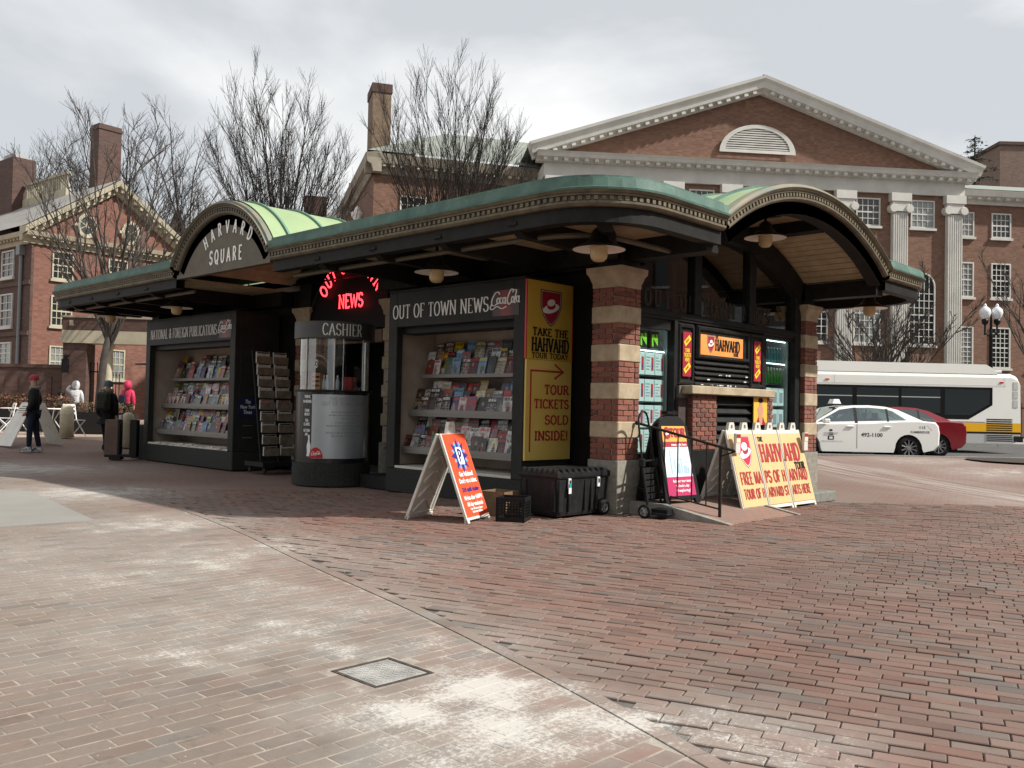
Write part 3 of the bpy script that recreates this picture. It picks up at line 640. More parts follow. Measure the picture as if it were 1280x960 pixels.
# purlins, springer beams, rafters with scrolled ends, conduit
def rib(prof, c, zc, R, axis, s0, s1, r0, r1, a0, a1, name, n=24, m=None):
    b = MB(); rings = []
    for q in [a0 + (a1 - a0) * i / n for i in range(n + 1)]:
        rings.append([((c + r_ * sin(q), s_, zc + r_ * cos(q)) if axis == 'Y' else (s_, c + r_ * sin(q), zc + r_ * cos(q))) for r_, s_ in ((r0, s0), (r0, s1), (r1, s1), (r1, s0))])
    b.loft(rings, True, True); obj(name, b, m or M_BLACK, roof)
rib(SA, SC, SZC, SR, 'Y', EY0 + .1, EY0 + .3, SR - .15, SR - .33, -SAA, SAA, 'arch_rib')
rib(SA, SC, SZC, SR, 'Y', .06, .22, SR - .2, SR - .5, -SAA, SAA, 'arch_rib')
for q in (-.16, .15):
    rib(SA, SC, SZC, SR, 'Y', EY0 + .3, .1, SR - .165, SR - .34, q - .018, q + .018, 'purlin', 1)
for x in (SX0 - .02, SX1 + .02):
    b = MB(); b.box(x - .13, x + .13, EY0 + .2, LY0, 3.22, 3.47); obj('springer_beam', b, M_BLACK, roof)
def rafter(y):
    b = MB(); o = (0, y - .06, 0); pl = [(-1.74, 3.30), (-1.66, 3.245), (-1.5, 3.24), (.5, 3.2), (.5, 3.47), (-1.74, 3.47), (-1.8, 3.42), (-1.82, 3.36)]
    b.loft([[(x, y - .06, z) for x, z in pl], [(x, y + .06, z) for x, z in pl]], True, True); obj('rafter', b, M_BLACK, roof)
for y in (.15, 1.42, 2.72, 4.02, 9.6, 10.9, 12.2, 13.4): rafter(y)
b = MB(); b.loft([[(x, y - .06, z) for x, y, z in [(-1.35, -.8, 3.3), (-1.3, -.85, 3.24), (.2, .25, 3.2), (.2, .25, 3.47), (-1.4, -.8, 3.47)]], [(x - .06, y + .06, z) for x, y, z in [(-1.35, -.8, 3.3), (-1.3, -.85, 3.24), (.2, .25, 3.2), (.2, .25, 3.47), (-1.4, -.8, 3.47)]]], True, True); obj('hip_rafter', b, M_BLACK, roof)
for ya_, yb_ in ((.3, LY0 - .05), (LY1 + .05, LEN - .3)): b = MB(); b.box(.34, .58, ya_, yb_, 3.2, 3.47); obj('wall_beam', b, M_BLACK, roof)
cp = [(-1.45, 14.0, 3.27), (-1.45, LY1, 3.27)]; b = MB(); b.tube(cp, .032, 8); obj('conduit', b, M_BROWN, roof)
b = MB(); b.tube([(-1.45, LY0 - .05, 3.27), (-1.45, .3, 3.27)] + [(-.85 - .6 * cos(radians(q)), .3 - .9 * sin(radians(q)), 3.27) for q in range(15, 91, 15)] + [(.2, -.6, 3.27)], .032, 8); obj('conduit', b, M_BROWN, roof)
# --- sign arch tympanum with its white letters
inner = LR - .15; a_in = math.acos(max(-1, min(1, (3.5 - LZC) / inner)))
pl = [(LC + inner * sin(-a_in + 2 * a_in * i / 28), LZC + inner * cos(-a_in + 2 * a_in * i / 28)) for i in range(29)]
b = MB(); b.loft([[(x, y, z) for y, z in pl] for x in (EX0 + .1, EX0 + .16)], True, True)
ty = obj('name_panel', b, M_BROWN, roof); M_WHITE = mat('white_enamel', (.8, .79, .75), .5, dirt=.15)
FX = ((0, -1, 0), (0, 0, 1))      # frame of a surface that faces -X
FY = ((1, 0, 0), (0, 0, 1))       # frame of a surface that faces -Y
mbt, w = stroke_text('HARVARD', .2, 'bold', .66, .95, arc=(0, 0, 1.32, radians(90)), align='c'); lay_text('lettering', mbt, M_WHITE, ty, (EX0 + .1, 6.62, 2.74), *FX, off=.008)
mbt, w = stroke_text('SQUARE', .215, 'bold', .66, .55, align='c'); lay_text('lettering', mbt, M_WHITE, ty, (EX0 + .1, 6.66, 3.59), *FX, off=.008)
b = MB(); b.box(EX0 + .08, EX0 + .18, LY0 + .06, LY1 - .06, 3.44, 3.505); obj('panel_sill', b, M_BROWN, roof)
# --- pendant lamps
M_SHADE = mat('black_lamp_enamel', (.012, .012, .012), .35); M_SHW = mat('white_lamp_enamel', (.78, .74, .66), .4); M_JAR = mat('frosted_amber_jar', (.42, .31, .16), .25)
def lamp(x, y, z):
    p = bpy.data.objects.new('pendant_lamp', None); COL.objects.link(p); p.parent = kiosk; p.location = (x, y, z)
    b = MB(); b.lathe([(.30, 0), (.295, .012), (.16, .075), (.10, .13), (.085, .2), (.05, .24), (.02, .25), (.018, .5)], 24, cap1=True); obj('lamp_shade', b, M_SHADE, p, True)
    b = MB(); b.lathe([(.297, .0), (.28, .004), (.1, .035), (.0, .04)], 24); obj('reflector', b, M_SHW, p, True)
    b = MB(); b.lathe([(.1, .03), (.1, -.06), (.09, -.1), (.06, -.13), (.0, -.14)], 16); obj('glass_jar', b, M_JAR, p, True)
for q in ((-1.15, -.57, 3.1), (-1.1, 2.24, 3.1), (-1.1, 9.83, 3.1), (-1.1, 12.95, 3.1), (2.75, -.5, 3.83), (6.15, -.62, 3.13)): lamp(*q)
# --- walls
M_WALL = mat('dark_painted_wall', (.007, .007, .0065), .6, c2=(.011, .0105, .0095), ns=3)
b = MB(); b.box(.62, .74, .45, 4.9, 0, 3.5); obj('side_wall', b, M_WALL, kiosk)
b = MB(); b.box(.62, .74, 8.2, LEN - .4, 0, 3.5); obj('side_wall', b, M_WALL, kiosk)
b = MB(); b.box(W_ - .3, W_ - .18, .45, LEN - .4, 0, 3.5); obj('side_wall', b, M_WALL, kiosk)
b = MB(); b.box(.5, W_ - .5, LEN - .35, LEN - .25, 0, 3.9); obj('rear_wall', b, M_WALL, kiosk)
b = MB(); b.box(1.9, 2.0, .5, LEN - .4, 0, 3.5); obj('partition', b, M_WALL, kiosk)
b = MB(); b.box(.62, W_ - .3, .3, LEN - .3, -.02, .13); obj('kiosk_floor', b, mat('kiosk_floor', (.05, .048, .045), .7), kiosk)
# ---------------------------------------------------------------- short front of the kiosk
M_FRAME = mat('black_window_frame', (.01, .0105, .0105), .5, c2=(.017, .017, .0165), ns=9)
m, t = newmat('window_glass'); M_GLASS = m
t.t.nodes.remove(t.b); fr_ = t.n('ShaderNodeLayerWeight', {'Blend': .5}); tr = t.n('ShaderNodeBsdfTransparent', {'Color': (.84, .88, .87, 1)}); gl = t.n('ShaderNodeBsdfGlossy', {'Roughness': .02, 'Color': (1, 1, 1, 1)})
ms = t.n('ShaderNodeMixShader', {0: t.math('MULTIPLY_ADD', t.math('POWER', fr_.outputs['Facing'], 4.0), .85, .15), 1: tr.outputs[0], 2: gl.outputs[0]}); t.t.links.new(ms.outputs[0], t.t.nodes['Material Output'].inputs[0])
front = bpy.data.objects.new('shop_front', None); COL.objects.link(front); front.parent = kiosk
def fb(name, x0, x1, y0, y1, z0, z1, m=M_FRAME, par=None, c=0):
    b = MB(); (b.cbox(x0, x1, y0, y1, z0, z1, c) if c else b.box(x0, x1, y0, y1, z0, z1)); return obj(name, b, m, par or front)
fb('transom_rail', .48, 5.12, .12, .26, 2.555, 2.68, c=.01); fb('transom_rail', .48, 5.12, .105, .14, 2.60, 2.645)
for x0, x1 in ((1.92, 2.1), (3.47, 3.66)): fb('mullion', x0, x1, .13, .27, 2.68, SZC + SR - .42, c=.008)
fb('jamb', 4.93, 5.12, .1, .27, 0.13, 3.4, c=.008); fb('jamb', .48, .56, .1, .27, .13, 3.4)
def atop(x): return SZC + sqrt((SR - .45) ** 2 - (x - SC) ** 2)
for x0, x1 in ((.56, 1.92), (2.1, 3.47), (3.66, 4.93)):
    pl = [(x0, 2.68), (x1, 2.68)] + [(x1 + (x0 - x1) * i / 8, atop(x1 + (x0 - x1) * i / 8)) for i in range(9)]
    b = MB(); b.add([(x, .2, z) for x, z in pl], [tuple(range(len(pl)))]); obj('pane', b, M_GLASS, front)
M_GOLD = mat('dim_gilt_letters', (.03, .026, .02), .5)
xg = .8
for ch_ in 'OUT OF TOWN NEWS':
    mbt, w = stroke_text(ch_, .22, 'slab', .8, .5)
    if ch_ != ' ': lay_text('glass_letter', mbt, M_GOLD, front, (xg, .2, 2.73), *FY, off=.004)
    xg += (GL[ch_][0] + .5) * .8 * .22
# glazed lower bays
for x0, x1, zt in ((.56, 1.38, 2.42), (3.95, 4.93, 2.5)):
    b = MB(); b.quad((x0, .2, .75), (x1, .2, .75), (x1, .2, zt), (x0, .2, zt)); obj('pane', b, M_GLASS, front)
    fb('pane_rail', x0, x1, .15, .24, zt, 2.56); fb('stall_riser', x0, x1, .12, .28, .13, .75)
fb('post', 1.38, 1.46, .1, .27, .13, 2.56)
def panel_frame(x0, x1, z0, z1, y=.12, t_=.07):
    fb('panel_back', x0, x1, y, y + .08, z0, z1)
    pl = [(0, 0), (t_ * .35, -.035), (t_ * .8, -.03), (t_, .0)]; b = MB()
    b.loft([[(x0 + i, y + o, z0 + i), (x1 - i, y + o, z0 + i), (x1 - i, y + o, z1 - i), (x0 + i, y + o, z1 - i)] for i, o in pl]); obj('panel_moulding', b, M_FRAME, front)
panel_frame(1.47, 1.88, 1.69, 2.54); panel_frame(1.95, 3.42, 2.07, 2.54); panel_frame(3.44, 3.86, 1.69, 2.54); fb('post', 3.86, 3.95, .1, .27, .13, 2.56)
M_SLAT = mat('weathered_black_slat', (.03, .03, .03), .45, c2=(.02, .02, .02), ns=5)
for i in range(5):
    z = 1.70 + i * .075; b = MB(); b.loft([[(x, .1, z), (x, .115, z - .012), (x, .2, z + .06), (x, .185, z + .072)] for x in (1.93, 3.43)], True, True); obj('louvre_slat', b, M_SLAT, front)
fb('louvre_back', 1.9, 3.45, .21, .25, 1.66, 2.08)
M_CHIP = mat('bare_primer', (.6, .6, .58), .7)
b = MB(); rr = random.Random(3)
for i in range(16):
    x = rr.uniform(2.0, 3.35); z = rr.choice((1.70, 1.70, 1.775, 1.85)); w = rr.uniform(.015, .07); b.box(x, x + w, .094, .1, z - .006, z + rr.uniform(.004, .012))
obj('paint_chips', b, M_CHIP, front, kind='stuff')
fb('counter_stone', 1.50, 3.84, -.12, .2, 1.552, 1.672, M_STONE, c=.012)
cp_ = bpy.data.objects.new('counter_pier', None); COL.objects.link(cp_); cp_.parent = kiosk
def wall_bricks(par, x0, x1, y0, y1, z0, z1, n):
    b = MB(); b.box(x0 + .012, x1 - .012, y0 + .015, y1, z0, z1); obj('mortar_core', b, M_PMOR, par); h = (z1 - z0) / n
    for c in range(n):
        x = x0 if c % 2 == 0 else x0 - .1
        while x < x1 - .02:
            a, e = max(x, x0), min(x + .2, x1)
            if e - a > .03:
                key = (round(e - a, 3), round(h, 3), 'w')
                if key not in brick_course.c: q = MB(); q.cbox(0, e - a - .009, 0, .09, 0, h - .009, .004); brick_course.c[key] = q.mesh('brick', M_PBRK)
                o = link('brick', brick_course.c[key], par); o.location = (a, y0 + rr.uniform(-.002, .002), z0 + c * h + .004)
            x += .21
wall_bricks(cp_, 1.66, 2.3, -.03, .2, .78, 1.552, 12); fb('stone_end', 1.44, 1.66, .05, .2, 1.50, 1.67, mat('dark_stone', (.12, .11, .095), .8, c2=(.08, .075, .065), ns=6))
wall_bricks(cp_, 3.72, 3.96, -.03, .2, .78, 1.552, 12); fb('stall_riser', 1.44, 3.96, -.03, .25, .13, .78, M_FRAME, c=.01); fb('dark_jamb', 1.44, 1.66, .06, .2, .78, 1.5, mat('dark_old_brick', (.05, .03, .025), .85, c2=(.03, .02, .018), ns=12))
for i in range(6):
    z = .80 + i * .125; b = MB(); b.loft([[(x, .0, z), (x, .02, z - .02), (x, .13, z + .09), (x, .11, z + .11)] for x in (2.3, 3.72)], True, True); obj('louvre_slat', b, M_SLAT, front)
fb('louvre_back', 2.3, 3.72, .15, .19, .78, 1.56)
# --- printed panels on the front
M_ORANGE = mat('orange_print', (.78, .27, .06), .45, c2=(.72, .33, .1), ns=2); M_CRIM = mat('crimson_print', (.30, .012, .03), .5); M_YEL = mat('yellow_print', (.80, .60, .02), .5); M_INK = mat('black_ink', (.012, .011, .012), .55)
M_CREAM = mat('cream_print', (.72, .60, .40), .5); M_REDINK = mat('dark_red_ink', (.33, .015, .02), .55); M_WINK = mat('white_ink', (.78, .78, .76), .5); M_SILV = mat('grey_ink', (.45, .44, .43), .5)
def shield(w, h):
    return [(-w / 2, h), (-w * .49, h * .55), (-w * .36, h * .28), (-w * .18, h * .1), (0, 0), (w * .18, h * .1), (w * .36, h * .28), (w * .49, h * .55), (w / 2, h)]
def flat(poly, z=0.0): m_ = MB(); m_.add([(x, y, z) for x, y in poly], [tuple(range(len(poly)))]); return m_
def ell(cx, cy, rx, ry, rot=0, n=20): return [(cx + rx * cos(2 * pi * i / n) * cos(rot) - ry * sin(2 * pi * i / n) * sin(rot), cy + rx * cos(2 * pi * i / n) * sin(rot) + ry * sin(2 * pi * i / n) * cos(rot)) for i in range(n)]
def crest(par, o, fr, w, h, off, red=M_CRIM, edge=M_SILV):
    """maroon shield with a tilted white straw hat"""
    lay_text('crest_border', flat(shield(w, h)), M_INK, par, o, *fr, off=off); sh = [(x * .93, y * .94 + h * .035) for x, y in shield(w, h)]
    lay_text('crest_line', flat(sh), edge, par, o, *fr, off=off + .0007); sh = [(x * .87, y * .9 + h * .055) for x, y in shield(w, h)]
    lay_text('crest_field', flat(sh), red, par, o, *fr, off=off + .0014)
    lay_text('hat_brim', flat(ell(0, h * .5, w * .40, h * .125, .25)), M_WINK, par, o, *fr, off=off + .0021)
    lay_text('hat_band', flat(ell(.01 * w, h * .57, w * .2, h * .1, .2)), red, par, o, *fr, off=off + .0028)
    lay_text('hat_crown', flat(ell(-.0 * w, h * .66, w * .19, h * .095, .2)), M_WINK, par, o, *fr, off=off + .0035)
b = MB(); b.box(2.03, 3.21, .095, .11, 2.13, 2.42); hs = obj('tour_sign', b, M_ORANGE, front)
crest(hs, (2.3, .095, 2.165), FY, .19, .25, .003)
mbt, w = stroke_text('HAHVAHD', .16, 'slab', .66, .1); lay_text('lettering', mbt, M_INK, hs, (2.42, .095, 2.21), *FY, off=.004)
mbt, w = stroke_text('THE', .035, 'slab', .9, .1); lay_text('lettering', mbt, M_INK, hs, (2.42, .095, 2.385), *FY, off=.004)
mbt, w = stroke_text('TOUR', .045, 'slab', .9, .1); lay_text('lettering', mbt, M_INK, hs, (2.93, .095, 2.15), *FY, off=.004)
for x in (1.57, 3.54):
    b = MB(); b.box(x, x + .21, .085, .1, 1.80, 2.42); st_ = obj('ticket_strip', b, M_CRIM, front)
    for z in (2.30, 1.92):
        tk = ell(0, 0, .01, .01); a = radians(38); pl = [(-.085, -.038), (.085, -.038), (.085, .038), (-.085, .038)]; pl = [(px * cos(a) - py * sin(a), px * sin(a) + py * cos(a)) for px, py in pl]
        lay_text('ticket', flat(pl), M_YEL, st_, (x + .105, .085, z), *FY, off=.003)
        mbt, w = stroke_text('TICKET', .032, 'bold', .7, .1, align='c'); lay_text('lettering', mbt, M_REDINK, st_, (x + .105 + .012 * sin(a), .085, z - .012), (cos(a), 0, sin(a)), (-sin(a), 0, cos(a)), off=.005)
    for i, s_ in enumerate(('TOUR', 'TICKETS', 'HERE!')):
        mbt, w = stroke_text(s_, .048, 'bold', .66, .08, align='c'); lay_text('lettering', mbt, M_YEL, st_, (x + .105, .085, 2.14 - i * .065), *FY, off=.003)
b = MB(); b.box(3.33, 3.74, -.035, -.022, 1.13, 1.55); ps = obj('poster', b, mat('amber_poster', (.80, .42, .05), .5), front)
lay_text('poster_figure', flat([(-.13, .0), (-.05, .12), (-.1, .24), (-.04, .3), (-.05, .36), (.0, .4), (.06, .36), (.05, .3), (.09, .22), (.05, .12), (.14, 0)]), mat('poster_skin', (.5, .26, .17), .5), ps, (3.535, -.035, 1.13), *FY, off=.003)
lay_text('poster_hair', flat(ell(.0, .375, .075, .04)), M_INK, ps, (3.535, -.035, 1.13), *FY, off=.004); lay_text('poster_dress', flat([(-.15, 0), (-.06, .13), (-.02, .0)]), M_CRIM, ps, (3.535, -.035, 1.13), *FY, off=.0045); lay_text('poster_dress', flat([(.05, 0), (.07, .13), (.16, .0)]), M_CRIM, ps, (3.535, -.035, 1.13), *FY, off=.0045)
# --- lit drinks coolers behind the lower panes
M_TUBE = mat('cooler_light_tube', (.8, 1, .97), .5, emit=4, ecol=(.75, 1, .97)); M_COOL = mat('cooler_liner', (.30, .34, .34), .6); M_SHELF = mat('wire_shelf', (.2, .22, .22), .4, .5)
def cooler(x0, x1, lab):
    c = thing('drinks_cooler', lab, 'cooler', (x0, .215, .13), 0, 'lit drinks coolers'); w = x1 - x0; b = MB()
    b.box(0, w, .5, .54, 0, 2.42); b.box(0, .03, 0, .5, 0, 2.42); b.box(w - .03, w, 0, .5, 0, 2.42); b.box(.03, w - .03, 0, .5, 2.38, 2.42); obj('cabinet', b, M_COOL, c)
    for z in (.62, .95, 1.30, 1.66, 2.02): b = MB(); b.box(.03, w - .03, .06, .5, z - .012, z); obj('shelf', b, M_SHELF, c)
    for zz in (2.36, 1.99): b = MB(); b.tube([(.05, .035, zz), (w - .05, .035, zz)], .008, 8); obj('light_tube', b, M_TUBE, c)
    return c
cooler(.58, 1.40, 'tall lit drinks cooler behind the glass beside the near brick pier'); cooler(3.98, 4.90, 'tall lit drinks cooler behind the glass beside the far brick pier')
M_CART = mat('pale_blue_carton', (.50, .70, .70), .6, c2=(.58, .78, .77), ns=6); M_PRNT = mat('grey_carton_print', (.25, .33, .38), .6); M_BLUE = mat('blue_label', (.02, .05, .2), .5); M_REDL = mat('red_label', (.5, .03, .05), .5)
cn = ['topmost', 'second', 'third', 'bottom']
for r_, z in enumerate((1.795, 1.435, 1.085, .755)):
    for k in range(3):
        x = .68 + k * .226; c = thing('drink_carton', 'pale blue drink carton, %s row of the near cooler, %s' % (cn[r_], ('beside the pier', 'middle', 'away from the pier')[k]), 'carton', (x, .245, z), 0, 'pale blue drink cartons in the cooler')
        h_ = .3; b = MB(); b.cbox(0, .214, 0, .25, 0, h_, .004); obj('box', b, M_CART, c)
        lay_text('bottle_print', flat([(.14, .06), (.19, .06), (.19, .24), (.14, .24)]), M_REDL, c, (0, 0, 0), *FY, off=.002); lay_text('bottle_print', flat([(.15, .07), (.175, .1), (.185, .17), (.16, .13)]), M_BLUE, c, (0, 0, 0), *FY, off=.003)
        b = MB()
        for i in range(5): b.add([(.02, .07 + i * .04, 0), (.02 + .06 + .04 * ((i * 7 + k) % 3) / 2, .07 + i * .04, 0), (.02 + .06 + .04 * ((i * 7 + k) % 3) / 2, .085 + i * .04, 0), (.02, .085 + i * .04, 0)], [(0, 1, 2, 3)])
        lay_text('print_lines', b, M_PRNT, c, (0, 0, 0), *FY, off=.002)
M_CAN = mat('black_can_pack', (.02, .025, .02), .35); M_LIME = mat('lime_print', (.25, .75, .03), .5)
for k in range(2):
    c = thing('can_pack', 'black can pack with lime scrawl on the top cooler shelf, %s' % ('nearer the pier' if k == 0 else 'farther from the pier'), 'can pack', (.78 + k * .26, .26, 2.152), 0, 'can packs in the cooler')
    b = MB(); b.cbox(0, .2, 0, .25, 0, .25, .01); obj('pack', b, M_CAN, c); b = MB(); b.add([(.03, .04, 0), (.07, .03, 0), (.06, .15, 0), (.17, .04, 0), (.17, .2, 0), (.12, .21, 0), (.12, .14, 0), (.08, .2, 0), (.03, .19, 0)], [tuple(range(9))]); lay_text('scrawl', b, M_LIME, c, (0, 0, 0), *FY, off=.002)
def bottle(x, y, z, h, m, lab, grp):
    c = thing('drink_bottle', lab, 'bottle', (x, y, z), 0, grp); b = MB(); b.lathe([(.03, 0), (.033, .02), (.033, h * .55), (.03, h * .62), (.013, h * .82), (.013, h * .95)], 10, cap0=True, cap1=True); obj('body', b, m, c, True)
    b = MB(); b.lathe([(.015, h * .93), (.015, h)], 8, cap1=True); obj('cap', b, M_WINK, c)
M_TEAL = mat('teal_bottle', (.02, .16, .17), .2); M_GRNB = mat('green_bottle', (.04, .28, .05), .2)
for k in range(8): bottle(4.08 + k * .1, .30, 2.16, .23, M_TEAL, 'teal drink bottle on the upper shelf of the cooler by the far pier', 'teal bottles in the far cooler')
for k in range(8): bottle(4.08 + k * .1, .30, 1.80, .26, M_GRNB, 'bright green drink bottle on the second shelf of the cooler by the far pier', 'green bottles in the far cooler')
for r_, z in enumerate((1.435, 1.085)):
    for k in range(4):
        c = thing('drink_carton', 'grey-blue drink carton in the cooler by the far pier, %s row' % ('upper' if r_ == 0 else 'lower'), 'carton', (4.06 + k * .2, .26, z), 0, 'cartons in the far cooler, row %d' % (r_ + 1)); b = MB(); b.cbox(0, .19, 0, .25, 0, .29, .004); obj('box', b, M_CART, c)
        lay_text('print_block', flat([(.04, .05), (.15, .05), (.15, .22), (.04, .22)]), M_PRNT, c, (0, 0, 0), *FY, off=.002)
# ---------------------------------------------------------------- magazine display cases
M_CASE = mat('charcoal_painted_steel', (.02, .0215, .02), .5, c2=(.028, .0285, .026), ns=4, dirt=.3); M_LINER = mat('beige_liner', (.40, .33, .27), .7, c2=(.33, .27, .22), ns=2.5, dirt=.25); M_BASE = mat('dark_granite_base', (.034, .036, .034), .6, c2=(.018, .019, .018), ns=40, dirt=.3)
M_SHLF = mat('grey_metal_shelf', (.2, .19, .18), .5, .3); M_LEDGE = mat('pale_sill', (.55, .52, .46), .6)
MAGC = [('white-covered', (.58, .58, .56), 4), ('black-covered', (.015, .015, .018), 5), ('grey-covered', (.12, .125, .13), 2.5), ('beige-covered', (.34, .27, .17), 1.5), ('red-covered', (.36, .015, .018), 1.6), ('navy-covered', (.015, .04, .15), 1.8), ('yellow-covered', (.62, .43, .015), 1.3), ('brown-covered', (.1, .055, .03), 2.6), ('sky-blue-covered', (.12, .28, .46), 1.4), ('green-covered', (.04, .12, .03), 1.2)]
def mag_material(nm, c0):
    m, t = newmat('magazine_' + nm); g = t.n('ShaderNodeTexCoord').outputs['Generated']; s_ = t.n('ShaderNodeSeparateXYZ', {0: g}); x, z = s_.outputs[0], s_.outputs[2]
    r = t.n('ShaderNodeObjectInfo').outputs['Random']; r2 = t.math('FRACT', t.math('MULTIPLY', r, 17.3)); r3 = t.math('FRACT', t.math('MULTIPLY', r, 53.7))
    off = t.n('ShaderNodeVectorMath', {0: g, 1: t.n('ShaderNodeCombineXYZ', {0: t.math('MULTIPLY', r, 40), 1: t.math('MULTIPLY', r2, 40), 2: 0.0}).outputs[0]}, operation='ADD').outputs[0]
    base = t.mix(t.ramp(t.noise(3, off, 4), [(.4, (0, 0, 0)), (.65, (.8, .8, .8))]), c4(c0), c4([x_ * .3 + .01 for x_ in c0]))
    fig = t.ramp(r2, [(0, (.02, .02, .024)), (.25, (.24, .14, .09)), (.42, (.3, .03, .03)), (.52, (.07, .08, .11)), (.7, (.18, .14, .11)), (.85, (.4, .4, .4))], 'CONSTANT')
    head = t.ramp(r3, [(0, (.45, .02, .02)), (.3, (.012, .012, .012)), (.55, (.6, .6, .58)), (.8, (.03, .06, .2)), (.92, (.55, .42, .03))], 'CONSTANT')
    nzv = t.noise(5, off, 4); dx = t.math('SUBTRACT', x, t.math('MULTIPLY_ADD', r3, .3, .35)); dz_ = t.math('SUBTRACT', z, .34); d = t.math('ADD', t.math('MULTIPLY', t.math('MULTIPLY', dx, dx), 8.5), t.math('MULTIPLY', t.math('MULTIPLY', dz_, dz_), 4.5))
    f1 = t.math('LESS_THAN', t.math('ADD', d, t.math('MULTIPLY', nzv, 1.3)), .98); col = t.mix(f1, base, t.mix(t.noise(9, off, 3), fig, (.02, .02, .02, 1)))
    hz0 = t.math('SUBTRACT', z, .62); fh = t.math('LESS_THAN', t.math('ADD', t.math('MULTIPLY', t.math('MULTIPLY', dx, dx), 30), t.math('MULTIPLY', t.math('MULTIPLY', hz0, hz0), 34)), .42); col = t.mix(t.math('MULTIPLY', fh, t.math('LESS_THAN', r2, .55)), col, (.3, .19, .13, 1))
    band = t.math('MULTIPLY', t.math('GREATER_THAN', z, .80), t.math('LESS_THAN', z, .95)); lets = t.math('GREATER_THAN', t.noise(16, off, 1), .47); inx = t.math('MULTIPLY', t.math('GREATER_THAN', x, .08), t.math('LESS_THAN', x, .92))
    col = t.mix(t.math('MULTIPLY', t.math('MULTIPLY', band, lets), inx), col, head)
    lines = t.math('MULTIPLY', t.math('GREATER_THAN', t.math('SINE', t.math('MULTIPLY', z, 70)), .3), t.math('GREATER_THAN', t.noise(22, off, 1), .54))
    col = t.mix(t.math('MULTIPLY', lines, t.math('LESS_THAN', z, .7)), col, head)
    t.set('Base Color', col); t.set('Roughness', .35); return m
mag_me = []; MAGW = []
for nm, c0, wt in MAGC:
    mm = mag_material(nm, c0)
    for w, h in ((.2, .27), (.185, .25), (.21, .285)):
        b = MB(); b.box(-w / 2, w / 2, 0, .006, 0, h); mag_me.append((nm, w, b.mesh('magazine', mm))); MAGW.append(wt)
def pick_mag(): return random.choices(mag_me, MAGW)[0]
def display_case(y0, y1, label, case_words, grp_words, nrow):
    c = thing('display_case', label, 'display case', (0, 0, 0)); xf, xb = -.4, .55; ow = .2
    def part(n, m, *bx, cc=.006, par=None): b = MB(); b.cbox(*bx, cc); return obj(n, b, m, par or c)
    part('base', M_BASE, xf, xb, y0, y1, 0, .36, cc=.012); part('sill', M_LEDGE, xf + .01, xb, y0 + ow, y1 - ow, .362, .40)
    part('frame_post', M_CASE, xf, xf + .12, y0, y0 + ow, .362, 3.03); part('frame_post', M_CASE, xf, xf + .12, y1 - ow, y1, .362, 3.03)
    fa = part('fascia', M_CASE, xf, xf + .1, y0 + ow, y1 - ow, 2.5, 3.03); part('shutter_box', mat('shutter_black', (.012, .012, .012), .5), xf + .11, xf + .4, y0 + ow, y1 - ow, 2.4, 2.95)
    part('side_panel', M_CASE, xf + .12, xb, y0, y0 + .05, .362, 3.03); part('side_panel', M_CASE, xf + .12, xb, y1 - .05, y1, .362, 3.03); part('top_panel', M_CASE, xf, xb, y0, y1, 3.032, 3.06)
    part('liner', M_LINER, xb - .06, xb - .02, y0 + .06, y1 - .06, .40, 3.0); part('liner', M_LINER, xf + .13, xb - .06, y1 - .09, y1 - .052, .40, 3.0); part('liner', M_LINER, xf + .13, xb - .06, y0 + .052, y0 + .09, .40, 3.0)
    tiers = [(1.78, .06), (1.185, -.07), (.62, -.19)]
    for ti, (z, x) in enumerate(tiers):
        ya, yb = y0 + .1, y1 - .13 - (.12 if ti == 0 else 0)
        part('shelf', M_SHLF, x, xb - .06, ya, yb, z - .03, z, cc=.004); b = MB(); b.box(x - .004, x + .002, ya, yb, z - .034, z + .018); obj('shelf_lip', b, M_SHLF, c)
        if ti: b = MB(); b.box(x + .0, x + .008, ya, yb, z + .018, z + .07); obj('pocket_front', b, mat('smoky_pocket', (.2, .19, .17), .3), c)
        for k in range(1, nrow): b = MB(); b.box(x + .1 * k, xb - .065, ya + .01, yb - .01, z + .125 * k - .135 if k > 1 else z + .001, z + .125 * k - .01); obj('riser_step', b, M_LINER, c)
        for k in range(nrow):
            y = ya + .1
            while y < yb - .1:
                nm, w, me = pick_mag()
                if random.random() < (.04 if k == 0 else .12): y += .16; continue
                lab = '%s magazine in the %s row of the %s shelf of the %s case' % (nm, ('front', 'middle', 'back')[k], ('top', 'middle', 'bottom')[ti], case_words)
                o = link('magazine', me); o.matrix_world = TR(x + .05 + .1 * k + random.uniform(-.022, .01), y + w / 2, z + .125 * k + .001) @ RZ(-pi / 2 + random.uniform(-.12, .12)) @ Matrix.Rotation(-.24 + random.uniform(-.09, .05), 4, 'X') @ Matrix.Rotation(random.gauss(0, .03), 4, 'Y')
                tag(o, lab, 'magazine', lab.replace('magazine', 'magazines', 1)); y += w * random.uniform(.72, 1.04)
    return c, fa
c1, fa1 = display_case(1.26, 4.13, 'charcoal magazine display case with the yellow tour panel on its end', 'yellow-ended', 'a', 3)
c2, fa2 = display_case(8.82, 12.72, 'charcoal magazine display case lettered national and foreign publications', 'foreign publications', 'b', 3)
M_SIGNW = mat('sign_letter_white', (.72, .72, .69), .5)
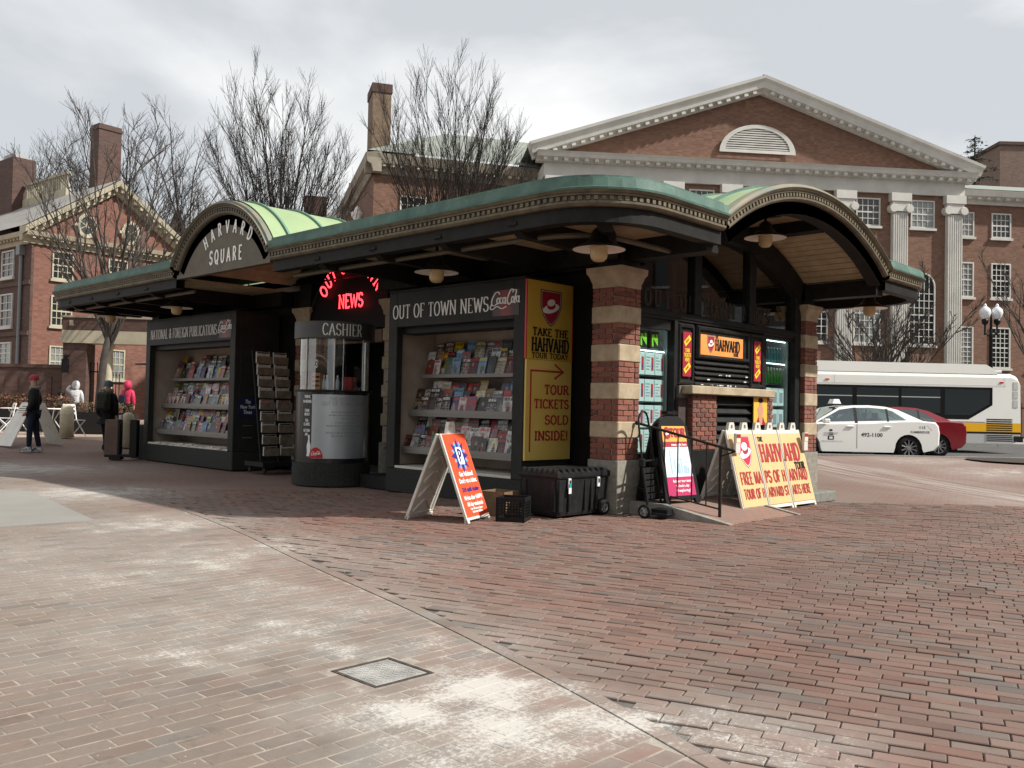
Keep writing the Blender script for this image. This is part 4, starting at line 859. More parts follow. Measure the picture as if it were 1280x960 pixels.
for s_, par, ystart, yend, lg0, lg1 in (('OUT OF TOWN NEWS', fa1, 4.03, 1.94, 1.86, 1.36), ('NATIONAL & FOREIGN PUBLICATIONS', fa2, 12.5, 9.55, 9.45, 8.98)):
    _, w0 = stroke_text(s_, .2, 'serif', 1, .1); mbt, w = stroke_text(s_, .2, 'serif', (ystart - yend) / w0, .1); lay_text('lettering', mbt, M_SIGNW, par, (-.4, ystart, 2.63), *FX, off=.004)
    b = MB(); b.add([(0, 0, 0), (lg0 - lg1, 0, 0), (lg0 - lg1, .35, 0), (0, .35, 0)], [(0, 1, 2, 3)]); m, t = newmat('cola_red_panel'); g = t.n('ShaderNodeSeparateXYZ', {0: t.n('ShaderNodeTexCoord').outputs['Generated']}).outputs[0]
    t.set('Base Color', t.ramp(g, [(0, (.03, .008, .008)), (.25, (.07, .008, .008)), (.45, (.22, .01, .012)), (.62, (.14, .008, .01)), (.8, (.04, .008, .008)), (1, (.02, .008, .008))])); t.set('Roughness', .4)
    lay_text('logo_panel', b, m, par, (-.4, lg0, 2.55), *FX, off=.004); lay_text('script_lettering', cola_script(lg0 - lg1 + .06), M_SIGNW, par, (-.4, lg0 + .04, 2.70), *FX, off=.007)
# yellow tour panel on the end of the near case
M_YPAN = mat('yellow_tour_panel', (.50, .32, .035), .45, c2=(.56, .38, .06), ns=1.5); YP = 1.255
b = MB(); b.box(-.385, .53, YP - .03, YP - .003, 1.965, 3.02); yp = obj('tour_panel', b, M_YPAN, c1); b = MB(); b.box(-.385, .53, YP - .034, YP - .003, .62, 1.96); yq = obj('tour_panel', b, mat('pale_yellow_tour_panel', (.56, .39, .08), .45, c2=(.62, .45, .12), ns=1.5), c1)
for x in (-.402, .53): b = MB(); b.box(x, x + .018, YP - .031, YP - .003, 1.965, 3.02); obj('red_edge', b, mat('red_trim', (.45, .02, .02), .4), c1)
yo = YP - .034; crest(yp, (.08, YP - .03, 2.42), FY, .43, .49, .003)
def ptxt(s_, h, w, x, z, m, par, style='slab', align='c', y=yo, gap=.1, fr=FY):
    _, w0 = stroke_text(s_, h, style, 1, gap); mbt, _ = stroke_text(s_, h, style, w / w0, gap, align=align); return lay_text('lettering', mbt, m, par, (x, y, z), *fr, off=.005)
ptxt('TAKE THE', .1, .72, .08, 2.285, M_INK, yp); ptxt('HAHVAHD', .18, .75, .08, 2.075, M_INK, yp); ptxt('TOUR TODAY', .07, .74, .08, 1.985, M_INK, yp)
ptxt('TOUR', .12, .5, .475, 1.505, M_REDINK, yq, align='r'); ptxt('TICKETS', .115, .70, .475, 1.315, M_REDINK, yq, align='r'); ptxt('SOLD', .115, .48, .475, 1.10, M_REDINK, yq, align='r'); ptxt('INSIDE!', .12, .68, .475, .885, M_REDINK, yq, align='r')
b = MB(); b.box(-.31, .36, -.004, 0, 1.80, 1.825); b.box(-.31, -.285, -.004, 0, .73, 1.80)
for sg in (1, -1): b.loft([[(x, y, z) for y in (-.0045, -.001)] for x, z in ((.36, 1.8125 + .0), (.18, 1.8125 + sg * .1), (.18, 1.8125 + sg * .075), (.34, 1.8125 - sg * .01))], closed=False); b.add([(.375, -.0047, 1.8125), (.18, -.0047, 1.8125 + sg * .11), (.16, -.0047, 1.8125 + sg * .09), (.33, -.0047, 1.8125)], [(0, 1, 2, 3)])
obj('arrow', b, M_REDINK, yq, loc=(0, yo, 0))
b = MB(); b.box(-.31, .085, 8.806, 8.818, 1.03, 1.40); ny = obj('name_plate', b, mat('navy_plate', (.01, .014, .06), .4), c2)
for i, (s_, w) in enumerate((('The', .12), ('New York', .32), ('Times', .2))):
    mt_ = font_text(s_, .075, .72, .012, 'CENTER', .12); lay_text('lettering', mt_, M_WINK, ny, (-.11, 8.806, 1.285 - i * .1), *FY, off=.003)
for z in (.85, .62): b = MB(); b.box(-.2, .0, 8.8, 8.818, z, z + .012); obj('slot', b, M_SHLF, c2)
# scattered papers on the far case's sill
for k in range(9):
    o = link('paper_bundle', None) if False else None
    b = MB(); b.cbox(-.13, .13, -.09, .09, 0, random.uniform(.01, .03), .003); yy = 9.3 + k * .33
    tag(obj('folded_paper', b, mat('newsprint', (.55, .53, .48), .8, c2=(.45, .43, .4), ns=12), M=TR(-.3 + random.uniform(-.02, .04), yy, .4005) @ RZ(random.uniform(-.5, .5))), 'loose folded paper on the sill under the foreign publications shelves', 'paper', 'loose papers on the far case sill')
# ---------------------------------------------------------------- cashier booth
CC = (-.36, 5.62)
def wrap(mb, R, amid, z0): return [(CC[0] + R * cos(amid + x / R) + 0, CC[1] + R * sin(amid + x / R), z0 + y + 0) for x, y, l in mb.v]
def wrap_text(s_, style, h, w, R, adeg, z, m, par, name='lettering', gap=.1):
    _, w0 = stroke_text(s_, h, style, 1, gap); mbt, _ = stroke_text(s_, h, style, w / w0, gap, align='c'); lay = [v[2] for v in mbt.v]
    mbt.v = [(CC[0] + (R + l) * cos(radians(adeg) + x / R), CC[1] + (R + l) * sin(radians(adeg) + x / R), z + y) for x, y, l in mbt.v]; return obj(name, mbt, m, par)
def arcwall(R0, R1, a0, a1, z0, z1, n=24):
    b = MB(); b.loft([[(CC[0] + r * cos(a), CC[1] + r * sin(a), z) for r, z in ((R0, z0), (R1, z0), (R1, z1), (R0, z1))] for a in [radians(a0 + (a1 - a0) * i / n) for i in range(n + 1)]], True, True); return b
booth = thing('cashier_booth', 'black rounded cashier booth with curved glass and silver history panel', 'booth'); A0, A1 = 150, 355
obj('base', arcwall(.2, .635, A0, A1, 0, .36), M_BASE, booth, False); ctr = obj('counter_front', arcwall(.3, .6, A0, A1, .362, 1.5), mat('gloss_black_panel', (.012, .012, .013), .25), booth); obj('counter_top', arcwall(.1, .64, A0, A1, 1.502, 1.535), M_FRAME, booth)
sp_ = obj('silver_panel', arcwall(.602, .61, 203, 302, .44, 1.46), mat('brushed_silver_panel', (.42, .46, .475), .38, .55, c2=(.36, .41, .43), ns=2), booth)
M_ENGR = mat('engraved_grey', (.26, .28, .29), .5)
for i, (s_, h, w) in enumerate((('THE HISTORIC', .06, .5), ('OUT OF TOWN NEWS', .06, .74), ('', 0, 0), ('LANDMARK NEWSSTAND', .035, .44), ('OF HARVARD SQUARE', .035, .5), ('', 0, 0), ('PAPERS FROM', .035, .3), ('FAR AND NEAR', .035, .54), ('', 0, 0), ('SERVING CAMBRIDGE', .035, .56), ('SINCE LONG AGO', .035, .4))):
    pass
for s_, h, w, z in (('THE HISTORIC', .058, .5, 1.36), ('OUT OF TOWN NEWS', .058, .74, 1.285)): wrap_text(s_, 'sans', h, w, .612, 253, z, M_ENGR, sp_)
b = MB()      # fine engraved lines, too small to read
rr = random.Random(11)
for z, w in ((1.17, .42), (1.12, .5), (1.07, .1), (1.0, .3), (.95, .56), (.90, .08), (.84, .58), (.79, .4)):
    x = -w / 2
    while x < w / 2:
        l_ = rr.uniform(.02, .06); a0 = radians(253) + x / .612; a1 = radians(253) + (x + l_) / .612; q = [(CC[0] + .6118 * cos(a), CC[1] + .6118 * sin(a)) for a in (a0, a1)]
        b.quad((*q[0], z), (*q[1], z), (*q[1], z + .022), (*q[0], z + .022)); x += l_ + .014
obj('engraved_lines', b, M_ENGR, sp_, kind='stuff')
for s_, z, w in (('TORIC', 1.40, .13), ('N NEWS', 1.325, .17), ('FROM', 1.18, .09), ('AROLD', 1.12, .11), ('TEA', 1.02, .07), ('CLAIRE', .96, .13), ('ACTION', .86, .13), ('AIR', .80, .06)): wrap_text(s_, 'bold', .042, w, .602, 193, z, M_WINK, ctr)
def cola_bottle(adeg, R, m, z0=.47, h=.34):
    prof = [(.0, .035), (.04, .037), (.2, .03), (.42, .038), (.55, .034), (.68, .018), (.8, .013), (.97, .014), (1, .012)]; b = MB()
    b.loft([[(CC[0] + R * cos(radians(adeg) + s_ * w / R), CC[1] + R * sin(radians(adeg) + s_ * w / R), z0 + q * h) for s_ in (-1, 1)] for q, w in prof], closed=False); return b
obj('bottle_print', cola_bottle(198, .602, M_WINK), M_WINK, ctr); obj('bottle_print', cola_bottle(293, .6125, M_ENGR), mat('etched_bottle', (.52, .55, .56), .5), sp_)
b = MB(); R = .6135; n = 22; V = [(CC[0] + R * cos(radians(211) + x / R), CC[1] + R * sin(radians(211) + x / R), z) for x, z in [(.12 * cos(radians(q)), .445 + .17 * max(0, sin(radians(q)))) for q in range(0, 181, 9)]]
b.add(V + [(x, y, .445) for x, y, z in V], [(i, i + 1, len(V) + i + 1, len(V) + i) for i in range(len(V) - 1)]); obj('red_disc', b, mat('cola_red', (.42, .008, .012), .4), sp_)
cs = cola_script(.16); lay = [v[2] for v in cs.v]; cs.v = [(CC[0] + (.6155 + l) * cos(radians(204) + x / .6155), CC[1] + (.6155 + l) * sin(radians(204) + x / .6155), .50 + y) for x, y, l in cs.v]; obj('script_lettering', cs, M_WINK, sp_)
b = MB(); b.loft([[(CC[0] + .56 * cos(radians(q)), CC[1] + .56 * sin(radians(q)), z) for z in (1.537, 2.36)] for q in range(A0, A1 + 1, 5)], closed=False); obj('glass', b, M_GLASS, booth, True)
M_CHR = mat('brushed_post', (.5, .5, .48), .35, .8)
for a in (186, 236, 290, 335): b = MB(); b.tube([(CC[0] + .57 * cos(radians(a)), CC[1] + .57 * sin(radians(a)), z) for z in (1.537, 2.36)], .012, 8); obj('glazing_post', b, M_CHR, booth)
sb = obj('sign_band', arcwall(.1, .66, A0 + 8, 330, 2.362, 2.63, 30), mat('charcoal_sign_band', (.05, .052, .049), .5), booth); wrap_text('CASHIER', 'serif', .185, .66, .662, 247, 2.405, M_SIGNW, sb)
b = MB(); b.add([(CC[0] + .563 * cos(radians(206) + .05 * cos(q)), CC[1] + .563 * sin(radians(206) + .05 * cos(q)), 1.95 + .065 * sin(q)) for q in [2 * pi * i / 20 for i in range(20)]], [tuple(range(20))]); obj('round_sticker', b, M_WINK, booth)
b = MB(); b.tube([(CC[0] + .565 * cos(radians(206) + .03 * cos(q)), CC[1] + .565 * sin(radians(206) + .03 * cos(q)), 1.95 + .04 * sin(q)) for q in [2 * pi * i / 16 for i in range(17)]], .007, 6); obj('sticker_mark', b, M_INK, booth)
def small_box(name, label, cat, a, r, z, w, d, h, m, grp=None, rot=0):
    b = MB(); b.cbox(-w / 2, w / 2, -d / 2, d / 2, 0, h, .004); return tag(obj(name, b, m, M=TR(CC[0] + r * cos(radians(a)), CC[1] + r * sin(radians(a)), z) @ RZ(radians(a) + pi / 2 + rot)), label, cat, grp)
bx = small_box('counter_rack', 'small orange wooden rack on the cashier counter behind the glass', 'rack', 200, .44, 1.537, .17, .1, .27, mat('orange_wood', (.42, .17, .05), .5))
for z in (.05, .12, .19): b = MB(); b.box(-.07, .07, -.056, -.05, z, z + .03); obj('slot', b, M_INK, bx)
for k, (a, r) in enumerate(((214, .42), (222, .46), (244, .42))):
    c = thing('water_bottle', 'clear water bottle standing on the cashier counter inside the glass', 'bottle', (CC[0] + r * cos(radians(a)), CC[1] + r * sin(radians(a)), 1.537), 0, 'water bottles on the cashier counter'); b = MB(); b.lathe([(.03, 0), (.032, .02), (.032, .13), (.013, .19), (.013, .22)], 10, cap0=True, cap1=True); obj('body', b, mat('clear_plastic', (.5, .55, .56), .15), c, True); b = MB(); b.lathe([(.015, .21), (.015, .235)], 8, cap1=True); obj('cap', b, M_WINK, c)
small_box('candy_box', 'red candy display box on the cashier counter behind the glass', 'box', 300, .3, 1.537, .2, .14, .22, mat('red_box', (.32, .02, .02), .5))
# dark shelving niche between booth and near case
nich = thing('side_shelving', 'narrow black shelving between the cashier booth and the near case', 'shelving'); 
b = MB(); b.box(.45, .5, 4.16, 5.05, .2, 2.9); obj('back', b, M_WALL, nich); b = MB(); b.box(-.3, .5, 4.14, 4.9, 0, .2); obj('plinth', b, M_FRAME, nich)
for z in (.62, .98, 1.34, 1.7): b = MB(); b.box(.12, .45, 4.16, 4.85, z - .015, z); obj('shelf', b, M_FRAME, nich)
for z in (.62, .98, 1.34, 1.7):
    for k in range(3):
        nm, w, me = mag_me[(k * 7 + int(z * 10) * 4) % len(mag_me)]; o = link('magazine', me); o.matrix_world = TR(.2, 4.24 + k * .215 + w / 2, z + .001) @ RZ(-pi / 2) @ Matrix.Rotation(-.25, 4, 'X')
        tag(o, nm + ' magazine on the dark shelving beside the cashier booth, shelf at %s height' % {.62: 'knee', .98: 'hip', 1.34: 'chest', 1.7: 'head'}[z], 'magazine', 'magazines on the side shelving %d' % int(z * 100))
# neon over the booth
M_NEON = mat('red_neon_tube', (1, .05, .06), .4, emit=3.2, ecol=(1, .045, .06))
def neon_text(s_, h, sx, gap, place, par):
    x = 0; w = sum((GL[c][0] + gap) * sx for c in s_) * h
    for c in s_:
        b = MB()
        gw, strokes, ser = GL[c]
        for pl in strokes:
            for sg in (-.045, .045):
                q = []
                for i, p in enumerate(pl):
                    a = pl[max(i - 1, 0)]; e = pl[min(i + 1, len(pl) - 1)]; dx, dy = e[0] - a[0], e[1] - a[1]; ln = hypot(dx, dy) or 1; q.append((p[0] - dy / ln * sg, p[1] + dx / ln * sg))
                b.tube([place(x, u * sx * h, v * h, gw * sx * h, w) for u, v in q], .0075, 5)
        for q in ser:
            if q != 'v': b.tube([place(x, (q[0] - .13) * sx * h, q[1] * h, gw * sx * h, w), place(x, (q[0] + .13) * sx * h, q[1] * h, gw * sx * h, w)], .0075, 5)
        x += (gw + gap) * sx * h
        if b.v: obj('neon_letter', b, M_NEON, par)
neon = thing('neon_sign', 'red neon sign reading out of town news in the dark arch above the cashier', 'neon sign')
NX, NY0, NZ0, NR = .50, 6.42, 2.81, .9
b = MB(); inner = 1.35; pl = [(NY0 + inner * cos(radians(q)), 2.66 + inner * .9 * sin(radians(q))) for q in range(0, 181, 6)]
b.loft([[(x, y, z) for y, z in pl] for x in (.6, .56)], True, True); obj('dark_glass_panel', b, mat('dark_arch_glass', (.006, .006, .007), .6), neon); b = MB(); b.tube([(.55, y, z) for y, z in pl], .035, 8); obj('arch_frame', b, M_BLACK, neon)
neon_text('NEWS', .235, .86, .08, lambda x, u, v, gw, w: (NX, 6.77 - (x + u), 3.05 + v), neon)
def arcpl(x, u, v, gw, w):
    s_ = x + gw / 2 - w / 2; a = radians(90) + s_ / NR * -1; lx = u - gw / 2; rr_ = NR + v
    yy = rr_ * cos(a) + lx * sin(a); zz = rr_ * sin(a) - lx * cos(a); return (NX, NY0 - yy, NZ0 + zz)
neon_text('OUT OF TOWN', .235, .84, .12, arcpl, neon)
b = MB(); b.box(.5, .62, 5.46, 7.72, 2.40, 2.62); obj('lintel', b, mat('dark_red_brick_lintel', (.1, .045, .035), .8, c2=(.2, .14, .1), ns=5), neon)
# slanted newspaper rack
rk = thing('newspaper_rack', 'slanted two-column newspaper rack on a wheeled base between booth and far case', 'newspaper rack', (.08, 8.0, 0)); M_RK = mat('black_rack_wire', (.03, .03, .028), .5, .4); M_POCK = mat('brown_newsprint_pocket', (.2, .175, .125), .8, c2=(.12, .105, .075), ns=10)
lean = .2
def rp(x, z, o=0): return (x, z * lean - o, z + .3 )
b = MB(); b.box(-.48, .52, -.3, .35, .14, .22); obj('platform', b, M_FRAME, rk)
for x, y in ((-.4, -.22), (.44, -.22), (-.4, .28), (.44, .28)): b = MB(); b.lathe([(.05, -.02), (.06, -.01), (.06, .01), (.05, .02)], 12, M=TR(x, y, .07) @ Matrix.Rotation(pi / 2, 4, 'Y'), cap0=True, cap1=True); obj('caster', b, M_INK, rk)
for x in (-.36, .0, .36): b = MB(); b.tube([rp(x, -.08), rp(x, 2.0)], .014, 8); obj('upright', b, M_RK, rk)
for r_ in range(9):
    for k in range(2):
        z = 1.78 - r_ * .215; x0 = -.34 + k * .36; b = MB(); b.add([rp(x0, z - .04, .09), rp(x0 + .32, z - .04, .09), rp(x0 + .32, z + .1, .12), rp(x0, z + .1, .12), rp(x0, z - .04, .0), rp(x0 + .32, z - .04, .0)], [(0, 1, 2, 3), (0, 4, 5, 1)]); obj('pocket', b, M_POCK, rk)
        n = thing('newspaper', 'folded newspaper in the slanted rack, %s column, pocket %s from the top' % (('outer', 'inner')[k], ('one', 'two', 'three', 'four', 'five', 'six', 'seven', 'eight', 'nine')[r_]), 'newspaper', (.08, 8.0, 0), 0, 'newspapers in the slanted rack'); up = rr.uniform(.03, .07) if r_ > 3 else .085
        b = MB(); q = [rp(x0 + .02, z - .03, .02), rp(x0 + .3, z - .03, .02), rp(x0 + .3, z + .1 + up, .055), rp(x0 + .02, z + .1 + up, .055), rp(x0 + .02, z - .03, .06), rp(x0 + .3, z - .03, .06), rp(x0 + .3, z + .1 + up, .085), rp(x0 + .02, z + .1 + up, .085)]
        b.add(q, [(4, 5, 6, 7), (3, 2, 1, 0), (7, 6, 2, 3), (0, 1, 5, 4), (1, 2, 6, 5), (0, 4, 7, 3)]); obj('sheets', b, mat('newsprint_white', (.6, .58, .53), .8, c2=(.35, .34, .32), ns=25), n)
        b = MB(); q = [rp(x0 + .04, z + .1 + up - .03, .0865), rp(x0 + .28, z + .1 + up - .03, .0865), rp(x0 + .28, z + .1 + up - .008, .0885), rp(x0 + .04, z + .1 + up - .008, .0885)]; b.add(q, [(0, 1, 2, 3)]); obj('masthead', b, M_CRIM if r_ == 4 else M_INK, n)
# ---------------------------------------------------------------- landing, ramp and handrail
M_RAMPB = far_brick('ramp_brick', (.26, .13, .095), (.21, .115, .085), (.12, .09, .075), 0, .2, .075, 0)
M_CURB = mat('worn_concrete_curb', (.27, .255, .225), .85, c2=(.2, .19, .17), ns=8, dirt=.4)
land = thing('entrance_landing', 'low stone landing block beside the far brick pier behind the tour boards', 'landing')
b = MB(); b.cbox(2.06, 4.35, -.88, -.02, 0, .15, .012); obj('block', b, mat('grey_green_stone', (.19, .195, .17), .85, c2=(.14, .145, .125), ns=9, dirt=.4), land)
ramp = thing('brick_ramp', 'short brick ramp with pale concrete curbs leading to the kiosk counter', 'ramp')
b = MB(); b.loft([[(x, .0, 0), (x, -1.40, .0), (x, -.5, .148), (x, .0, .148)] for x in (.36, 1.98)], True, True); obj('brick_surface', b, M_RAMPB, ramp)
for x0, x1 in ((.27, .36), (1.98, 2.05)): b = MB(); b.loft([[(x, .0, 0), (x, -1.44, .0), (x, -1.44, .01), (x, -.5, .165), (x, .0, .165)] for x in (x0, x1)], True, True); obj('curb', b, M_CURB, ramp)
M_RAIL = mat('black_handrail_paint', (.014, .014, .014), .4, c2=(.03, .022, .016), ns=30)
hr = thing('ramp_handrail', 'black iron handrail with balusters along the brick ramp', 'handrail')
def rl(t_, z=None): x = .37 + .21 * t_; y = -.04 - 1.08 * t_; return (x, y, 1.15 - .26 * t_) if z is None else (x, y, z)
b = MB(); b.tube([rl(-.02), rl(1.0), rl(1.16)], .017, 8); obj('top_rail', b, M_RAIL, hr); b = MB(); b.tube([rl(0, .33), rl(1, .14)], .011, 6); obj('bottom_rail', b, M_RAIL, hr)
b = MB(); b.tube([rl(1, 0), rl(1, .895)], .02, 8); obj('post', b, M_RAIL, hr); b = MB(); b.tube([rl(1.17), rl(1.0, .78)], .011, 6); obj('brace', b, M_RAIL, hr); b = MB(); b.sphere(rl(-.01), .03, 10, 8); obj('wall_boss', b, M_RAIL, hr)
for t_ in (.17, .34, .5, .67, .84): b = MB(); b.tube([rl(t_, .33 - .19 * t_), rl(t_)], .0095, 6); obj('baluster', b, M_RAIL, hr)
# ---------------------------------------------------------------- A-frame boards
M_PLAS = mat('white_moulded_plastic', (.64, .62, .565), .45, c2=(.56, .54, .485), ns=5, dirt=.25)
def board(parent, w, L_, lean_sign, y0, y1, z0, z1, ribs=True, m=M_PLAS):
    """one leaf from (y0,z0) at the foot to (y1,z1) at the hinge; returns a frame on its outer face"""
    d = Vector((0, y1 - y0, z1 - z0)); ln = d.length; ey = d.normalized(); ex = Vector((1, 0, 0)) * lean_sign; nz_ = ex.cross(ey); M = frame_m((0, y0, z0), ex, ey); e = bpy.data.objects.new('leaf', None); COL.objects.link(e); e.parent = parent; e.matrix_local = M
    b = MB(); b.cbox(-w / 2, -w / 2 + .035, 0.0, ln, -.035, 0, .006); obj('side_rail', b, m, e); b = MB(); b.cbox(w / 2 - .035, w / 2, 0.0, ln, -.035, 0, .006); obj('side_rail', b, m, e)
    b = MB(); b.box(-w / 2 + .035, w / 2 - .035, .06, ln - .02, -.016, -.004); obj('panel', b, m, e); b = MB(); b.cbox(-w / 2 + .035, w / 2 - .035, .035, .075, -.03, .0, .004); obj('cross_rail', b, m, e); b = MB(); b.cbox(-w / 2 + .035, w / 2 - .035, ln - .06, ln - .005, -.03, -.001, .004); obj('cross_rail', b, m, e)
    for s_ in (-1, 1): b = MB(); b.cbox(s_ * w / 2 - (.05 if s_ > 0 else 0), s_ * w / 2 + (.05 if s_ < 0 else 0), -.0, .05, -.045, .004, .006); obj('foot', b, m, e)
    if ribs:
        for i in range(5):
            for s_ in (-1, 1):
                yy = .16 + i * (ln - .3) / 4.2; b = MB(); b.box(-.11, .11, -.008, .008, -.034, -.016, M=TR(s_ * .12, yy, 0) @ RZ(s_ * -.65)); obj('rib', b, m, e)
    return e, ln
def handle(parent, x, y, z, w=.2, h=.13, m=M_PLAS):
    b = MB(); o = [(-w / 2, 0), (w / 2, 0), (w * .36, h * .8), (w * .28, h), (-w * .28, h), (-w * .36, h * .8)]; i = [(-w * .14, h * .3), (w * .14, h * .3), (w * .14, h * .62), (w * .08, h * .72), (-w * .08, h * .72), (-w * .14, h * .62)]
    V = [(x + q, y + t_, z + r) for t_ in (-.02, .02) for q, r in o + i]; F_ = []
    for k in range(6):
        n = (k + 1) % 6; F_ += [(k, n, 6 + n, 6 + k), (12 + n, 12 + k, 18 + k, 18 + n), (n, k, 12 + k, 12 + n), (6 + k, 6 + n, 18 + n, 18 + k)]
    b.add(V, F_); obj('handle', b, m, parent)
EXI = ((1, 0, 0), (0, 1, 0))
def bt(par, s_, h, w, x, y, m, style='sans', align='c', off=.004, gap=.1):
    _, w0 = stroke_text(s_, h, style, 1, gap); mbt, _ = stroke_text(s_, h, style, w / w0, gap, align=align); return lay_text('lettering', mbt, m, par, (x, y, 0), *EXI, off=off)
def ft(par, s_, h, w, x, y, m, bold=.04, off=.004, align='CENTER'):
    mb_ = font_text(s_, h, 1, bold, align); xs_ = [v[0] for v in mb_.v]; k = w / (max(xs_) - min(xs_)); mb_.v = [(vx * k, vy, vz) for vx, vy, vz in mb_.v]; return lay_text('lettering', mb_, m, par, (x, y, 0), *EXI, off=off)
M_SHEET = mat('orange_red_sign_face', (.66, .07, .022), .45, c2=(.62, .08, .03), ns=2); M_NAVY = mat('navy_ink', (.02, .02, .16), .5); M_SKYB = mat('sky_blue_ink', (.1, .35, .75), .5)
ps_ = thing('parking_sign', 'white A-frame board with orange parking notice and navy starburst', 'sign', (-1.93, .98, 0), atan2(.366, .93))
e, ln = board(ps_, .61, 1.1, 1, -.41, -.03, 0, 1.0, ribs=False); e2, _ = board(ps_, .61, 1.1, -1, .41, .03, 0, 1.0); handle(ps_, 0, 0, .99, .22, .14)
b = MB(); b.box(-.285, .285, .07, ln - .012, .001, .006); fc = obj('notice', b, M_SHEET, e)
def star(cx, cy, R, r, n, a0=90): return [(cx + (R if i % 2 == 0 else r) * cos(radians(a0 + 180 * i / n)), cy + (R if i % 2 == 0 else r) * sin(radians(a0 + 180 * i / n))) for i in range(2 * n)]
lay_text('starburst', flat(star(0, .79, .185, .11, 8, 112)), M_SKYB, fc, (0, 0, .006), *EXI, off=.001); lay_text('starburst', flat(star(0, .79, .225, .11, 8, 90)), M_NAVY, fc, (0, 0, .006), *EXI, off=.002)
rp_ = [(.075 * sx_ - .02 * sx_ + .02 * cos(radians(a)) * 1, .79 + .105 * sy_ - .02 * sy_ + .02 * sin(radians(a))) for sx_, sy_, aa in ((1, 1, 0), (-1, 1, 90), (-1, -1, 180), (1, -1, 270)) for a in (aa, aa + 45, aa + 90)]
lay_text('badge', flat(rp_), M_WINK, fc, (0, 0, .006), *EXI, off=.003); bt(fc, 'P', .14, .085, 0, .72, M_NAVY, 'bold', off=.01)
for s_, h, w, y, m in (('Get Validated!', .055, .36, .545, M_WINK), ("Don't get a ticket.", .055, .46, .465, M_WINK), ('$10 until closing', .055, .44, .36, M_NAVY), ('Nights after 4:00PM', .05, .47, .265, M_WINK), ('All day weekends', .05, .42, .19, M_WINK), ('Over 100 Harvard Square', .026, .32, .145, M_WINK), ('businesses validate', .026, .26, .11, M_WINK)): ft(fc, s_, h, w, 0.01, y, m, .05, off=.009)
# the three tour boards
XB = [(1.42, 2.09), (2.115, 2.785), (2.81, 3.48)]; labs = ['tour A-frame board bearing the maroon hat shield, beside the ramp', 'middle tour A-frame board lettered HAHV, between the other two', 'tour A-frame board lettered AHD TOUR, beside the landing block']
M_TFACE = mat('apricot_sign_face', (.60, .41, .195), .5, c2=(.57, .385, .18), ns=2)
rows = [[('FREE MA', .55, .03), ('TOUR OF H', .54, .035)], [('PS OF H', .58, 0), ('ARVARD ST', .58, 0)], [('ARVARD', .54, -.03), ('ARTS HERE', .54, -.03)]]
for k, (x0, x1) in enumerate(XB):
    t_ = thing('tour_board', labs[k], 'sign', ((x0 + x1) / 2, -.66, 0), 0, 'tour A-frame boards'); w = x1 - x0
    e, ln = board(t_, w, 1.1, 1, -.32, -.03, 0, 1.08, ribs=False); board(t_, w, 1.0, -1, .36, .03, .152, 1.08)
    handle(t_, -.17, 0, 1.065, .18, .115); handle(t_, .17, 0, 1.065, .18, .115)
    b = MB(); b.box(-w / 2 + .022, w / 2 - .022, .085, ln - .055, .001, .006); fc = obj('notice', b, M_TFACE, e)
    bt(fc, rows[k][0][0], .155, rows[k][0][1], rows[k][0][2], .385, M_REDINK, 'bold', off=.01); bt(fc, rows[k][1][0], .125, rows[k][1][1], rows[k][1][2], .19, M_REDINK, 'bold', off=.01)
    if k == 0:
        lay_text('crest_border', flat([(x, y + .60) for x, y in shield(.36, .43)]), M_INK, fc, (0.02, 0, .006), *EXI, off=.001); lay_text('crest_line', flat([(x * .95, y * .96 + .612) for x, y in shield(.36, .43)]), M_WINK, fc, (.02, 0, .006), *EXI, off=.002); lay_text('crest_field', flat([(x * .9, y * .92 + .625) for x, y in shield(.36, .43)]), mat('bright_crimson', (.5, .02, .05), .45), fc, (.02, 0, .006), *EXI, off=.003)
        lay_text('hat_brim', flat(ell(.0, .80, .155, .06, .3)), M_WINK, fc, (.02, 0, .006), *EXI, off=.004); lay_text('hat_band', flat(ell(.01, .835, .08, .05, .25)), M_CRIM, fc, (.02, 0, .006), *EXI, off=.005); lay_text('hat_crown', flat(ell(.0, .89, .075, .055, .2)), M_WINK, fc, (.02, 0, .006), *EXI, off=.006)
    if k == 1: bt(fc, 'HAHV', .24, .60, .015, .67, M_REDINK, 'slab', off=.01); bt(fc, 'THE', .06, .14, -.21, .955, M_INK, 'slab', off=.01)
    if k == 2: bt(fc, 'AHD', .24, .46, -.075, .67, M_REDINK, 'slab', off=.01); bt(fc, 'TOUR', .1, .30, .08, .54, M_INK, 'slab', off=.01)
# leaflet holders clipped to the end boards
for x, y, lab in ((1.5, -.80, 'clear leaflet holder clipped to the shield board'), (3.43, -.80, 'clear leaflet holder clipped to the AHD board')):
    lh = thing('leaflet_holder', lab, 'leaflet holder', (x, y, .78)); b = MB(); b.cbox(-.06, .06, -.03, .005, 0, .26, .004); obj('holder', b, mat('grey_clear_plastic', (.55, .55, .52), .2), lh); b = MB(); b.box(-.05, .05, -.036, -.031, .14, .26); obj('leaflet', b, M_CREAM, lh); b = MB(); b.box(-.05, .05, -.0375, -.0362, .2, .25); obj('leaflet_heading', b, M_CRIM, lh)
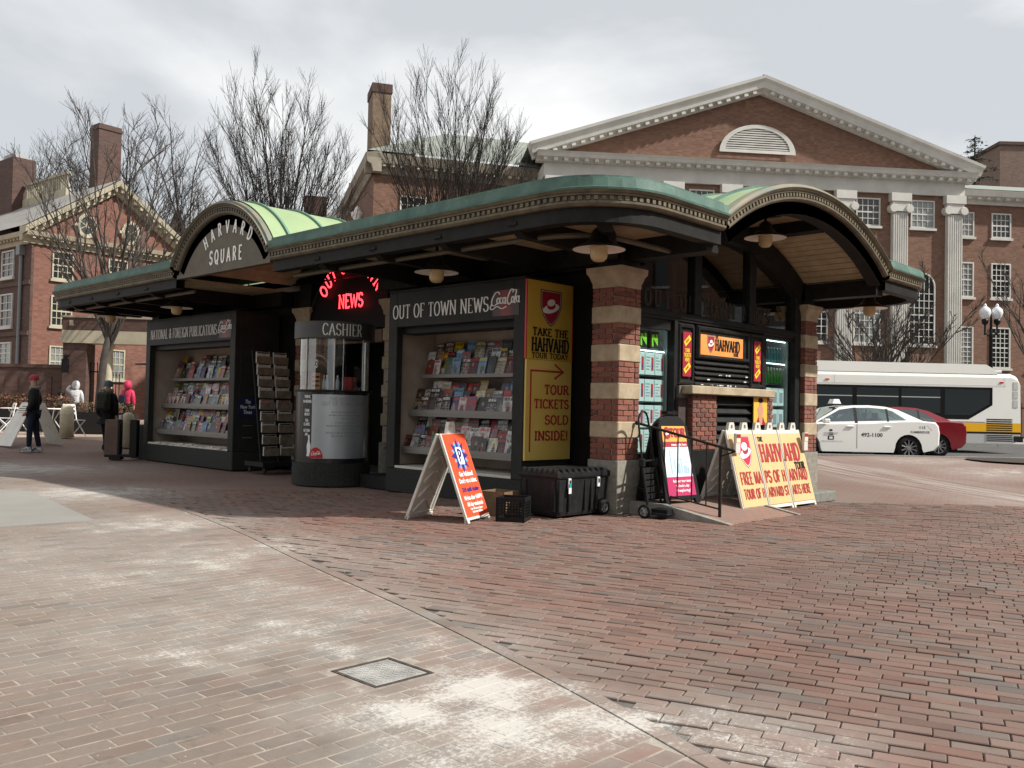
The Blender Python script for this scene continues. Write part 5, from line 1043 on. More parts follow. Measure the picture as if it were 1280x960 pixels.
# black rounded pavement sign on the landing
M_BPL = mat('black_moulded_plastic', (.014, .014, .015), .42)
es = thing('pavement_sign', 'black round-topped pavement sign with orange, pale blue and magenta poster', 'sign', (.72, -.28, .15), -.1)
for s_ in (1, -1):
    y0, y1 = -s_ * .26, -s_ * .03; d = Vector((0, y1 - y0, 1.1)); ey = d.normalized(); ex = Vector((s_, 0, 0)); e = bpy.data.objects.new('leaf', None); COL.objects.link(e); e.parent = es; e.matrix_local = frame_m((0, y0, 0), ex, ey)
    pl = [(-.34, 0), (-.26, 0), (-.24, .06), (.24, .06), (.26, 0), (.34, 0), (.29, .92)] + [(.29 * cos(radians(q)), .92 + .22 * sin(radians(q))) for q in range(15, 180, 15)] + [(-.29, .92)]; b = MB(); b.loft([[(x, y, z) for x, y in pl] for z in (-.04, 0)], True, True); obj('board', b, M_BPL, e)
    if s_ == 1:
        def tz(y): return .275 - .05 * y / 1.0
        for n_, ya, yb, m in (('poster_foot', .1, .34, mat('magenta_print', (.42, .015, .1), .5)), ('poster_middle', .34, .72, mat('pale_blue_print', (.50, .63, .72), .5, c2=(.62, .7, .74), ns=5)), ('poster_band', .72, .79, M_CRIM), ('poster_head', .79, .99, mat('amber_print', (.78, .36, .06), .5))):
            pf = lay_text(n_, flat([(-tz(ya), ya), (tz(ya), ya), (tz(yb), yb), (-tz(yb), yb)]), m, e, (0, 0, 0), *EXI, off=.003)
            if n_ == 'poster_foot':
                for i, (q, w) in enumerate((('Ask our tour team', .36), ('to book a day', .26), ('of exploring!', .28))): ft(pf, q, .036, w, .02, .27 - i * .06, M_WINK, .03)
            if n_ == 'poster_head': bt(pf, 'TOUR', .11, .3, .07, .85, M_CRIM, 'slab'); lay_text('round_crest', flat(ell(-.14, .9, .07, .08)), M_CRIM, pf, (0, 0, 0), *EXI, off=.003); lay_text('hat_mark', flat(ell(-.14, .9, .05, .025, .3)), M_WINK, pf, (0, 0, 0), *EXI, off=.005)
            if n_ == 'poster_band': ft(pf, 'meet right here', .035, .3, .06, .735, M_WINK, .03)
            if n_ == 'poster_middle':
                b = MB()
                for i, (px, py, w, h) in enumerate(((-.15, .38, .02, .3), (-.02, .38, .05, .13), (.05, .38, .02, .18), (.1, .38, .06, .1), (-.08, .45, .02, .12), (.12, .52, .08, .01), (.0, .56, .1, .008), (.17, .38, .03, .08))): b.add([(px, py, 0), (px + w, py, 0), (px + w, py + h, 0), (px, py + h, 0)], [(0, 1, 2, 3)])
                lay_text('sketch_lines', b, mat('pencil_blue', (.33, .45, .55), .6), pf, (0, 0, 0), *EXI, off=.002)
b = MB(); b.box(-.1, .1, -.05, .05, 1.12, 1.16); obj('hinge', b, M_BPL, es)
# folding hand truck
ht = thing('hand_truck', 'black folding hand truck with looped handle leaning by the near pier', 'hand truck', (.24, -.42, 0), .15)
b = MB(); arch = [(-.16 + 0, .1, .62)] + [(-.15, .14, .9), (-.14, .17, 1.1)] + [(-.13 * cos(radians(q)), .185, 1.17 + .13 * sin(radians(q))) for q in range(15, 180, 15)] + [(.14, .17, 1.1), (.15, .14, .9), (.16, .1, .62)]; b.tube(arch, .014, 8); obj('loop_handle', b, M_BPL, ht)
for s_ in (-1, 1): b = MB(); b.tube([(s_ * .185, .0, .1), (s_ * .175, .1, .66)], .017, 8); obj('frame_tube', b, M_BPL, ht); b = MB(); b.cbox(s_ * .185 - .03, s_ * .185 + .03, .06, .14, .62, .72, .01); obj('clamp', b, M_BPL, ht)
b = MB(); b.tube([(-.2, .1, .69), (.2, .1, .69)], .014, 8); obj('cross_bar', b, M_BPL, ht)
for z in (.25, .33, .41, .49, .57): b = MB(); b.cbox(-.18, .18, .02 + z * .12, .04 + z * .12, z - .03, z + .035, .004); obj('strap', b, mat('black_webbing', (.01, .01, .011), .8), ht)
b = MB(); b.cbox(-.2, .2, -.26, .02, .05, .075, .006); obj('toe_plate', b, M_BPL, ht); b = MB(); b.box(-.16, .16, -.24, -.02, .078, .12); obj('folded_strap', b, mat('black_webbing'), ht)
M_RUB = mat('black_rubber', (.012, .012, .012), .8); M_ALU = mat('alloy', (.42, .43, .44), .35, .85)
def wheel(par, x, y, z, r, w, spokes=6, nm='wheel'):
    e = bpy.data.objects.new(nm, None); COL.objects.link(e); e.parent = par; e.matrix_local = TR(x, y, z)
    R_ = Matrix.Rotation(pi / 2, 4, 'Y'); b = MB(); b.lathe([(r * .66, -w / 2), (r * .95, -w / 2), (r, -w * .3), (r, w * .3), (r * .95, w / 2), (r * .66, w / 2), (r * .66, -w / 2)], 24, M=R_); obj('tyre', b, M_RUB, e, True)
    b = MB(); b.lathe([(r * .66, -w * .45), (r * .62, -w * .3), (r * .62, w * .3), (r * .66, w * .45)], 24, M=R_); b.lathe([(.0, -w * .42), (r * .16, -w * .42), (r * .16, w * .42), (0, w * .42)], 12, M=R_)
    for k in range(spokes):
        Ms = R_ @ RZ(2 * pi * k / spokes); b.cbox(r * .1, r * .64, -r * .05, r * .05, w * .2, w * .36, .002, M=Ms); b.cbox(r * .1, r * .64, -r * .05, r * .05, -w * .36, -w * .2, .002, M=Ms)
    obj('rim', b, M_ALU, e); return e
for s_ in (-1, 1): wheel(ht, s_ * .225, .03, .085, .085, .04, 5)
# rolling tool chest
tc_ = thing('tool_chest', 'black wheeled plastic tool chest with white latches below the yellow panel', 'tool chest', (-.97, .13, 0)); M_CHEST = mat('black_chest_plastic', (.013, .013, .014), .38, c2=(.02, .02, .021), ns=9, bump=.15, bs=200)
b = MB(); L_, Wd = .96, .60
b.loft([[(x0, y0, z), (x1, y0, z), (x1, y1, z), (x0, y1, z)] for z, i in ((.03, .035), (.06, .025), (.46, .0), (.48, .0)) for x0, x1, y0, y1 in [(i, L_ - i, i, Wd - i)]], True, True); obj('body', b, M_CHEST, tc_)
b = MB(); b.loft([[(-i, -i, z), (L_ + i, -i, z), (L_ + i, Wd + i, z), (-i, Wd + i, z)] for z, i in ((.48, .015), (.5, .022), (.545, .018), (.58, -.03), (.588, -.06))], True, True); obj('lid', b, M_CHEST, tc_)
for k in range(7): b = MB(); b.cbox(-.016, .05, .04 + k * .085, .075 + k * .085, .53, .592, .006); obj('lid_rib', b, M_CHEST, tc_)
for k in range(8): b = MB(); b.cbox(.06 + k * .11, .1 + k * .11, -.02, .04, .535, .594, .006); obj('lid_rib', b, M_CHEST, tc_)
for x0, x1 in ((.02, .1), (.2, .235), (.5, .53), (.62, .66), (.72, .75)): b = MB(); b.cbox(x0, x1, -.012, .03, .08, .46, .006); obj('rib', b, M_CHEST, tc_)
for y0, y1 in ((.03, .1), (.5, .57)): b = MB(); b.cbox(-.012, .03, y0, y1, .08, .46, .006); obj('rib', b, M_CHEST, tc_)
M_TAG = mat('white_latch', (.62, .63, .62), .4)
for x in (.17, .72): b = MB(); b.cbox(x, x + .05, -.03, -.012, .36, .48, .004); l_ = obj('latch', b, M_TAG, tc_); b = MB(); b.box(x + .012, x + .038, -.033, -.0305, .41, .46); obj('latch_clip', b, M_INK, l_)
b = MB(); b.box(.165, .215, -.036, -.032, .30, .37); obj('paper_tag', b, M_TAG, tc_); b = MB(); b.cbox(.175, .21, -.04, -.0365, .375, .42, .001); obj('teal_tag', b, mat('teal_tag', (.02, .3, .33), .4), tc_)
wheel(tc_, .86, -.012, .1, .095, .05, 6).rotation_euler = (0, 0, pi / 2)
# milk crate and cardboard box
cr_ = thing('milk_crate', 'black plastic lattice milk crate between the parking sign and tool chest', 'crate', (-1.43, .40, 0), radians(30)); M_CRT = mat('black_crate_plastic', (.012, .012, .012), .5); s_ = .17; hz_ = .28
for k in range(4):
    Mk = RZ(k * pi / 2); b = MB(); b.cbox(-s_, s_, -s_, -s_ + .012, 0, .05, .002, M=Mk); b.cbox(-s_, s_, -s_, -s_ + .014, hz_ - .05, hz_, .002, M=Mk); b.cbox(-s_, -s_ + .03, -s_, -s_ + .012, .05, hz_ - .05, .002, M=Mk); b.cbox(s_ - .03, s_, -s_, -s_ + .012, .05, hz_ - .05, .002, M=Mk)
    for i in range(9): b.box(-s_ + .03 + i * .0345, -s_ + .037 + i * .0345, -s_ + .001, -s_ + .009, .05, hz_ - .05, M=Mk)
    for i in range(5): b.box(-s_ + .03, s_ - .03, -s_ + .002, -s_ + .008, .075 + i * .032, .082 + i * .032, M=Mk)
    obj('lattice_side', b, M_CRT, cr_)
b = MB(); b.box(-s_ + .013, s_ - .013, -s_ + .013, s_ - .013, .004, .02); obj('crate_floor', b, M_CRT, cr_); b = MB(); b.box(.06, .14, -s_ - .003, -s_ - .0005, .02, .06, M=RZ(pi / 2)); obj('red_label', b, M_REDL, cr_)
cb = thing('cardboard_box', 'open brown cardboard box tucked behind the milk crate', 'box', (-1.2, .86, 0), radians(12)); M_CARD = mat('brown_cardboard', (.17, .11, .06), .85, c2=(.13, .085, .045), ns=8)
for k in range(4): Mk = RZ(k * pi / 2); b = MB(); b.box(-.17, .17, -.17, -.164, 0, .3, M=Mk); obj('side', b, M_CARD, cb)
# ---------------------------------------------------------------- vehicles (street runs parallel to the camera-right axis)
STREET_M = Matrix(((RH.x, FH.x, 0, 0), (RH.y, FH.y, 0, 0), (0, 0, 1, 0), (0, 0, 0, 1)))
def street_m(px, D, z=ROAD_Z, yaw=0.0):
    p = at(px, 515, D); return TR(p.x, p.y, z) @ STREET_M @ RZ(yaw)
M_TWHITE = mat('white_car_paint', (.78, .78, .75), .28, coat=.6); M_RED = mat('candy_red_car_paint', (.2, .006, .014), .25, .3, coat=1); M_TGL = mat('dark_car_glass', (.045, .058, .06), .04); M_TRIM = mat('black_trim', (.015, .015, .015), .5); m, t = newmat('tinted_car_glass'); M_CGL = m; t.t.nodes.remove(t.b); lw_ = t.n('ShaderNodeLayerWeight', {'Blend': .5}); ms = t.n('ShaderNodeMixShader', {0: t.math('MULTIPLY_ADD', t.math('POWER', lw_.outputs['Facing'], 4.0), .8, .2), 1: t.n('ShaderNodeBsdfTransparent', {'Color': (.34, .42, .41, 1)}).outputs[0], 2: t.n('ShaderNodeBsdfGlossy', {'Roughness': .02, 'Color': (.9, 1, 1, 1)}).outputs[0]}); t.t.links.new(ms.outputs[0], t.t.nodes['Material Output'].inputs[0])
M_SEAT = mat('grey_seat_cloth', (.09, .088, .085), .9)
M_TAIL = mat('red_tail_lens', (.5, .015, .02), .15); M_CHROME = mat('chrome', (.6, .6, .6), .12, 1)
def arch_out(xc, r, z0, n=10): return [(xc + r * cos(radians(180 - 180 * i / n)), z0 + r * sin(radians(180 - 180 * i / n))) for i in range(n + 1)]
def car(name, label, cat, M, paint, lab_extra=None):
    """sedan with its nose towards -x (left in the street), side seen is y<0"""
    c = thing(name, label, cat, M=M, group='cars at the kerb'); hw = .91; wz, wr = .33, .33
    low = [(-2.38, .32), (-2.3, .22), (-1.64, .2)] + arch_out(-1.22, .385, .31) + [(-.8, .2), (1.18, .2)] + arch_out(1.6, .385, .31) + [(2.02, .22), (2.28, .28), (2.42, .42), (2.44, .75), (2.40, .95), (2.33, 1.04), (1.9, 1.075), (1.4, 1.06), (.4, .985), (-.95, .95), (-1.5, .90), (-2.05, .80), (-2.32, .66), (-2.42, .5)]
    b = MB(); cx, cz = 0, .62
    layers = []
    for y, k in ((-hw + .06, .965), (-hw + .012, .99), (-hw, .992), (-hw + .03, 1.0), (hw - .03, 1.0), (hw, .992), (hw - .012, .99), (hw - .06, .965)): pass
    for y, k, kz in ((-hw, .975, .93), (-hw + .02, .99, .97), (-hw + .09, 1.0, 1.0), (hw - .09, 1.0, 1.0), (hw - .02, .99, .97), (hw, .975, .93)):
        layers.append([(cx + (x - cx) * k, y, (z if z < .72 else cz + (z - cz) * kz)) for x, z in low])
    b.loft(layers, True, True); body = obj('body', b, paint, c)
    b = MB(); b.box(-2.2, 2.2, -hw + .14, hw - .14, .18, .5); obj('underbody', b, M_TRIM, c)
    out = [(-1.08, .93), (-.25, 1.40), (.1, 1.455), (.55, 1.47), (1.0, 1.44), (1.35, 1.36), (2.02, 1.055)]
    yw = lambda z: .86 - (z - .95) * .42
    n = len(out); b = MB(); V = [(x, -yw(z) + .0, z) for x, z in out] + [(x, yw(z), z) for x, z in out]; b.add(V, [(i, n + i, n + i + 1, i + 1) for i in range(n - 1) if i not in (0, n - 2)]); cab = obj('cabin', b, paint, c)
    for s_ in (-1, 1):                       # roof rails, pillars and belt as real members round the side glass
        sil = [(-1.08, .93), (-.25, 1.40), (.1, 1.455), (.55, 1.47), (1.0, 1.44), (1.35, 1.36), (2.02, 1.055)]; inn = [(-.9, .985), (-.24, 1.335), (.1, 1.39), (.55, 1.405), (1.0, 1.375), (1.2, 1.32), (1.56, 1.075)]
        q = MB(); q.add([(x, s_ * yw(z), z) for x, z in sil] + [(x, s_ * (yw(z) + .003), z) for x, z in inn], [(i, i + 1, n + i + 1, n + i) for i in range(n - 1)] + [(0, n, 2 * n - 1, n - 1)]); obj('side_frame', q, paint, cab)
        for x0, x1, z0, z1 in ((.13, .21, .98, 1.40), (1.01, 1.07, 1.0, 1.38)): q = MB(); q.add([(x0, s_ * (yw(z0) + .004), z0), (x1, s_ * (yw(z0) + .004), z0), (x1, s_ * (yw(z1) + .004), z1), (x0, s_ * (yw(z1) + .004), z1)], [(0, 1, 2, 3)]); obj('door_pillar', q, M_TRIM, cab)
    for xs_ in (-.35, .75):
        for ys_ in (-.38, .38): q = MB(); q.cbox(xs_, xs_ + .16, ys_ - .24, ys_ + .24, .7, 1.12, .05); st_ = obj('seat', q, M_SEAT, c); q = MB(); q.cbox(xs_ + .06, xs_ + .16, ys_ - .12, ys_ + .12, 1.13, 1.27, .03); obj('headrest', q, M_SEAT, st_)
    q = MB(); q.tube([(-.62 + .06 * cos(a_), -.38 + .17 * cos(a_) * 0 + .17 * sin(a_), .98 + .15 * cos(a_)) for a_ in [2 * pi * i / 16 for i in range(17)]], .014, 6); obj('steering_wheel', q, M_TRIM, c)
    q = MB(); q.box(-1.0, -.75, -.75, .75, .8, .97); obj('dashboard', q, M_TRIM, c)
    def side_win(poly, s_):
        q = MB(); q.add([(x, s_ * (yw(z) + .002), z) for x, z in poly], [tuple(range(len(poly)))] if s_ < 0 else [tuple(reversed(range(len(poly))))]); obj('window', q, M_CGL, cab)
    for s_ in (-1, 1):
        side_win([(-.9, .985), (.14, 1.01), (.14, 1.39), (.1, 1.39), (-.24, 1.335)], s_); side_win([(.2, 1.012), (1.02, 1.04), (1.02, 1.37), (.55, 1.405), (.2, 1.395)], s_); side_win([(1.06, 1.042), (1.56, 1.075), (1.2, 1.32), (1.06, 1.355)], s_)
        q = MB(); q.box(.16, .17, s_ * (hw + .001) - .002, s_ * (hw + .001) + .002, .3, .96); obj('door_seam', q, M_TRIM, c); q = MB(); q.box(-.92, -.912, s_ * (hw + .001) - .002, s_ * (hw + .001) + .002, .3, .9); obj('door_seam', q, M_TRIM, c)
        for xh in (-.02, .98): q = MB(); q.cbox(xh - .1, xh + .1, s_ * hw - .03, s_ * hw + .03, .87, .905, .008); obj('door_handle', q, paint, c)
        for xw in (-1.22, 1.6):
            w_ = wheel(c, xw, s_ * (hw - .13), wz, wr, .21, 10); w_.rotation_euler = (0, 0, pi / 2)
            q = MB(); q.lathe([(.38, -.1), (.38, .1), (.0, .1)], 20, M=TR(xw, s_ * (hw - .26), .33) @ Matrix.Rotation(pi / 2, 4, 'X')); obj('wheel_well', q, M_TRIM, c)
        q = MB(); q.add([(2.05, s_ * (hw - .004 + .006), .96), (2.39, s_ * (hw - .1), .98), (2.43, s_ * (hw - .12), .80), (2.2, s_ * (hw + .004), .82)], [(0, 1, 2, 3)]); obj('tail_light', q, M_TAIL, c)
        q = MB(); q.cbox(2.34, 2.447, s_ * .62 - .2, s_ * .62 + .2, .82, .95, .02); obj('tail_light', q, M_TAIL, c)
        q = MB(); q.cbox(-.78, -.62, s_ * (hw + .09) - .09, s_ * (hw + .09) + .09, .96, 1.08, .02); obj('wing_mirror', q, paint, c)
    for pts_, nm in (([(1.36, 1.35), (1.98, 1.07)], 'rear_window'), ([(-.28, 1.395), (-1.02, .965)], 'windscreen')):
        q = MB(); (xa, za), (xb, zb) = pts_; o_ = .008 * (1 if nm == 'rear_window' else -1); ya, yb = yw(za) - .01, yw(zb) - .01; q.add([(xa + o_, -ya, za + .006), (xa + o_, ya, za + .006), (xb + o_, yb, zb + .006), (xb + o_, -yb, zb + .006)], [(0, 1, 2, 3)] if nm != 'rear_window' else [(3, 2, 1, 0)]); obj(nm, q, M_CGL, cab)
    q = MB(); q.box(2.36, 2.45, -.6, .6, .4, .55); obj('bumper_insert', q, M_TRIM, c); return c
tx = car('taxi', 'white taxi saloon with roof light parked in front of the red car', 'taxi', street_m(1119 - 1.6 * 44, 25.2), M_TWHITE)
b = MB(); b.cbox(-.28, .02, -.22, .22, 1.47, 1.5, .01); rl_ = obj('roof_light_base', b, M_TRIM, tx); b = MB(); b.loft([[(-.25, -.2, 1.5), (-.01, -.2, 1.5), (-.01, .2, 1.5), (-.25, .2, 1.5)], [(-.2, -.17, 1.63), (-.06, -.17, 1.63), (-.06, .17, 1.63), (-.2, .17, 1.63)]], True, True); obj('roof_light', b, M_WINK, tx)
FS = ((1, 0, 0), (0, 0, 1))
def side_text(s_, h, w, x, z, m=M_INK, style='bold'):
    _, w0 = 0, 0; mb_ = font_text(s_, h, 1, .02); xs_ = [v[0] for v in mb_.v]; k = w / (max(xs_) - min(xs_)); mb_.v = [(a * k, bb, cc) for a, bb, cc in mb_.v]; lay_text('lettering', mb_, m, tx, (x, -.91, z), *FS, off=.004)
side_text('492-1100', .105, .58, .57, .62); side_text('CAMBRIDGE', .06, .52, 1.87, .74); side_text('113', .075, .15, 1.93, .86); side_text('AMBASSADOR BRATTLE CAB', .035, .58, -.52, .46, M_SILV)
b = MB(); b.add([(-.62, .52, 0), (-.46, .52, 0), (-.46, .62, 0), (-.62, .62, 0)], [(0, 1, 2, 3)]); b.add([(-.6, .64, 0), (-.48, .64, 0), (-.48, .72, 0), (-.6, .72, 0)], [(0, 1, 2, 3)]); b.add([(-.58, .75, 0), (-.5, .75, 0), (-.5, .80, 0), (-.58, .80, 0)], [(0, 1, 2, 3)]); lay_text('door_emblem', b, M_INK, tx, (0, -.91, 0), *FS, off=.004)
b = MB(); b.add([(-.585, .54, 0), (-.495, .54, 0), (-.495, .60, 0), (-.585, .60, 0)], [(0, 1, 2, 3)]); lay_text('emblem_gap', b, M_WINK, tx, (0, -.91, 0), *FS, off=.006)
for z, w in ((.70, .4), (.665, .36), (.63, .28)): b = MB(); b.add([(-.74, z, 0), (-.74 + w, z, 0), (-.74 + w, z + .014, 0), (-.74, z + .014, 0)], [(0, 1, 2, 3)]); lay_text('emblem_script', b, M_SILV, tx, (0, -.91, 0), *FS, off=.005)
b = MB(); b.add([(.78, 1.03, 0), (.92, 1.03, 0), (.92, 1.2, 0), (.78, 1.2, 0)], [(0, 1, 2, 3)]); o = obj('window_sticker', b, mat('green_sticker', (.2, .5, .36), .5), tx, M=frame_m((0, -.83, .03), (1, 0, 0), (0, .35, .94)))
car('parked_car', 'candy red saloon parked behind the white taxi in front of the bus', 'car', street_m(1157 - 1.6 * 40.5, 27.6), M_RED)
# --- city bus
bus = thing('city_bus', 'white city bus with yellow stripe and black window band across the road', 'bus', M=street_m(1276, 30.0)); BL, BH, BWd = 11.8, 2.68, 2.5
M_BUSW = mat('white_bus_paint', (.82, .82, .77), .35, coat=.3, c2=(.79, .79, .74), ns=.8); M_BUSG = mat('grey_bus_skirt', (.42, .43, .42), .45); M_BYEL = mat('yellow_bus_stripe', (.75, .40, .01), .4)
def bus_out(): return [(-BL, .34), (-9.2, .34)] + arch_out(-8.7, .5, .36) + [(-8.2, .34), (-4.05, .34)] + arch_out(-2.95 - .6, .5, .36) + [(-3.05, .34), (-.3, .34), (-.06, .42), (0, .8), (-.02, 2.3), (-.12, BH - .08), (-.3, BH), (-BL + .2, BH), (-BL, BH - .3)]
b = MB(); b.loft([[(x, y, z if z < 2.4 else z - dz2) for x, z in bus_out()] for y, dz2 in ((0, .14), (.03, .05), (.12, 0), (BWd - .12, 0), (BWd - .03, .05), (BWd, .14))], True, True); obj('body', b, M_BUSW, bus)
b = MB(); pl = [(-BL + .5, BH - .02), (-.75, BH - .02), (-.9, BH + .16), (-1.15, BH + .30), (-BL + .6, BH + .34)]; b.loft([[(x, y, z) for x, z in pl] for y in (.03, BWd - .03)], True, True); obj('roof_pod', b, M_BUSW, bus)
def bp(name, poly, m, off=.006, par=bus): q = MB(); q.add([(x, -off, z) for x, z in poly], [tuple(range(len(poly)))]); return obj(name, q, m, par)
wb = bp('window_band', [(-BL + .6, 1.22), (-3.6, 1.22), (-3.1, 1.13), (-1.75, 1.13), (-.95, 1.62), (-.95, 2.21), (-BL + .6, 2.21)], mat('black_window_band', (.01, .01, .011), .2), .004)
M_BGL = mat('dark_bus_glass', (.03, .036, .038), .02)
for x0, x1 in ((-10.6, -9.0), (-8.85, -7.3), (-7.15, -5.65), (-5.5, -4.1), (-4.0, -2.7)):
    w_ = bp('window', [(x0, 1.32), (x1, 1.32), (x1, 2.13), (x0, 2.13)], M_BGL, .008, wb); bp('window_bar', [(x0, 1.83), (x1, 1.83), (x1, 1.86), (x0, 1.86)], M_BUSG, .011, w_)
w_ = bp('window', [(-2.55, 1.27), (-1.7, 1.27), (-1.05, 1.66), (-1.05, 2.13), (-2.55, 2.13)], M_BGL, .008, wb)
bp('yellow_stripe', [(-BL, .73), (0.0, .73), (0.0, 1.03), (-BL, 1.03)], M_BYEL, .003); bp('black_line', [(-BL, .66), (0, .66), (0, .73), (-BL, .73)], M_TRIM, .0035); bp('blue_line', [(-BL, 1.03), (-1.2, 1.03), (-1.2, 1.06), (-BL, 1.06)], mat('blue_line', (.12, .22, .42), .4), .0035)
bp('skirt', [(-2.9, .34), (-.3, .34), (-.06, .44), (-.05, .66), (-2.9, .66)], M_BUSG, .003)
for i in range(7): bp('engine_grille_slat', [(-1.15, .70 + i * .072), (-.28, .70 + i * .072), (-.28, .735 + i * .072), (-1.15, .735 + i * .072)], M_TRIM, .008)
for i in range(4): bp('engine_grille_slat', [(-1.15, .42 + i * .06), (-.28, .42 + i * .06), (-.28, .45 + i * .06), (-1.15, .45 + i * .06)], M_TRIM, .008)
for x in (-2.86, -1.2, -6.2): bp('panel_seam', [(x, .36), (x + .012, .36), (x + .012, .66), (x, .66)], M_TRIM, .009)
for x in (-6.25, -.55): bp('panel_seam', [(x, 2.25), (x + .012, 2.25), (x + .012, 2.55), (x, 2.55)], M_BUSG, .009)
bp('roof_seam', [(-BL, 2.26), (-.5, 2.26), (-.5, 2.272), (-BL, 2.272)], M_BUSG, .009)
M_AMB = mat('amber_marker', (.6, .12, .02), .3)
for x, m in ((-6.55, M_AMB), (-.72, M_TAIL)): q = MB(); q.cbox(x, x + .13, -.02, .01, 2.36, 2.41, .006); obj('marker_light', q, m, bus)
for z in (1.55, 1.85, 2.15): q = MB(); q.cbox(-.26, -.1, -.012, .0, z, z + .26, .003); obj('corner_vent', q, mat('vent_grey', (.5, .5, .48), .4), bus)
q = MB(); q.cbox(-.25, .09, -.02, BWd + .02, .40, .62, .03); obj('bumper', q, M_TRIM, bus)
q = MB(); q.tube([(-.75, .4, BH - .02), (-.7, .4, BH + .08), (-.45, .4, BH + .1)], .05, 8); obj('exhaust', q, M_BUSG, bus)
for x in (-8.7, -3.55):
    for y in (.19, BWd - .19): w_ = wheel(bus, x, y, .48, .48, .3, 8); w_.rotation_euler = (0, 0, pi / 2)
    q = MB(); q.lathe([(.51, -.12), (.51, .12), (0, .12)], 20, M=TR(x, .3, .38) @ Matrix.Rotation(pi / 2, 4, 'X')); obj('wheel_well', q, M_TRIM, bus)
# --- twin globe street lamp beyond the bus
sm = street_m(1238, 38.5, ROAD_Z + .14); M_LPOST = mat('black_cast_lamp', (.012, .012, .013), .45); lp_ = thing('street_lamp', 'black cast-iron street lamp with twin glass globes behind the bus', 'street lamp', M=sm)
b = MB(); b.lathe([(.22, 0), (.22, .2), (.15, .35), (.13, .8), (.09, 1.0), (.07, 4.5), (.09, 4.55), (.06, 4.7), (.05, 5.25), (.02, 5.5)], 14, cap0=True); obj('post', b, M_LPOST, lp_, True)
for s_ in (-1, 1):
    b = MB(); b.tube([(0, 0, 4.62), (s_ * .13, 0, 4.62), (s_ * .26, 0, 4.75), (s_ * .26, 0, 5.2)], .04, 8); b.lathe([(.05, 3.95), (.12, 4.02), (.14, 4.15), (.1, 4.22)], 12, c=(s_ * .26, 0, 1.1)); b.lathe([(.0, 3.5), (.06, 3.55), (.03, 3.66)], 8, c=(s_ * .26, 0, 1.1)); obj('arm', b, M_LPOST, lp_)
    b = MB(); b.lathe([(.09, 4.2), (.19, 4.32), (.235, 4.48), (.21, 4.62), (.1, 4.73), (.06, 4.76), (.075, 4.8), (.02, 4.88)], 18, c=(s_ * .26, 0, 1.1), cap1=True); obj('globe', b, mat('frosted_globe', (.70, .71, .73), .15), lp_, True)
# ---------------------------------------------------------------- people
def skin(name, J, E_, m, parent, root, sub=1):
    """one continuous surface grown over a posed skeleton: J name->(x,y,z,r)"""
    names = list(J); me = bpy.data.meshes.new(name); bm = bmesh.new(); sl_ = bm.verts.layers.skin.verify(); vs = {}
    for n in names:
        x, y, z, r = J[n][:4]; v = bm.verts.new((x, y, z)); ry = J[n][4] if len(J[n]) > 4 else r; v[sl_].radius = (r, ry); v[sl_].use_root = (n == root); vs[n] = v
    for a, b in E_: bm.edges.new((vs[a], vs[b]))
    bm.to_mesh(me); bm.free(); o = bpy.data.objects.new(name, me); COL.objects.link(o); md = o.modifiers.new('s', 'SKIN'); md.use_smooth_shade = True; md.branch_smoothing = .6
    sb = o.modifiers.new('d', 'SUBSURF'); sb.levels = sb.render_levels = sub
    dg = bpy.context.evaluated_depsgraph_get(); me2 = bpy.data.meshes.new_from_object(o.evaluated_get(dg)); bpy.data.objects.remove(o); me2.materials.clear(); me2.materials.append(m); me2.polygons.foreach_set('use_smooth', [True] * len(me2.polygons))
    return link(name, me2, parent)
M_SKIN = mat('skin', (.46, .27, .19), .55)
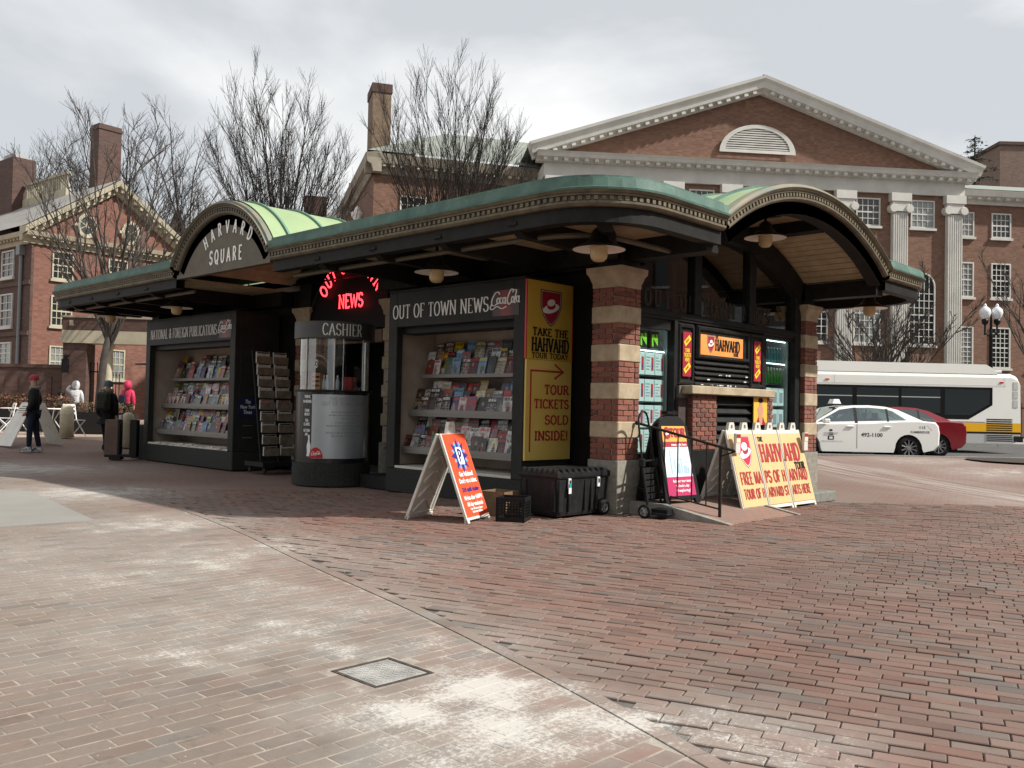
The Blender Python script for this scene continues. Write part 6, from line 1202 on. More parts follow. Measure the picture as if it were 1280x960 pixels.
def person(label, loc, rz, jacket, trousers, shoes, h=1.75, legs=((.0, .0), (.0, .0)), arms=None, seated=False, head_turn=0.0, long_coat=0.0):
    """local front is -y; legs: forward swing of each foot; arms: list of (elbow, wrist) offsets"""
    t_ = thing('person', label, 'person', loc, rz, 'people on the forecourt'); k = h / 1.75; J, E_ = {}, []
    def P(n, x, y, z, r, ry=None): J[n] = (x * k, y * k, z * k, r * k, (ry or r) * k)
    base = 0 if not seated else -.42
    P('pelvis', 0, 0, .95 + base, .12, .1); P('waist', 0, 0, 1.1 + base, .115, .09); P('chest', 0, 0, 1.32 + base, .14, .1); P('neck0', 0, .0, 1.46 + base, .06); P('neck', 0, -.01, 1.53 + base, .052); P('head', 0, -.025, 1.64 + base, .078, .092); P('top', 0, -.015, 1.72 + base, .055, .065)
    E_ += [('pelvis', 'waist'), ('waist', 'chest'), ('chest', 'neck0'), ('neck0', 'neck'), ('neck', 'head'), ('head', 'top')]
    for i, s_ in enumerate((1, -1)):
        f0, f1 = legs[i]
        if seated: P('hip%d' % i, s_ * .09, -.05, .5, .085); P('knee%d' % i, s_ * .1, -.45, .52, .06); P('ankle%d' % i, s_ * .1, -.42, .1, .042); P('toe%d' % i, s_ * .1, -.56, .05, .035)
        else: P('hip%d' % i, s_ * .09, 0, .88, .088); P('knee%d' % i, s_ * .095, -f0 * .5 - .02, .5, .06); P('ankle%d' % i, s_ * .095, -f0, .09 + f1, .042); P('toe%d' % i, s_ * .1, -f0 - .15, .04 + f1 * .6, .035)
        el, wr = (arms or [((.05, .04, -.28), (.04, -.04, -.52))] * 2)[i]
        P('shoulder%d' % i, s_ * .17, 0, 1.41 + base, .06); P('elbow%d' % i, s_ * (.17 + el[0]), el[1], 1.41 + base + el[2], .045); P('wrist%d' % i, s_ * (.17 + wr[0]), wr[1], 1.41 + base + wr[2], .032); 
        dx, dy, dz_ = wr[0] - el[0], wr[1] - el[1], wr[2] - el[2]; ln = sqrt(dx * dx + dy * dy + dz_ * dz_); dx, dy, dz_ = dx / ln, dy / ln, dz_ / ln; wx, wy, wz_ = s_ * (.17 + wr[0]), wr[1], 1.41 + base + wr[2]; P('palm%d' % i, wx + s_ * dx * .07, wy + dy * .07, wz_ + dz_ * .07, .034, .018)
        for q, ln_ in enumerate((.075, .085, .08, .065)): P('f%d%d' % (i, q), wx + s_ * dx * (.09 + ln_ * .55), wy + dy * (.09 + ln_ * .55) + (q - 1.5) * .017, wz_ + dz_ * (.09 + ln_ * .55), .0085); P('g%d%d' % (i, q), wx + s_ * dx * (.09 + ln_) - s_ * .012, wy + dy * (.09 + ln_) + (q - 1.5) * .018, wz_ + dz_ * (.09 + ln_), .0075); E_ += [('palm%d' % i, 'f%d%d' % (i, q)), ('f%d%d' % (i, q), 'g%d%d' % (i, q))]
        P('t%d' % i, wx + s_ * dx * .05, wy + dy * .05 - .045, wz_ + dz_ * .05, .011); P('u%d' % i, wx + s_ * dx * .09, wy + dy * .09 - .055, wz_ + dz_ * .09, .009); E_ += [('palm%d' % i, 't%d' % i), ('t%d' % i, 'u%d' % i)]
        E_ += [('pelvis', 'hip%d' % i), ('hip%d' % i, 'knee%d' % i), ('knee%d' % i, 'ankle%d' % i), ('ankle%d' % i, 'toe%d' % i), ('chest', 'shoulder%d' % i), ('shoulder%d' % i, 'elbow%d' % i), ('elbow%d' % i, 'wrist%d' % i), ('wrist%d' % i, 'palm%d' % i)]
    body = skin('body', J, E_, M_SKIN, t_, 'pelvis')
    hz_ = (1.64 + base) * k; b = MB(); b.add([(-.012, -.112, hz_ - .02), (.012, -.112, hz_ - .02), (0, -.14, hz_ - .015), (0, -.108, hz_ + .03)], [(0, 1, 2), (0, 2, 3), (1, 3, 2), (0, 3, 1)]); obj('nose', b, M_SKIN, t_)
    for s_ in (-1, 1):
        b = MB(); b.sphere((s_ * .03, -.112, hz_ + .018), .011, 8, 6); obj('eye', b, mat('eye_dark', (.05, .04, .035), .3), t_); b = MB(); b.sphere((s_ * .082, -.01, hz_ - .0), .028, 8, 6, sc=(.4, .7, 1.1)); obj('ear', b, M_SKIN, t_)
    b = MB(); b.box(-.022, .022, -.118, -.108, hz_ - .052, hz_ - .044); obj('mouth', b, mat('lip', (.3, .12, .1), .5), t_)
    # clothing: jacket and trousers as their own continuous surfaces
    g = .036; JJ = {n: (v[0], v[1], v[2], v[3] + g * k, v[4] + g * k) for n, v in J.items()}
    jk = {n: JJ[n] for n in ('pelvis', 'waist', 'chest', 'shoulder0', 'shoulder1', 'elbow0', 'elbow1', 'wrist0', 'wrist1')}; jk['pelvis'] = (*JJ['pelvis'][:2], JJ['pelvis'][2] - .1 * k, (.19) * k, .16 * k); jk['waist'] = (*JJ['waist'][:3], .19 * k, .16 * k); jk['chest'] = (*JJ['chest'][:3], .2 * k, .165 * k); jk['collar'] = (0, .0, (1.50 + base) * k, .085 * k, .08 * k)
    ee = [('pelvis', 'waist'), ('waist', 'chest'), ('chest', 'collar')] + [e for i in (0, 1) for e in (('chest', 'shoulder%d' % i), ('shoulder%d' % i, 'elbow%d' % i), ('elbow%d' % i, 'wrist%d' % i))]
    if long_coat: jk['hem'] = (0, .01, (.95 + base - long_coat) * k, .17 * k, .14 * k); ee.append(('pelvis', 'hem'))
    skin('jacket', jk, ee, jacket, t_, 'pelvis')
    tk = {n: (v[0], v[1], v[2], v[3] + .016 * k, v[4] + .016 * k) for n, v in J.items() if n[:3] in ('hip', 'kne', 'ank', 'pel')}; tk['pelvis'] = (0, 0, (.93 + base) * k, .135 * k, .115 * k)
    skin('trousers', tk, [('pelvis', 'hip0'), ('pelvis', 'hip1'), ('hip0', 'knee0'), ('hip1', 'knee1'), ('knee0', 'ankle0'), ('knee1', 'ankle1')], trousers, t_, 'pelvis')
    for i in (0, 1):
        x, y, z = J['ankle%d' % i][:3]; b = MB(); b.loft([[(x - .045, y + .06, z - .09 + dz_), (x + .045, y + .06, z - .09 + dz_), (x + .05, y - .12, z - .09 + dz_), (x + .03, y - .2, z - .09 + dz_ * .8), (x - .03, y - .2, z - .09 + dz_ * .8), (x - .05, y - .12, z - .09 + dz_)] for dz_ in (0, .03, .07)] + [[(x - .035, y + .05, z + .03), (x + .035, y + .05, z + .03), (x + .035, y - .03, z + .03), (x + .02, y - .05, z + .02), (x - .02, y - .05, z + .02), (x - .035, y - .03, z + .03)]], True, True); obj('shoe', b, shoes, t_)
    return t_, J, k, hz_
def hood(t_, hz_, m, r=.125): b = MB(); b.lathe([(r * .75, -.14), (r, -.06), (r * 1.02, .02), (r * .85, .1), (r * .4, .145), (0, .15)], 16, c=(0, .015, hz_)); obj('hood', b, m, t_, True)
M_DKJ = mat('black_jacket', (.012, .012, .014), .75, bump=1, bs=9); M_NAVYT = mat('navy_trousers', (.012, .016, .03), .8, bump=1, bs=9); M_SHOE = mat('dark_shoe', (.015, .014, .014), .6); M_WJ = mat('white_jacket', (.5, .51, .52), .7, c2=(.38, .39, .41), ns=9, bump=1, bs=9); M_PINK = mat('hot_pink_jacket', (.5, .015, .075), .65, c2=(.36, .01, .05), ns=8, bump=1, bs=9)
heading = atan2(RH.y, RH.x)          # camera-right in world
p0 = gp(42, 20.6); pocket = [((.07, .06, -.27), (-.03, -.10, -.47)), ((.07, .06, -.27), (-.03, -.10, -.47))]
man, J, k, hz_ = person('man in black jacket and red cap standing before the white board', p0, heading - pi / 2 + .25, M_DKJ, M_NAVYT, mat('black_white_trainer', (.05, .05, .05), .6, c2=(.5, .5, .5), ns=14), 1.74, ((.05, 0), (-.12, 0)), pocket)
b = MB(); b.lathe([(.104, -.0), (.106, .04), (.09, .09), (.05, .12), (0, .128)], 16, c=(0, -.012, hz_ + .015)); b.add([(-.08, -.09, hz_ + .02), (.08, -.09, hz_ + .02), (.06, -.19, hz_ + .005), (-.06, -.19, hz_ + .005)], [(0, 1, 2, 3)]); obj('cap', b, mat('crimson_cap', (.28, .015, .03), .7), man, True)
b = MB(); b.lathe([(.1, -.2), (.118, -.17), (.105, -.11), (.085, -.115)], 14, c=(0, .015, hz_ + .0)); obj('fur_collar', b, mat('grey_collar', (.2, .18, .16), .9), man, True); b = MB(); b.sphere((-.235, -.02, 1.36), .014, 8, 6); obj('badge', b, M_WINK, man)
p1 = gp(134, 21.6); bpk, J, k, hz_ = person('person with dark backpack and grey hat walking away by the brown bin', p1, heading + pi / 2 + pi + .1 + pi, M_DKJ, M_DKJ, M_SHOE, 1.68, ((.22, 0), (-.28, .07)), None, long_coat=.22)
bpk.rotation_euler[2] = heading + pi          # faces away from the camera
b = MB(); b.lathe([(.108, -.02), (.112, .03), (.095, .09), (.05, .125), (0, .13)], 16, c=(0, -.01, hz_ + .01)); obj('knit_hat', b, mat('slate_hat', (.09, .12, .14), .85), bpk, True)
b = MB(); b.lathe([(.12, -.17), (.14, -.12), (.12, -.06), (.1, -.07)], 14, c=(0, .01, hz_)); obj('fur_collar', b, mat('tan_fur', (.22, .18, .12), .95), bpk, True)
b = MB(); b.cbox(-.16, .16, .12, .32, .98, 1.42, .05); bag = obj('backpack', b, mat('olive_black_pack', (.03, .032, .025), .7), bpk); b = MB(); b.cbox(-.12, .12, .31, .37, 1.02, 1.22, .03); obj('pocket', b, mat('olive_black_pack'), bag); b = MB(); b.tube([(-.05, .26, 1.42), (-.04, .26, 1.47), (.04, .26, 1.47), (.05, .26, 1.42)], .01, 6); obj('grab_loop', b, M_INK, bag)
p2 = gp(159, 30.0); pk, J, k, hz_ = person('person in hot pink hooded jacket with dark shoulder bag', p2, heading + pi, M_PINK, M_DKJ, M_SHOE, 1.62, ((.05, 0), (-.05, 0))); hood(pk, hz_, M_PINK)
b = MB(); b.cbox(-.02, .2, .14, .24, .88, 1.18, .04); obj('shoulder_bag', b, M_NAVYT, pk); b = MB(); b.tube([(.06, .18, 1.16), (.0, .16, 1.35), (-.12, .08, 1.43)], .015, 6); obj('bag_strap', b, M_INK, pk)
p3 = gp(94, 31.5); wj, J, k, hz_ = person('person in white hooded jacket raising an arm by the planters', p3, heading + pi + .3, M_WJ, mat('brown_trousers', (.08, .05, .035), .8), M_SHOE, 1.6, ((.0, 0), (.0, 0)), [((.16, -.03, .02), (.0, -.05, .2)), ((.06, .03, -.27), (.05, -.08, -.5))]); hood(wj, hz_, M_WJ)
p4 = gp(76, 31.0); sk, J, k, hz_ = person('person in black clothes with dark hair seated by the planters', p4, heading + .4, M_DKJ, M_DKJ, M_SHOE, 1.68, seated=True); b = MB(); b.sphere((0, .02, hz_ + .03), .125, 14, 10); obj('hair', b, mat('black_hair', (.012, .01, .009), .6), sk, True)
st = thing('folding_chair', 'white folding chair under the seated person in black', 'chair', p4, heading + .4, 'white folding chairs')
M_WMET = mat('white_painted_metal', (.68, .68, .66), .45)
def chair_parts(st, seat_z=.44):
    for s_ in (-1, 1):
        b = MB(); b.tube([(s_ * .19, -.24, 0), (s_ * .19, .12, seat_z), (s_ * .19, .2, .85)], .014, 6); obj('leg', b, M_WMET, st); b = MB(); b.tube([(s_ * .17, .26, 0), (s_ * .17, -.2, seat_z)], .014, 6); obj('leg', b, M_WMET, st)
    for i in range(6): b = MB(); b.box(-.19, .19, -.2 + i * .07, -.145 + i * .07, seat_z, seat_z + .015); obj('seat_slat', b, M_WMET, st)
    for z in (.62, .74, .84): b = MB(); b.box(-.19, .19, .155 + (z - .62) * .2, .17 + (z - .62) * .2, z - .03, z + .03); obj('back_slat', b, M_WMET, st)
chair_parts(st, .42)
for px, D_, rz_, lab in ((93, 24.0, 1.2, 'white folding chair with slatted back beside the near cream bollard'), (8, 24.6, -.9, 'white folding chair drawn up to the round white table')):
    c = thing('folding_chair', lab, 'chair', gp(px, D_), heading + rz_, 'white folding chairs'); chair_parts(c)
for px, D_, lab in ((22, 25.0, 'round white bistro table behind the man in the red cap'), (66, 25.4, 'round white bistro table beside the cream bollard')):
    c = thing('bistro_table', lab, 'table', gp(px, D_), 0, 'white bistro tables'); b = MB(); b.lathe([(0, .70), (.42, .70), (.43, .715), (.42, .73), (0, .73)], 20); obj('tabletop', b, M_WMET, c)
    for q in range(3): a = 2 * pi * q / 3; b = MB(); b.tube([(.32 * cos(a), .32 * sin(a), 0), (.05 * cos(a), .05 * sin(a), .4), (.25 * cos(a + .3), .25 * sin(a + .3), .70)], .014, 6); obj('leg', b, M_WMET, c)
M_BOLL = mat('cream_bollard', (.55, .50, .36), .8, c2=(.47, .42, .3), ns=4, dirt=.35)
for px, D_, lab in ((84, 23.6, 'cream concrete bollard beside the white folding chair'), (160.5, 22.6, 'cream concrete bollard behind the brown litter bin')):
    c = thing('bollard', lab, 'bollard', gp(px, D_), 0, 'cream bollards'); b = MB(); b.lathe([(.17, 0), (.17, .62), (.165, .66), (.16, .72), (.13, .81), (.07, .87), (0, .885)], 20, cap0=True); obj('post', b, M_BOLL, c, True); b = MB(); b.lathe([(.176, .6), (.18, .62), (.176, .64)], 20); obj('collar', b, M_BOLL, c)
# white notice board behind the man
nb = thing('notice_board', 'tall white A-frame notice board full of small print behind the man', 'sign', gp(40, 21.6), heading + .12)
for s_, x0, x1 in ((-1, -.66, -.1), (1, .62, .16)):
    b = MB(); b.loft([[(x0, -.32, 0), (x1, -.22, 1.02), (x1 + .02 * s_, -.22, 1.02), (x0 + .03 * s_, -.32, 0)], [(x0, .32, 0), (x1, .22, 1.02), (x1 + .02 * s_, .22, 1.02), (x0 + .03 * s_, .32, 0)]], True, True); lf = obj('leaf', b, M_PLAS, nb)
    if s_ < 0:
        q = MB(); rr = random.Random(5)
        for i in range(17):
            t_ = .1 + i * .05; xx = x0 + (x1 - x0) * t_ - .022; zz = 1.02 * t_; w = rr.uniform(.12, .24); q.add([(xx, -w, zz), (xx, w, zz), (xx + .008, w, zz + .016), (xx + .008, -w, zz + .016)], [(0, 1, 2, 3)])
        obj('print_lines', q, M_INK, lf, kind='stuff')
nb.rotation_euler[2] = heading + 1.05
# brown litter bin with an open frame, and wire postcard rack, left of the far case
lb = thing('litter_bin', 'brown and black slatted litter bin cabinet standing left of the kiosk', 'litter bin', gp(158, 19.6), heading + .15); M_BIN = mat('brown_bin_panel', (.11, .065, .045), .6, c2=(.085, .05, .036), ns=6)
for x0, x1, m in ((-.40, -.13, M_BIN), (-.13, -.09, M_TRIM), (.11, .26, M_TRIM)): b = MB(); b.cbox(x0, x1, -.12, .12, .1, .87, .008); obj('panel', b, m, lb)
b = MB(); b.cbox(-.40, .26, -.12, .12, .06, .12, .008); obj('bottom_rail', b, M_TRIM, lb); b = MB(); b.cbox(-.3, -.06, -.14, .14, 0, .1, .01); obj('foot', b, M_TRIM, lb); b = MB(); b.cbox(-.14, -.08, -.05, .05, .875, .97, .01); obj('cap', b, M_SILV, lb)
lb['label'] = 'brown open-framed litter bin stand on a dark foot left of the kiosk'
prk = thing('postcard_rack', 'tall black wire postcard rack at the far end of the kiosk', 'rack', (-.15, 13.15, 0), .3)
b = MB(); b.box(-.22, .22, -.22, .22, 0, .75); obj('pedestal', b, M_TRIM, prk)
for i in range(7):
    x = -.2 + i * .066; b = MB(); b.tube([(x, -.2, .75), (x, -.2, 2.1)], .01, 5); obj('wire', b, M_RK, prk)
for i in range(5): b = MB(); b.box(-.2, .2, -.23, -.2, .85 + i * .25, .95 + i * .25); obj('pocket', b, M_RK, prk); b = MB(); b.box(-.14 + (i % 3) * .08, -.04 + (i % 3) * .08, -.215, -.212, .95 + i * .25, 1.03 + i * .25); obj('postcard', b, M_WINK, prk)
b = MB(); b.box(-.2, .2, -.2, .2, 2.1, 2.13); obj('top', b, M_RK, prk)
# ---------------------------------------------------------------- buildings
def wall_mat(name, c1, c2, mc, blotch):
    m, t = newmat(name); o = t.obj(); s_ = t.n('ShaderNodeSeparateXYZ', {0: o}); u = t.math('ADD', s_.outputs[0], s_.outputs[1]); v = t.n('ShaderNodeCombineXYZ', {0: u, 1: s_.outputs[2], 2: 0.0}).outputs[0]
    b = t.n('ShaderNodeTexBrick', {'Vector': v, 'Color1': c4(c1), 'Color2': c4(c2), 'Mortar': c4(mc), 'Scale': 1, 'Mortar Size': .008, 'Brick Width': .215, 'Row Height': .075, 'Bias': -.2})
    w = t.n('ShaderNodeTexWhiteNoise', {'Vector': t.n('ShaderNodeVectorMath', {0: t.n('ShaderNodeVectorMath', {0: v, 1: (4.65, 13.33, 0)}, operation='MULTIPLY').outputs[0]}, operation='FLOOR').outputs[0]}).outputs['Value']
    col = t.mix(t.math('MULTIPLY', w, .65), b.outputs[0], c4([x * .42 for x in c1])); col = t.mix(t.ramp(t.noise(.55, o, 6, .65), [(.4, (0, 0, 0)), (.7, (.6, .6, .6))]), col, c4(blotch)); t.set('Base Color', col); t.set('Roughness', .9); return m
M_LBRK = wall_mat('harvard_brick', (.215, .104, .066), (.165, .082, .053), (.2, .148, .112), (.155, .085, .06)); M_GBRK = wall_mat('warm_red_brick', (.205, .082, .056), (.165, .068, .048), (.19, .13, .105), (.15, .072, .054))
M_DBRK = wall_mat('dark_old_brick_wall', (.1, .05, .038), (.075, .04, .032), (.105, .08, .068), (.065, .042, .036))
M_TRIMW = mat('white_stone_trim', (.54, .525, .485), .7, c2=(.46, .447, .415), ns=.8, dirt=.2); M_CREAMT = mat('cream_wood_trim', (.39, .355, .265), .7, c2=(.32, .29, .215), ns=1.2, dirt=.2); M_SLATE = mat('grey_green_slate', (.17, .19, .17), .75, c2=(.22, .24, .21), ns=1.6, bump=.4, bs=12); M_SLATEG = mat('grey_slate', (.19, .18, .17), .75, c2=(.25, .235, .22), ns=1.4, bump=.4, bs=10)
M_TAUPE = mat('taupe_cornice', (.30, .265, .205), .75, c2=(.25, .22, .17), ns=1.5)
m, t = newmat('sash_glass'); M_SASH = m; r = t.n('ShaderNodeObjectInfo').outputs['Random']; o_ = t.obj(); t.set('Base Color', t.mix(t.math('MULTIPLY', t.math('GREATER_THAN', r, .55), .6), (.02, .024, .026, 1), (.30, .33, .33, 1))); t.set('Roughness', .06)
def fframe(px, D, ang, z=0.0):
    e = RH * cos(radians(ang)) + FH * sin(radians(ang)); n = Vector((-e.y, e.x, 0)); p = at(px, 515, D); M = Matrix(((e.x, n.x, 0, p.x), (e.y, n.y, 0, p.y), (0, 0, 1, z), (0, 0, 0, 1))); return M
def window(par, x0, x1, z0, z1, nx=4, nz_=4, y=0.0, arch=False, fr=.07, trim=M_TRIMW, sill=True):
    """sash window proud of the wall plane y=0 (outside is -y): frame, glazing bars, panes, sill"""
    w = bpy.data.objects.new('window', None); COL.objects.link(w); w.parent = par
    top = []; r = (x1 - x0) / 2; cx = (x0 + x1) / 2
    if arch: top = [(cx + r * cos(radians(q)), z1 + r * sin(radians(q))) for q in range(0, 181, 18)]
    o = [(x0, z0), (x1, z0)] + (top if arch else [(x1, z1), (x0, z1)]); b = MB(); b.add([(x, y + .035, z) for x, z in o], [tuple(range(len(o)))]); obj('pane', b, M_SASH, w)
    ri = r + fr; outer = [(x0 - fr, z0 - fr), (x1 + fr, z0 - fr)] + ([(cx + ri * cos(radians(q)), z1 + ri * sin(radians(q))) for q in range(0, 181, 18)] if arch else [(x1 + fr, z1 + fr), (x0 - fr, z1 + fr)])
    b = MB(); n = len(o); V = [(x, y - .03, z) for x, z in outer] + [(x, y - .03, z) for x, z in o] + [(x, y + .04, z) for x, z in o] + [(x, y + .04, z) for x, z in outer]; F_ = []
    for i in range(n): k = (i + 1) % n; F_ += [(i, k, n + k, n + i), (n + i, n + k, 2 * n + k, 2 * n + i), (k, i, 3 * n + i, 3 * n + k)]
    b.add(V, F_); obj('frame', b, trim, w)
    b = MB(); bw = .018
    for i in range(1, nx): x = x0 + (x1 - x0) * i / nx; b.box(x - bw, x + bw, y + .005, y + .03, z0, z1 + (sqrt(max(r * r - (x - cx) ** 2, 0)) if arch else 0))
    for i in range(1, nz_): z = z0 + (z1 - z0) * i / nz_; h_ = bw * (2 if i * 2 == nz_ else 1); b.box(x0, x1, y + .003, y + .028, z - h_, z + h_)
    obj('glazing_bars', b, trim, w)
    if sill: b = MB(); b.box(x0 - fr - .08, x1 + fr + .08, y - .09, y + .03, z0 - fr - .12, z0 - fr - .002); obj('sill', b, trim, w)
    return w
def hole_wall(par, name, x0, x1, z0, z1, m, th=.4, y=0.0): b = MB(); b.box(x0, x1, y + .04, y + th, z0, z1); return obj(name, b, m, par)
def modillions(par, x0, x1, z, n, y=-.25, s_=.16, m=None, name='modillion', d=.2):
    for i in range(n): x = x0 + (x1 - x0) * (i + .5) / n; b = MB(); b.box(x - s_ / 2, x + s_ / 2, y, y + d, z - s_ * .8, z); obj(name, b, m or M_TRIMW, par)
# --- the pedimented hall behind the kiosk
hall = thing('brick_hall', 'large red brick hall with white pilasters and a wide pediment with lunette', 'building', M=fframe(945, 45, 6.3)); HWd = 10.95
b = MB(); b.box(-HWd, HWd, .04, 14, 0, 13.0); obj('wall', b, M_LBRK, hall)
b = MB(); b.box(-HWd - .05, HWd + .05, -.12, 14.1, 12.72, 13.42); obj('frieze', b, M_TRIMW, hall)
b = MB(); b.loft([[(x, y, z) for y, z in ((.2, 13.42), (-.2, 13.42), (-.25, 13.55), (-.55, 13.6), (-.6, 13.75), (-.68, 13.86), (.2, 13.9))] for x in (-HWd - .45, HWd + .45)], True, True); obj('cornice', b, M_TRIMW, hall); modillions(hall, -HWd - .3, HWd + .3, 13.59, 44, -.5, .2, M_TRIMW, d=.3)
AP = 17.55; b = MB(); b.add([(-HWd, .1, 13.85), (HWd, .1, 13.85), (.0, .1, AP)], [(0, 1, 2)]); obj('tympanum', b, M_LBRK, hall)
for s_ in (-1, 1):
    ang = atan2(AP - 13.85, HWd); L_ = hypot(HWd + .6, (HWd + .6) * math.tan(ang)) + .05; Mx = Matrix(((s_ * cos(ang), 0, -s_ * sin(ang) * -1 * -1, 0), (0, 1, 0, 0), (-sin(ang), 0, cos(ang), AP + .06), (0, 0, 0, 1)))
    def R2(x, y, h_): return (s_ * (x * cos(ang) + h_ * sin(ang)), y, AP + .02 - x * sin(ang) + h_ * cos(ang))
    sec = [(.2, -.12), (-.18, -.12), (-.2, .02), (-.5, .06), (-.55, .34), (-.68, .46), (-.7, .60), (.3, .66)]; b = MB(); x00 = -.0; b.loft([[R2(-.62 * 0 + (0 if h_ <= 0 else -h_ * math.tan(ang)) * 1, y, h_) for y, h_ in sec], [R2(L_, y, h_) for y, h_ in sec]], True, True); obj('raking_cornice', b, M_TRIMW, hall)
    for i in range(24): x = .4 + i * (L_ - .9) / 23.5; b = MB(); b.add([R2(x + dx, y, h_) for h_ in (-.12, .05) for y in (-.46, -.19) for dx in (0, .2)], [(0, 2, 3, 1), (4, 5, 7, 6), (0, 1, 5, 4), (2, 6, 7, 3), (0, 4, 6, 2), (1, 3, 7, 5)]); obj('modillion', b, M_TRIMW, hall)
    b = MB(); b.add([R2(-.3, -.6, .62), R2(L_, -.6, .62), R2(L_, 14.2, .62), R2(-.3, 14.2, .62)], [(0, 1, 2, 3)]); obj('roof', b, M_SLATE, hall)
lun = bpy.data.objects.new('lunette', None); COL.objects.link(lun); lun.parent = hall
arc_o = [(-.12 + 2.0 * cos(radians(q)), 14.42 + 1.45 * sin(radians(q))) for q in range(0, 181, 10)]; arc_i = [(-.12 + 1.68 * cos(radians(q)), 14.58 + 1.1 * sin(radians(q))) for q in range(0, 181, 10)]
b = MB(); b.add([(x, .02, z) for x, z in arc_i], [tuple(range(len(arc_i)))]); obj('louvre_back', b, mat('dark_louvre', (.05, .05, .048), .8), lun)
n = len(arc_o); b = MB(); b.add([(x, -.06, z) for x, z in arc_o] + [(x, -.06, z) for x, z in arc_i] + [(x, .06, z) for x, z in arc_i], [(i, i + 1, n + i + 1, n + i) for i in range(n - 1)] + [(n - 1, 0, n, 2 * n - 1)] + [(n + i, n + i + 1, 2 * n + i + 1, 2 * n + i) for i in range(n - 1)]); obj('frame', b, M_TRIMW, lun)
for i in range(9): z = 14.62 + i * .118; hw = 1.66 * sqrt(max(0, 1 - ((z - 14.58) / 1.1) ** 2)); b = MB(); b.box(-.12 - hw, -.12 + hw, -.03, .02, z, z + .065); obj('louvre_slat', b, M_TRIMW, lun)
for px_ in (-10.42, -7.45, -4.5, -1.5, 1.5, 4.5, 7.45, 10.42):
    p = bpy.data.objects.new('pilaster', None); COL.objects.link(p); p.parent = hall; p.location = (px_, 0, 0); b = MB()
    b.box(-.41, .41, -.2, .03, 1.2, 11.75); obj('shaft', b, M_TRIMW, p)
    for k in range(7): x = -.36 + k * .12; b = MB(); b.box(x - .028, x + .028, -.235, -.2, 1.3, 11.7); obj('fillet', b, M_TRIMW, p)
    b = MB(); b.box(-.5, .5, -.3, .03, .6, 1.2); obj('base', b, M_TRIMW, p); b = MB(); b.box(-.46, .46, -.26, .03, 12.1, 12.3); b.box(-.54, .54, -.32, .03, 12.3, 12.72); obj('abacus', b, M_TRIMW, p)
    for s_ in (-1, 1): b = MB(); b.lathe([(.0, -.36), (.2, -.36), (.22, -.33), (.22, .0)], 14, M=TR(s_ * .43, 0, 11.92) @ Matrix.Rotation(-pi / 2, 4, 'X') @ TR(0, 0, 0)); b.v = [(x, -abs(y) if True else y, z) for x, y, z in b.v]; obj('volute', b, M_TRIMW, p); 
    b = MB(); b.box(-.4, .4, -.3, .03, 11.78, 12.08); obj('echinus', b, M_TRIMW, p)
for cx in (-8.95, -5.97, -2.98, 0, 2.98, 5.8, 8.76):
    window(hall, cx - .58, cx + .58, 11.08, 12.38, 4, 4); window(hall, cx - .66, cx + .66, 5.05, 8.0, 5, 8, arch=True)
    b = MB(); b.box(cx - .75, cx + .75, -.1, .05, 8.95, 9.0); 
# flanking wing on the right
rw = thing('hall_wing', 'plain red brick wing with white sash windows right of the pedimented hall', 'building', M=fframe(945, 45, 6.3) @ TR(HWd, .5, 0))
b = MB(); b.box(.01, 14, .04, 12, 0, 12.6); obj('wall', b, M_LBRK, rw); b = MB(); b.loft([[(x, y, z) for y, z in ((.2, 12.5), (-.1, 12.5), (-.12, 12.75), (-.5, 12.85), (-.6, 13.15), (.2, 13.2))] for x in (.02, 14.3)], True, True); obj('cornice', b, M_TRIMW, rw); modillions(rw, .2, 14, 12.86, 26, -.42, .2, M_TRIMW)
b = MB(); b.add([(.0, -.5, 13.2), (14.3, -.5, 13.2), (14.3, 6, 15.2), (0, 6, 15.2)], [(0, 1, 2, 3)]); b.add([(.0, 12, 13.2), (14.3, 12, 13.2), (14.3, 6, 15.2), (0, 6, 15.2)], [(3, 2, 1, 0)]); obj('roof', b, M_SLATE, rw)
for cx in (.42, 2.5, 4.7, 7.0):
    for z0, z1, nz_ in ((10.85, 12.02, 4), (7.68, 9.38, 6), (4.0, 6.0, 8)): window(rw, cx - .48, cx + .48, z0, z1, 4, nz_)
# flanking wing on the left with tall chimney
lw = thing('hall_wing', 'red brick wing with slate hip roof and tall chimney left of the hall', 'building', M=fframe(668, 46.5, 16.8)); LL = 9.0
b = MB(); b.box(-LL + .4, 0, .04, 13, 0, 12.9); obj('wall', b, M_LBRK, lw)
for (xa, xb, ya, yb) in ((-LL - .1, 0, -.1, .2),): b = MB(); b.loft([[(x, y, z) for y, z in ((.3, 12.75), (-.05, 12.75), (-.1, 13.1), (-.45, 13.2), (-.55, 13.65), (.3, 13.75))] for x in (-LL - .05, .0)], True, True); obj('cornice', b, M_TAUPE, lw)
b = MB(); b.loft([[(x, y, z) for x, z in ((-LL + .7, 12.75), (-LL + .3, 12.75), (-LL + .2, 13.1), (-LL - .0, 13.2), (-LL - .08, 13.645), (-LL + .7, 13.745))] for y in (-.5, 13.3)], True, True); obj('cornice', b, M_TAUPE, lw)
modillions(lw, -LL + .2, -.2, 13.2, 20, -.4, .17, M_TRIMW, d=.25); b = MB(); b.add([(-LL, -.5, 13.76), (.6, -.5, 13.76), (3.0, 7, 17.3), (-3.5, 7, 17.3), (-LL, 13.2, 13.76)], [(0, 1, 2, 3), (0, 3, 4)]); obj('roof', b, M_SLATE, lw)
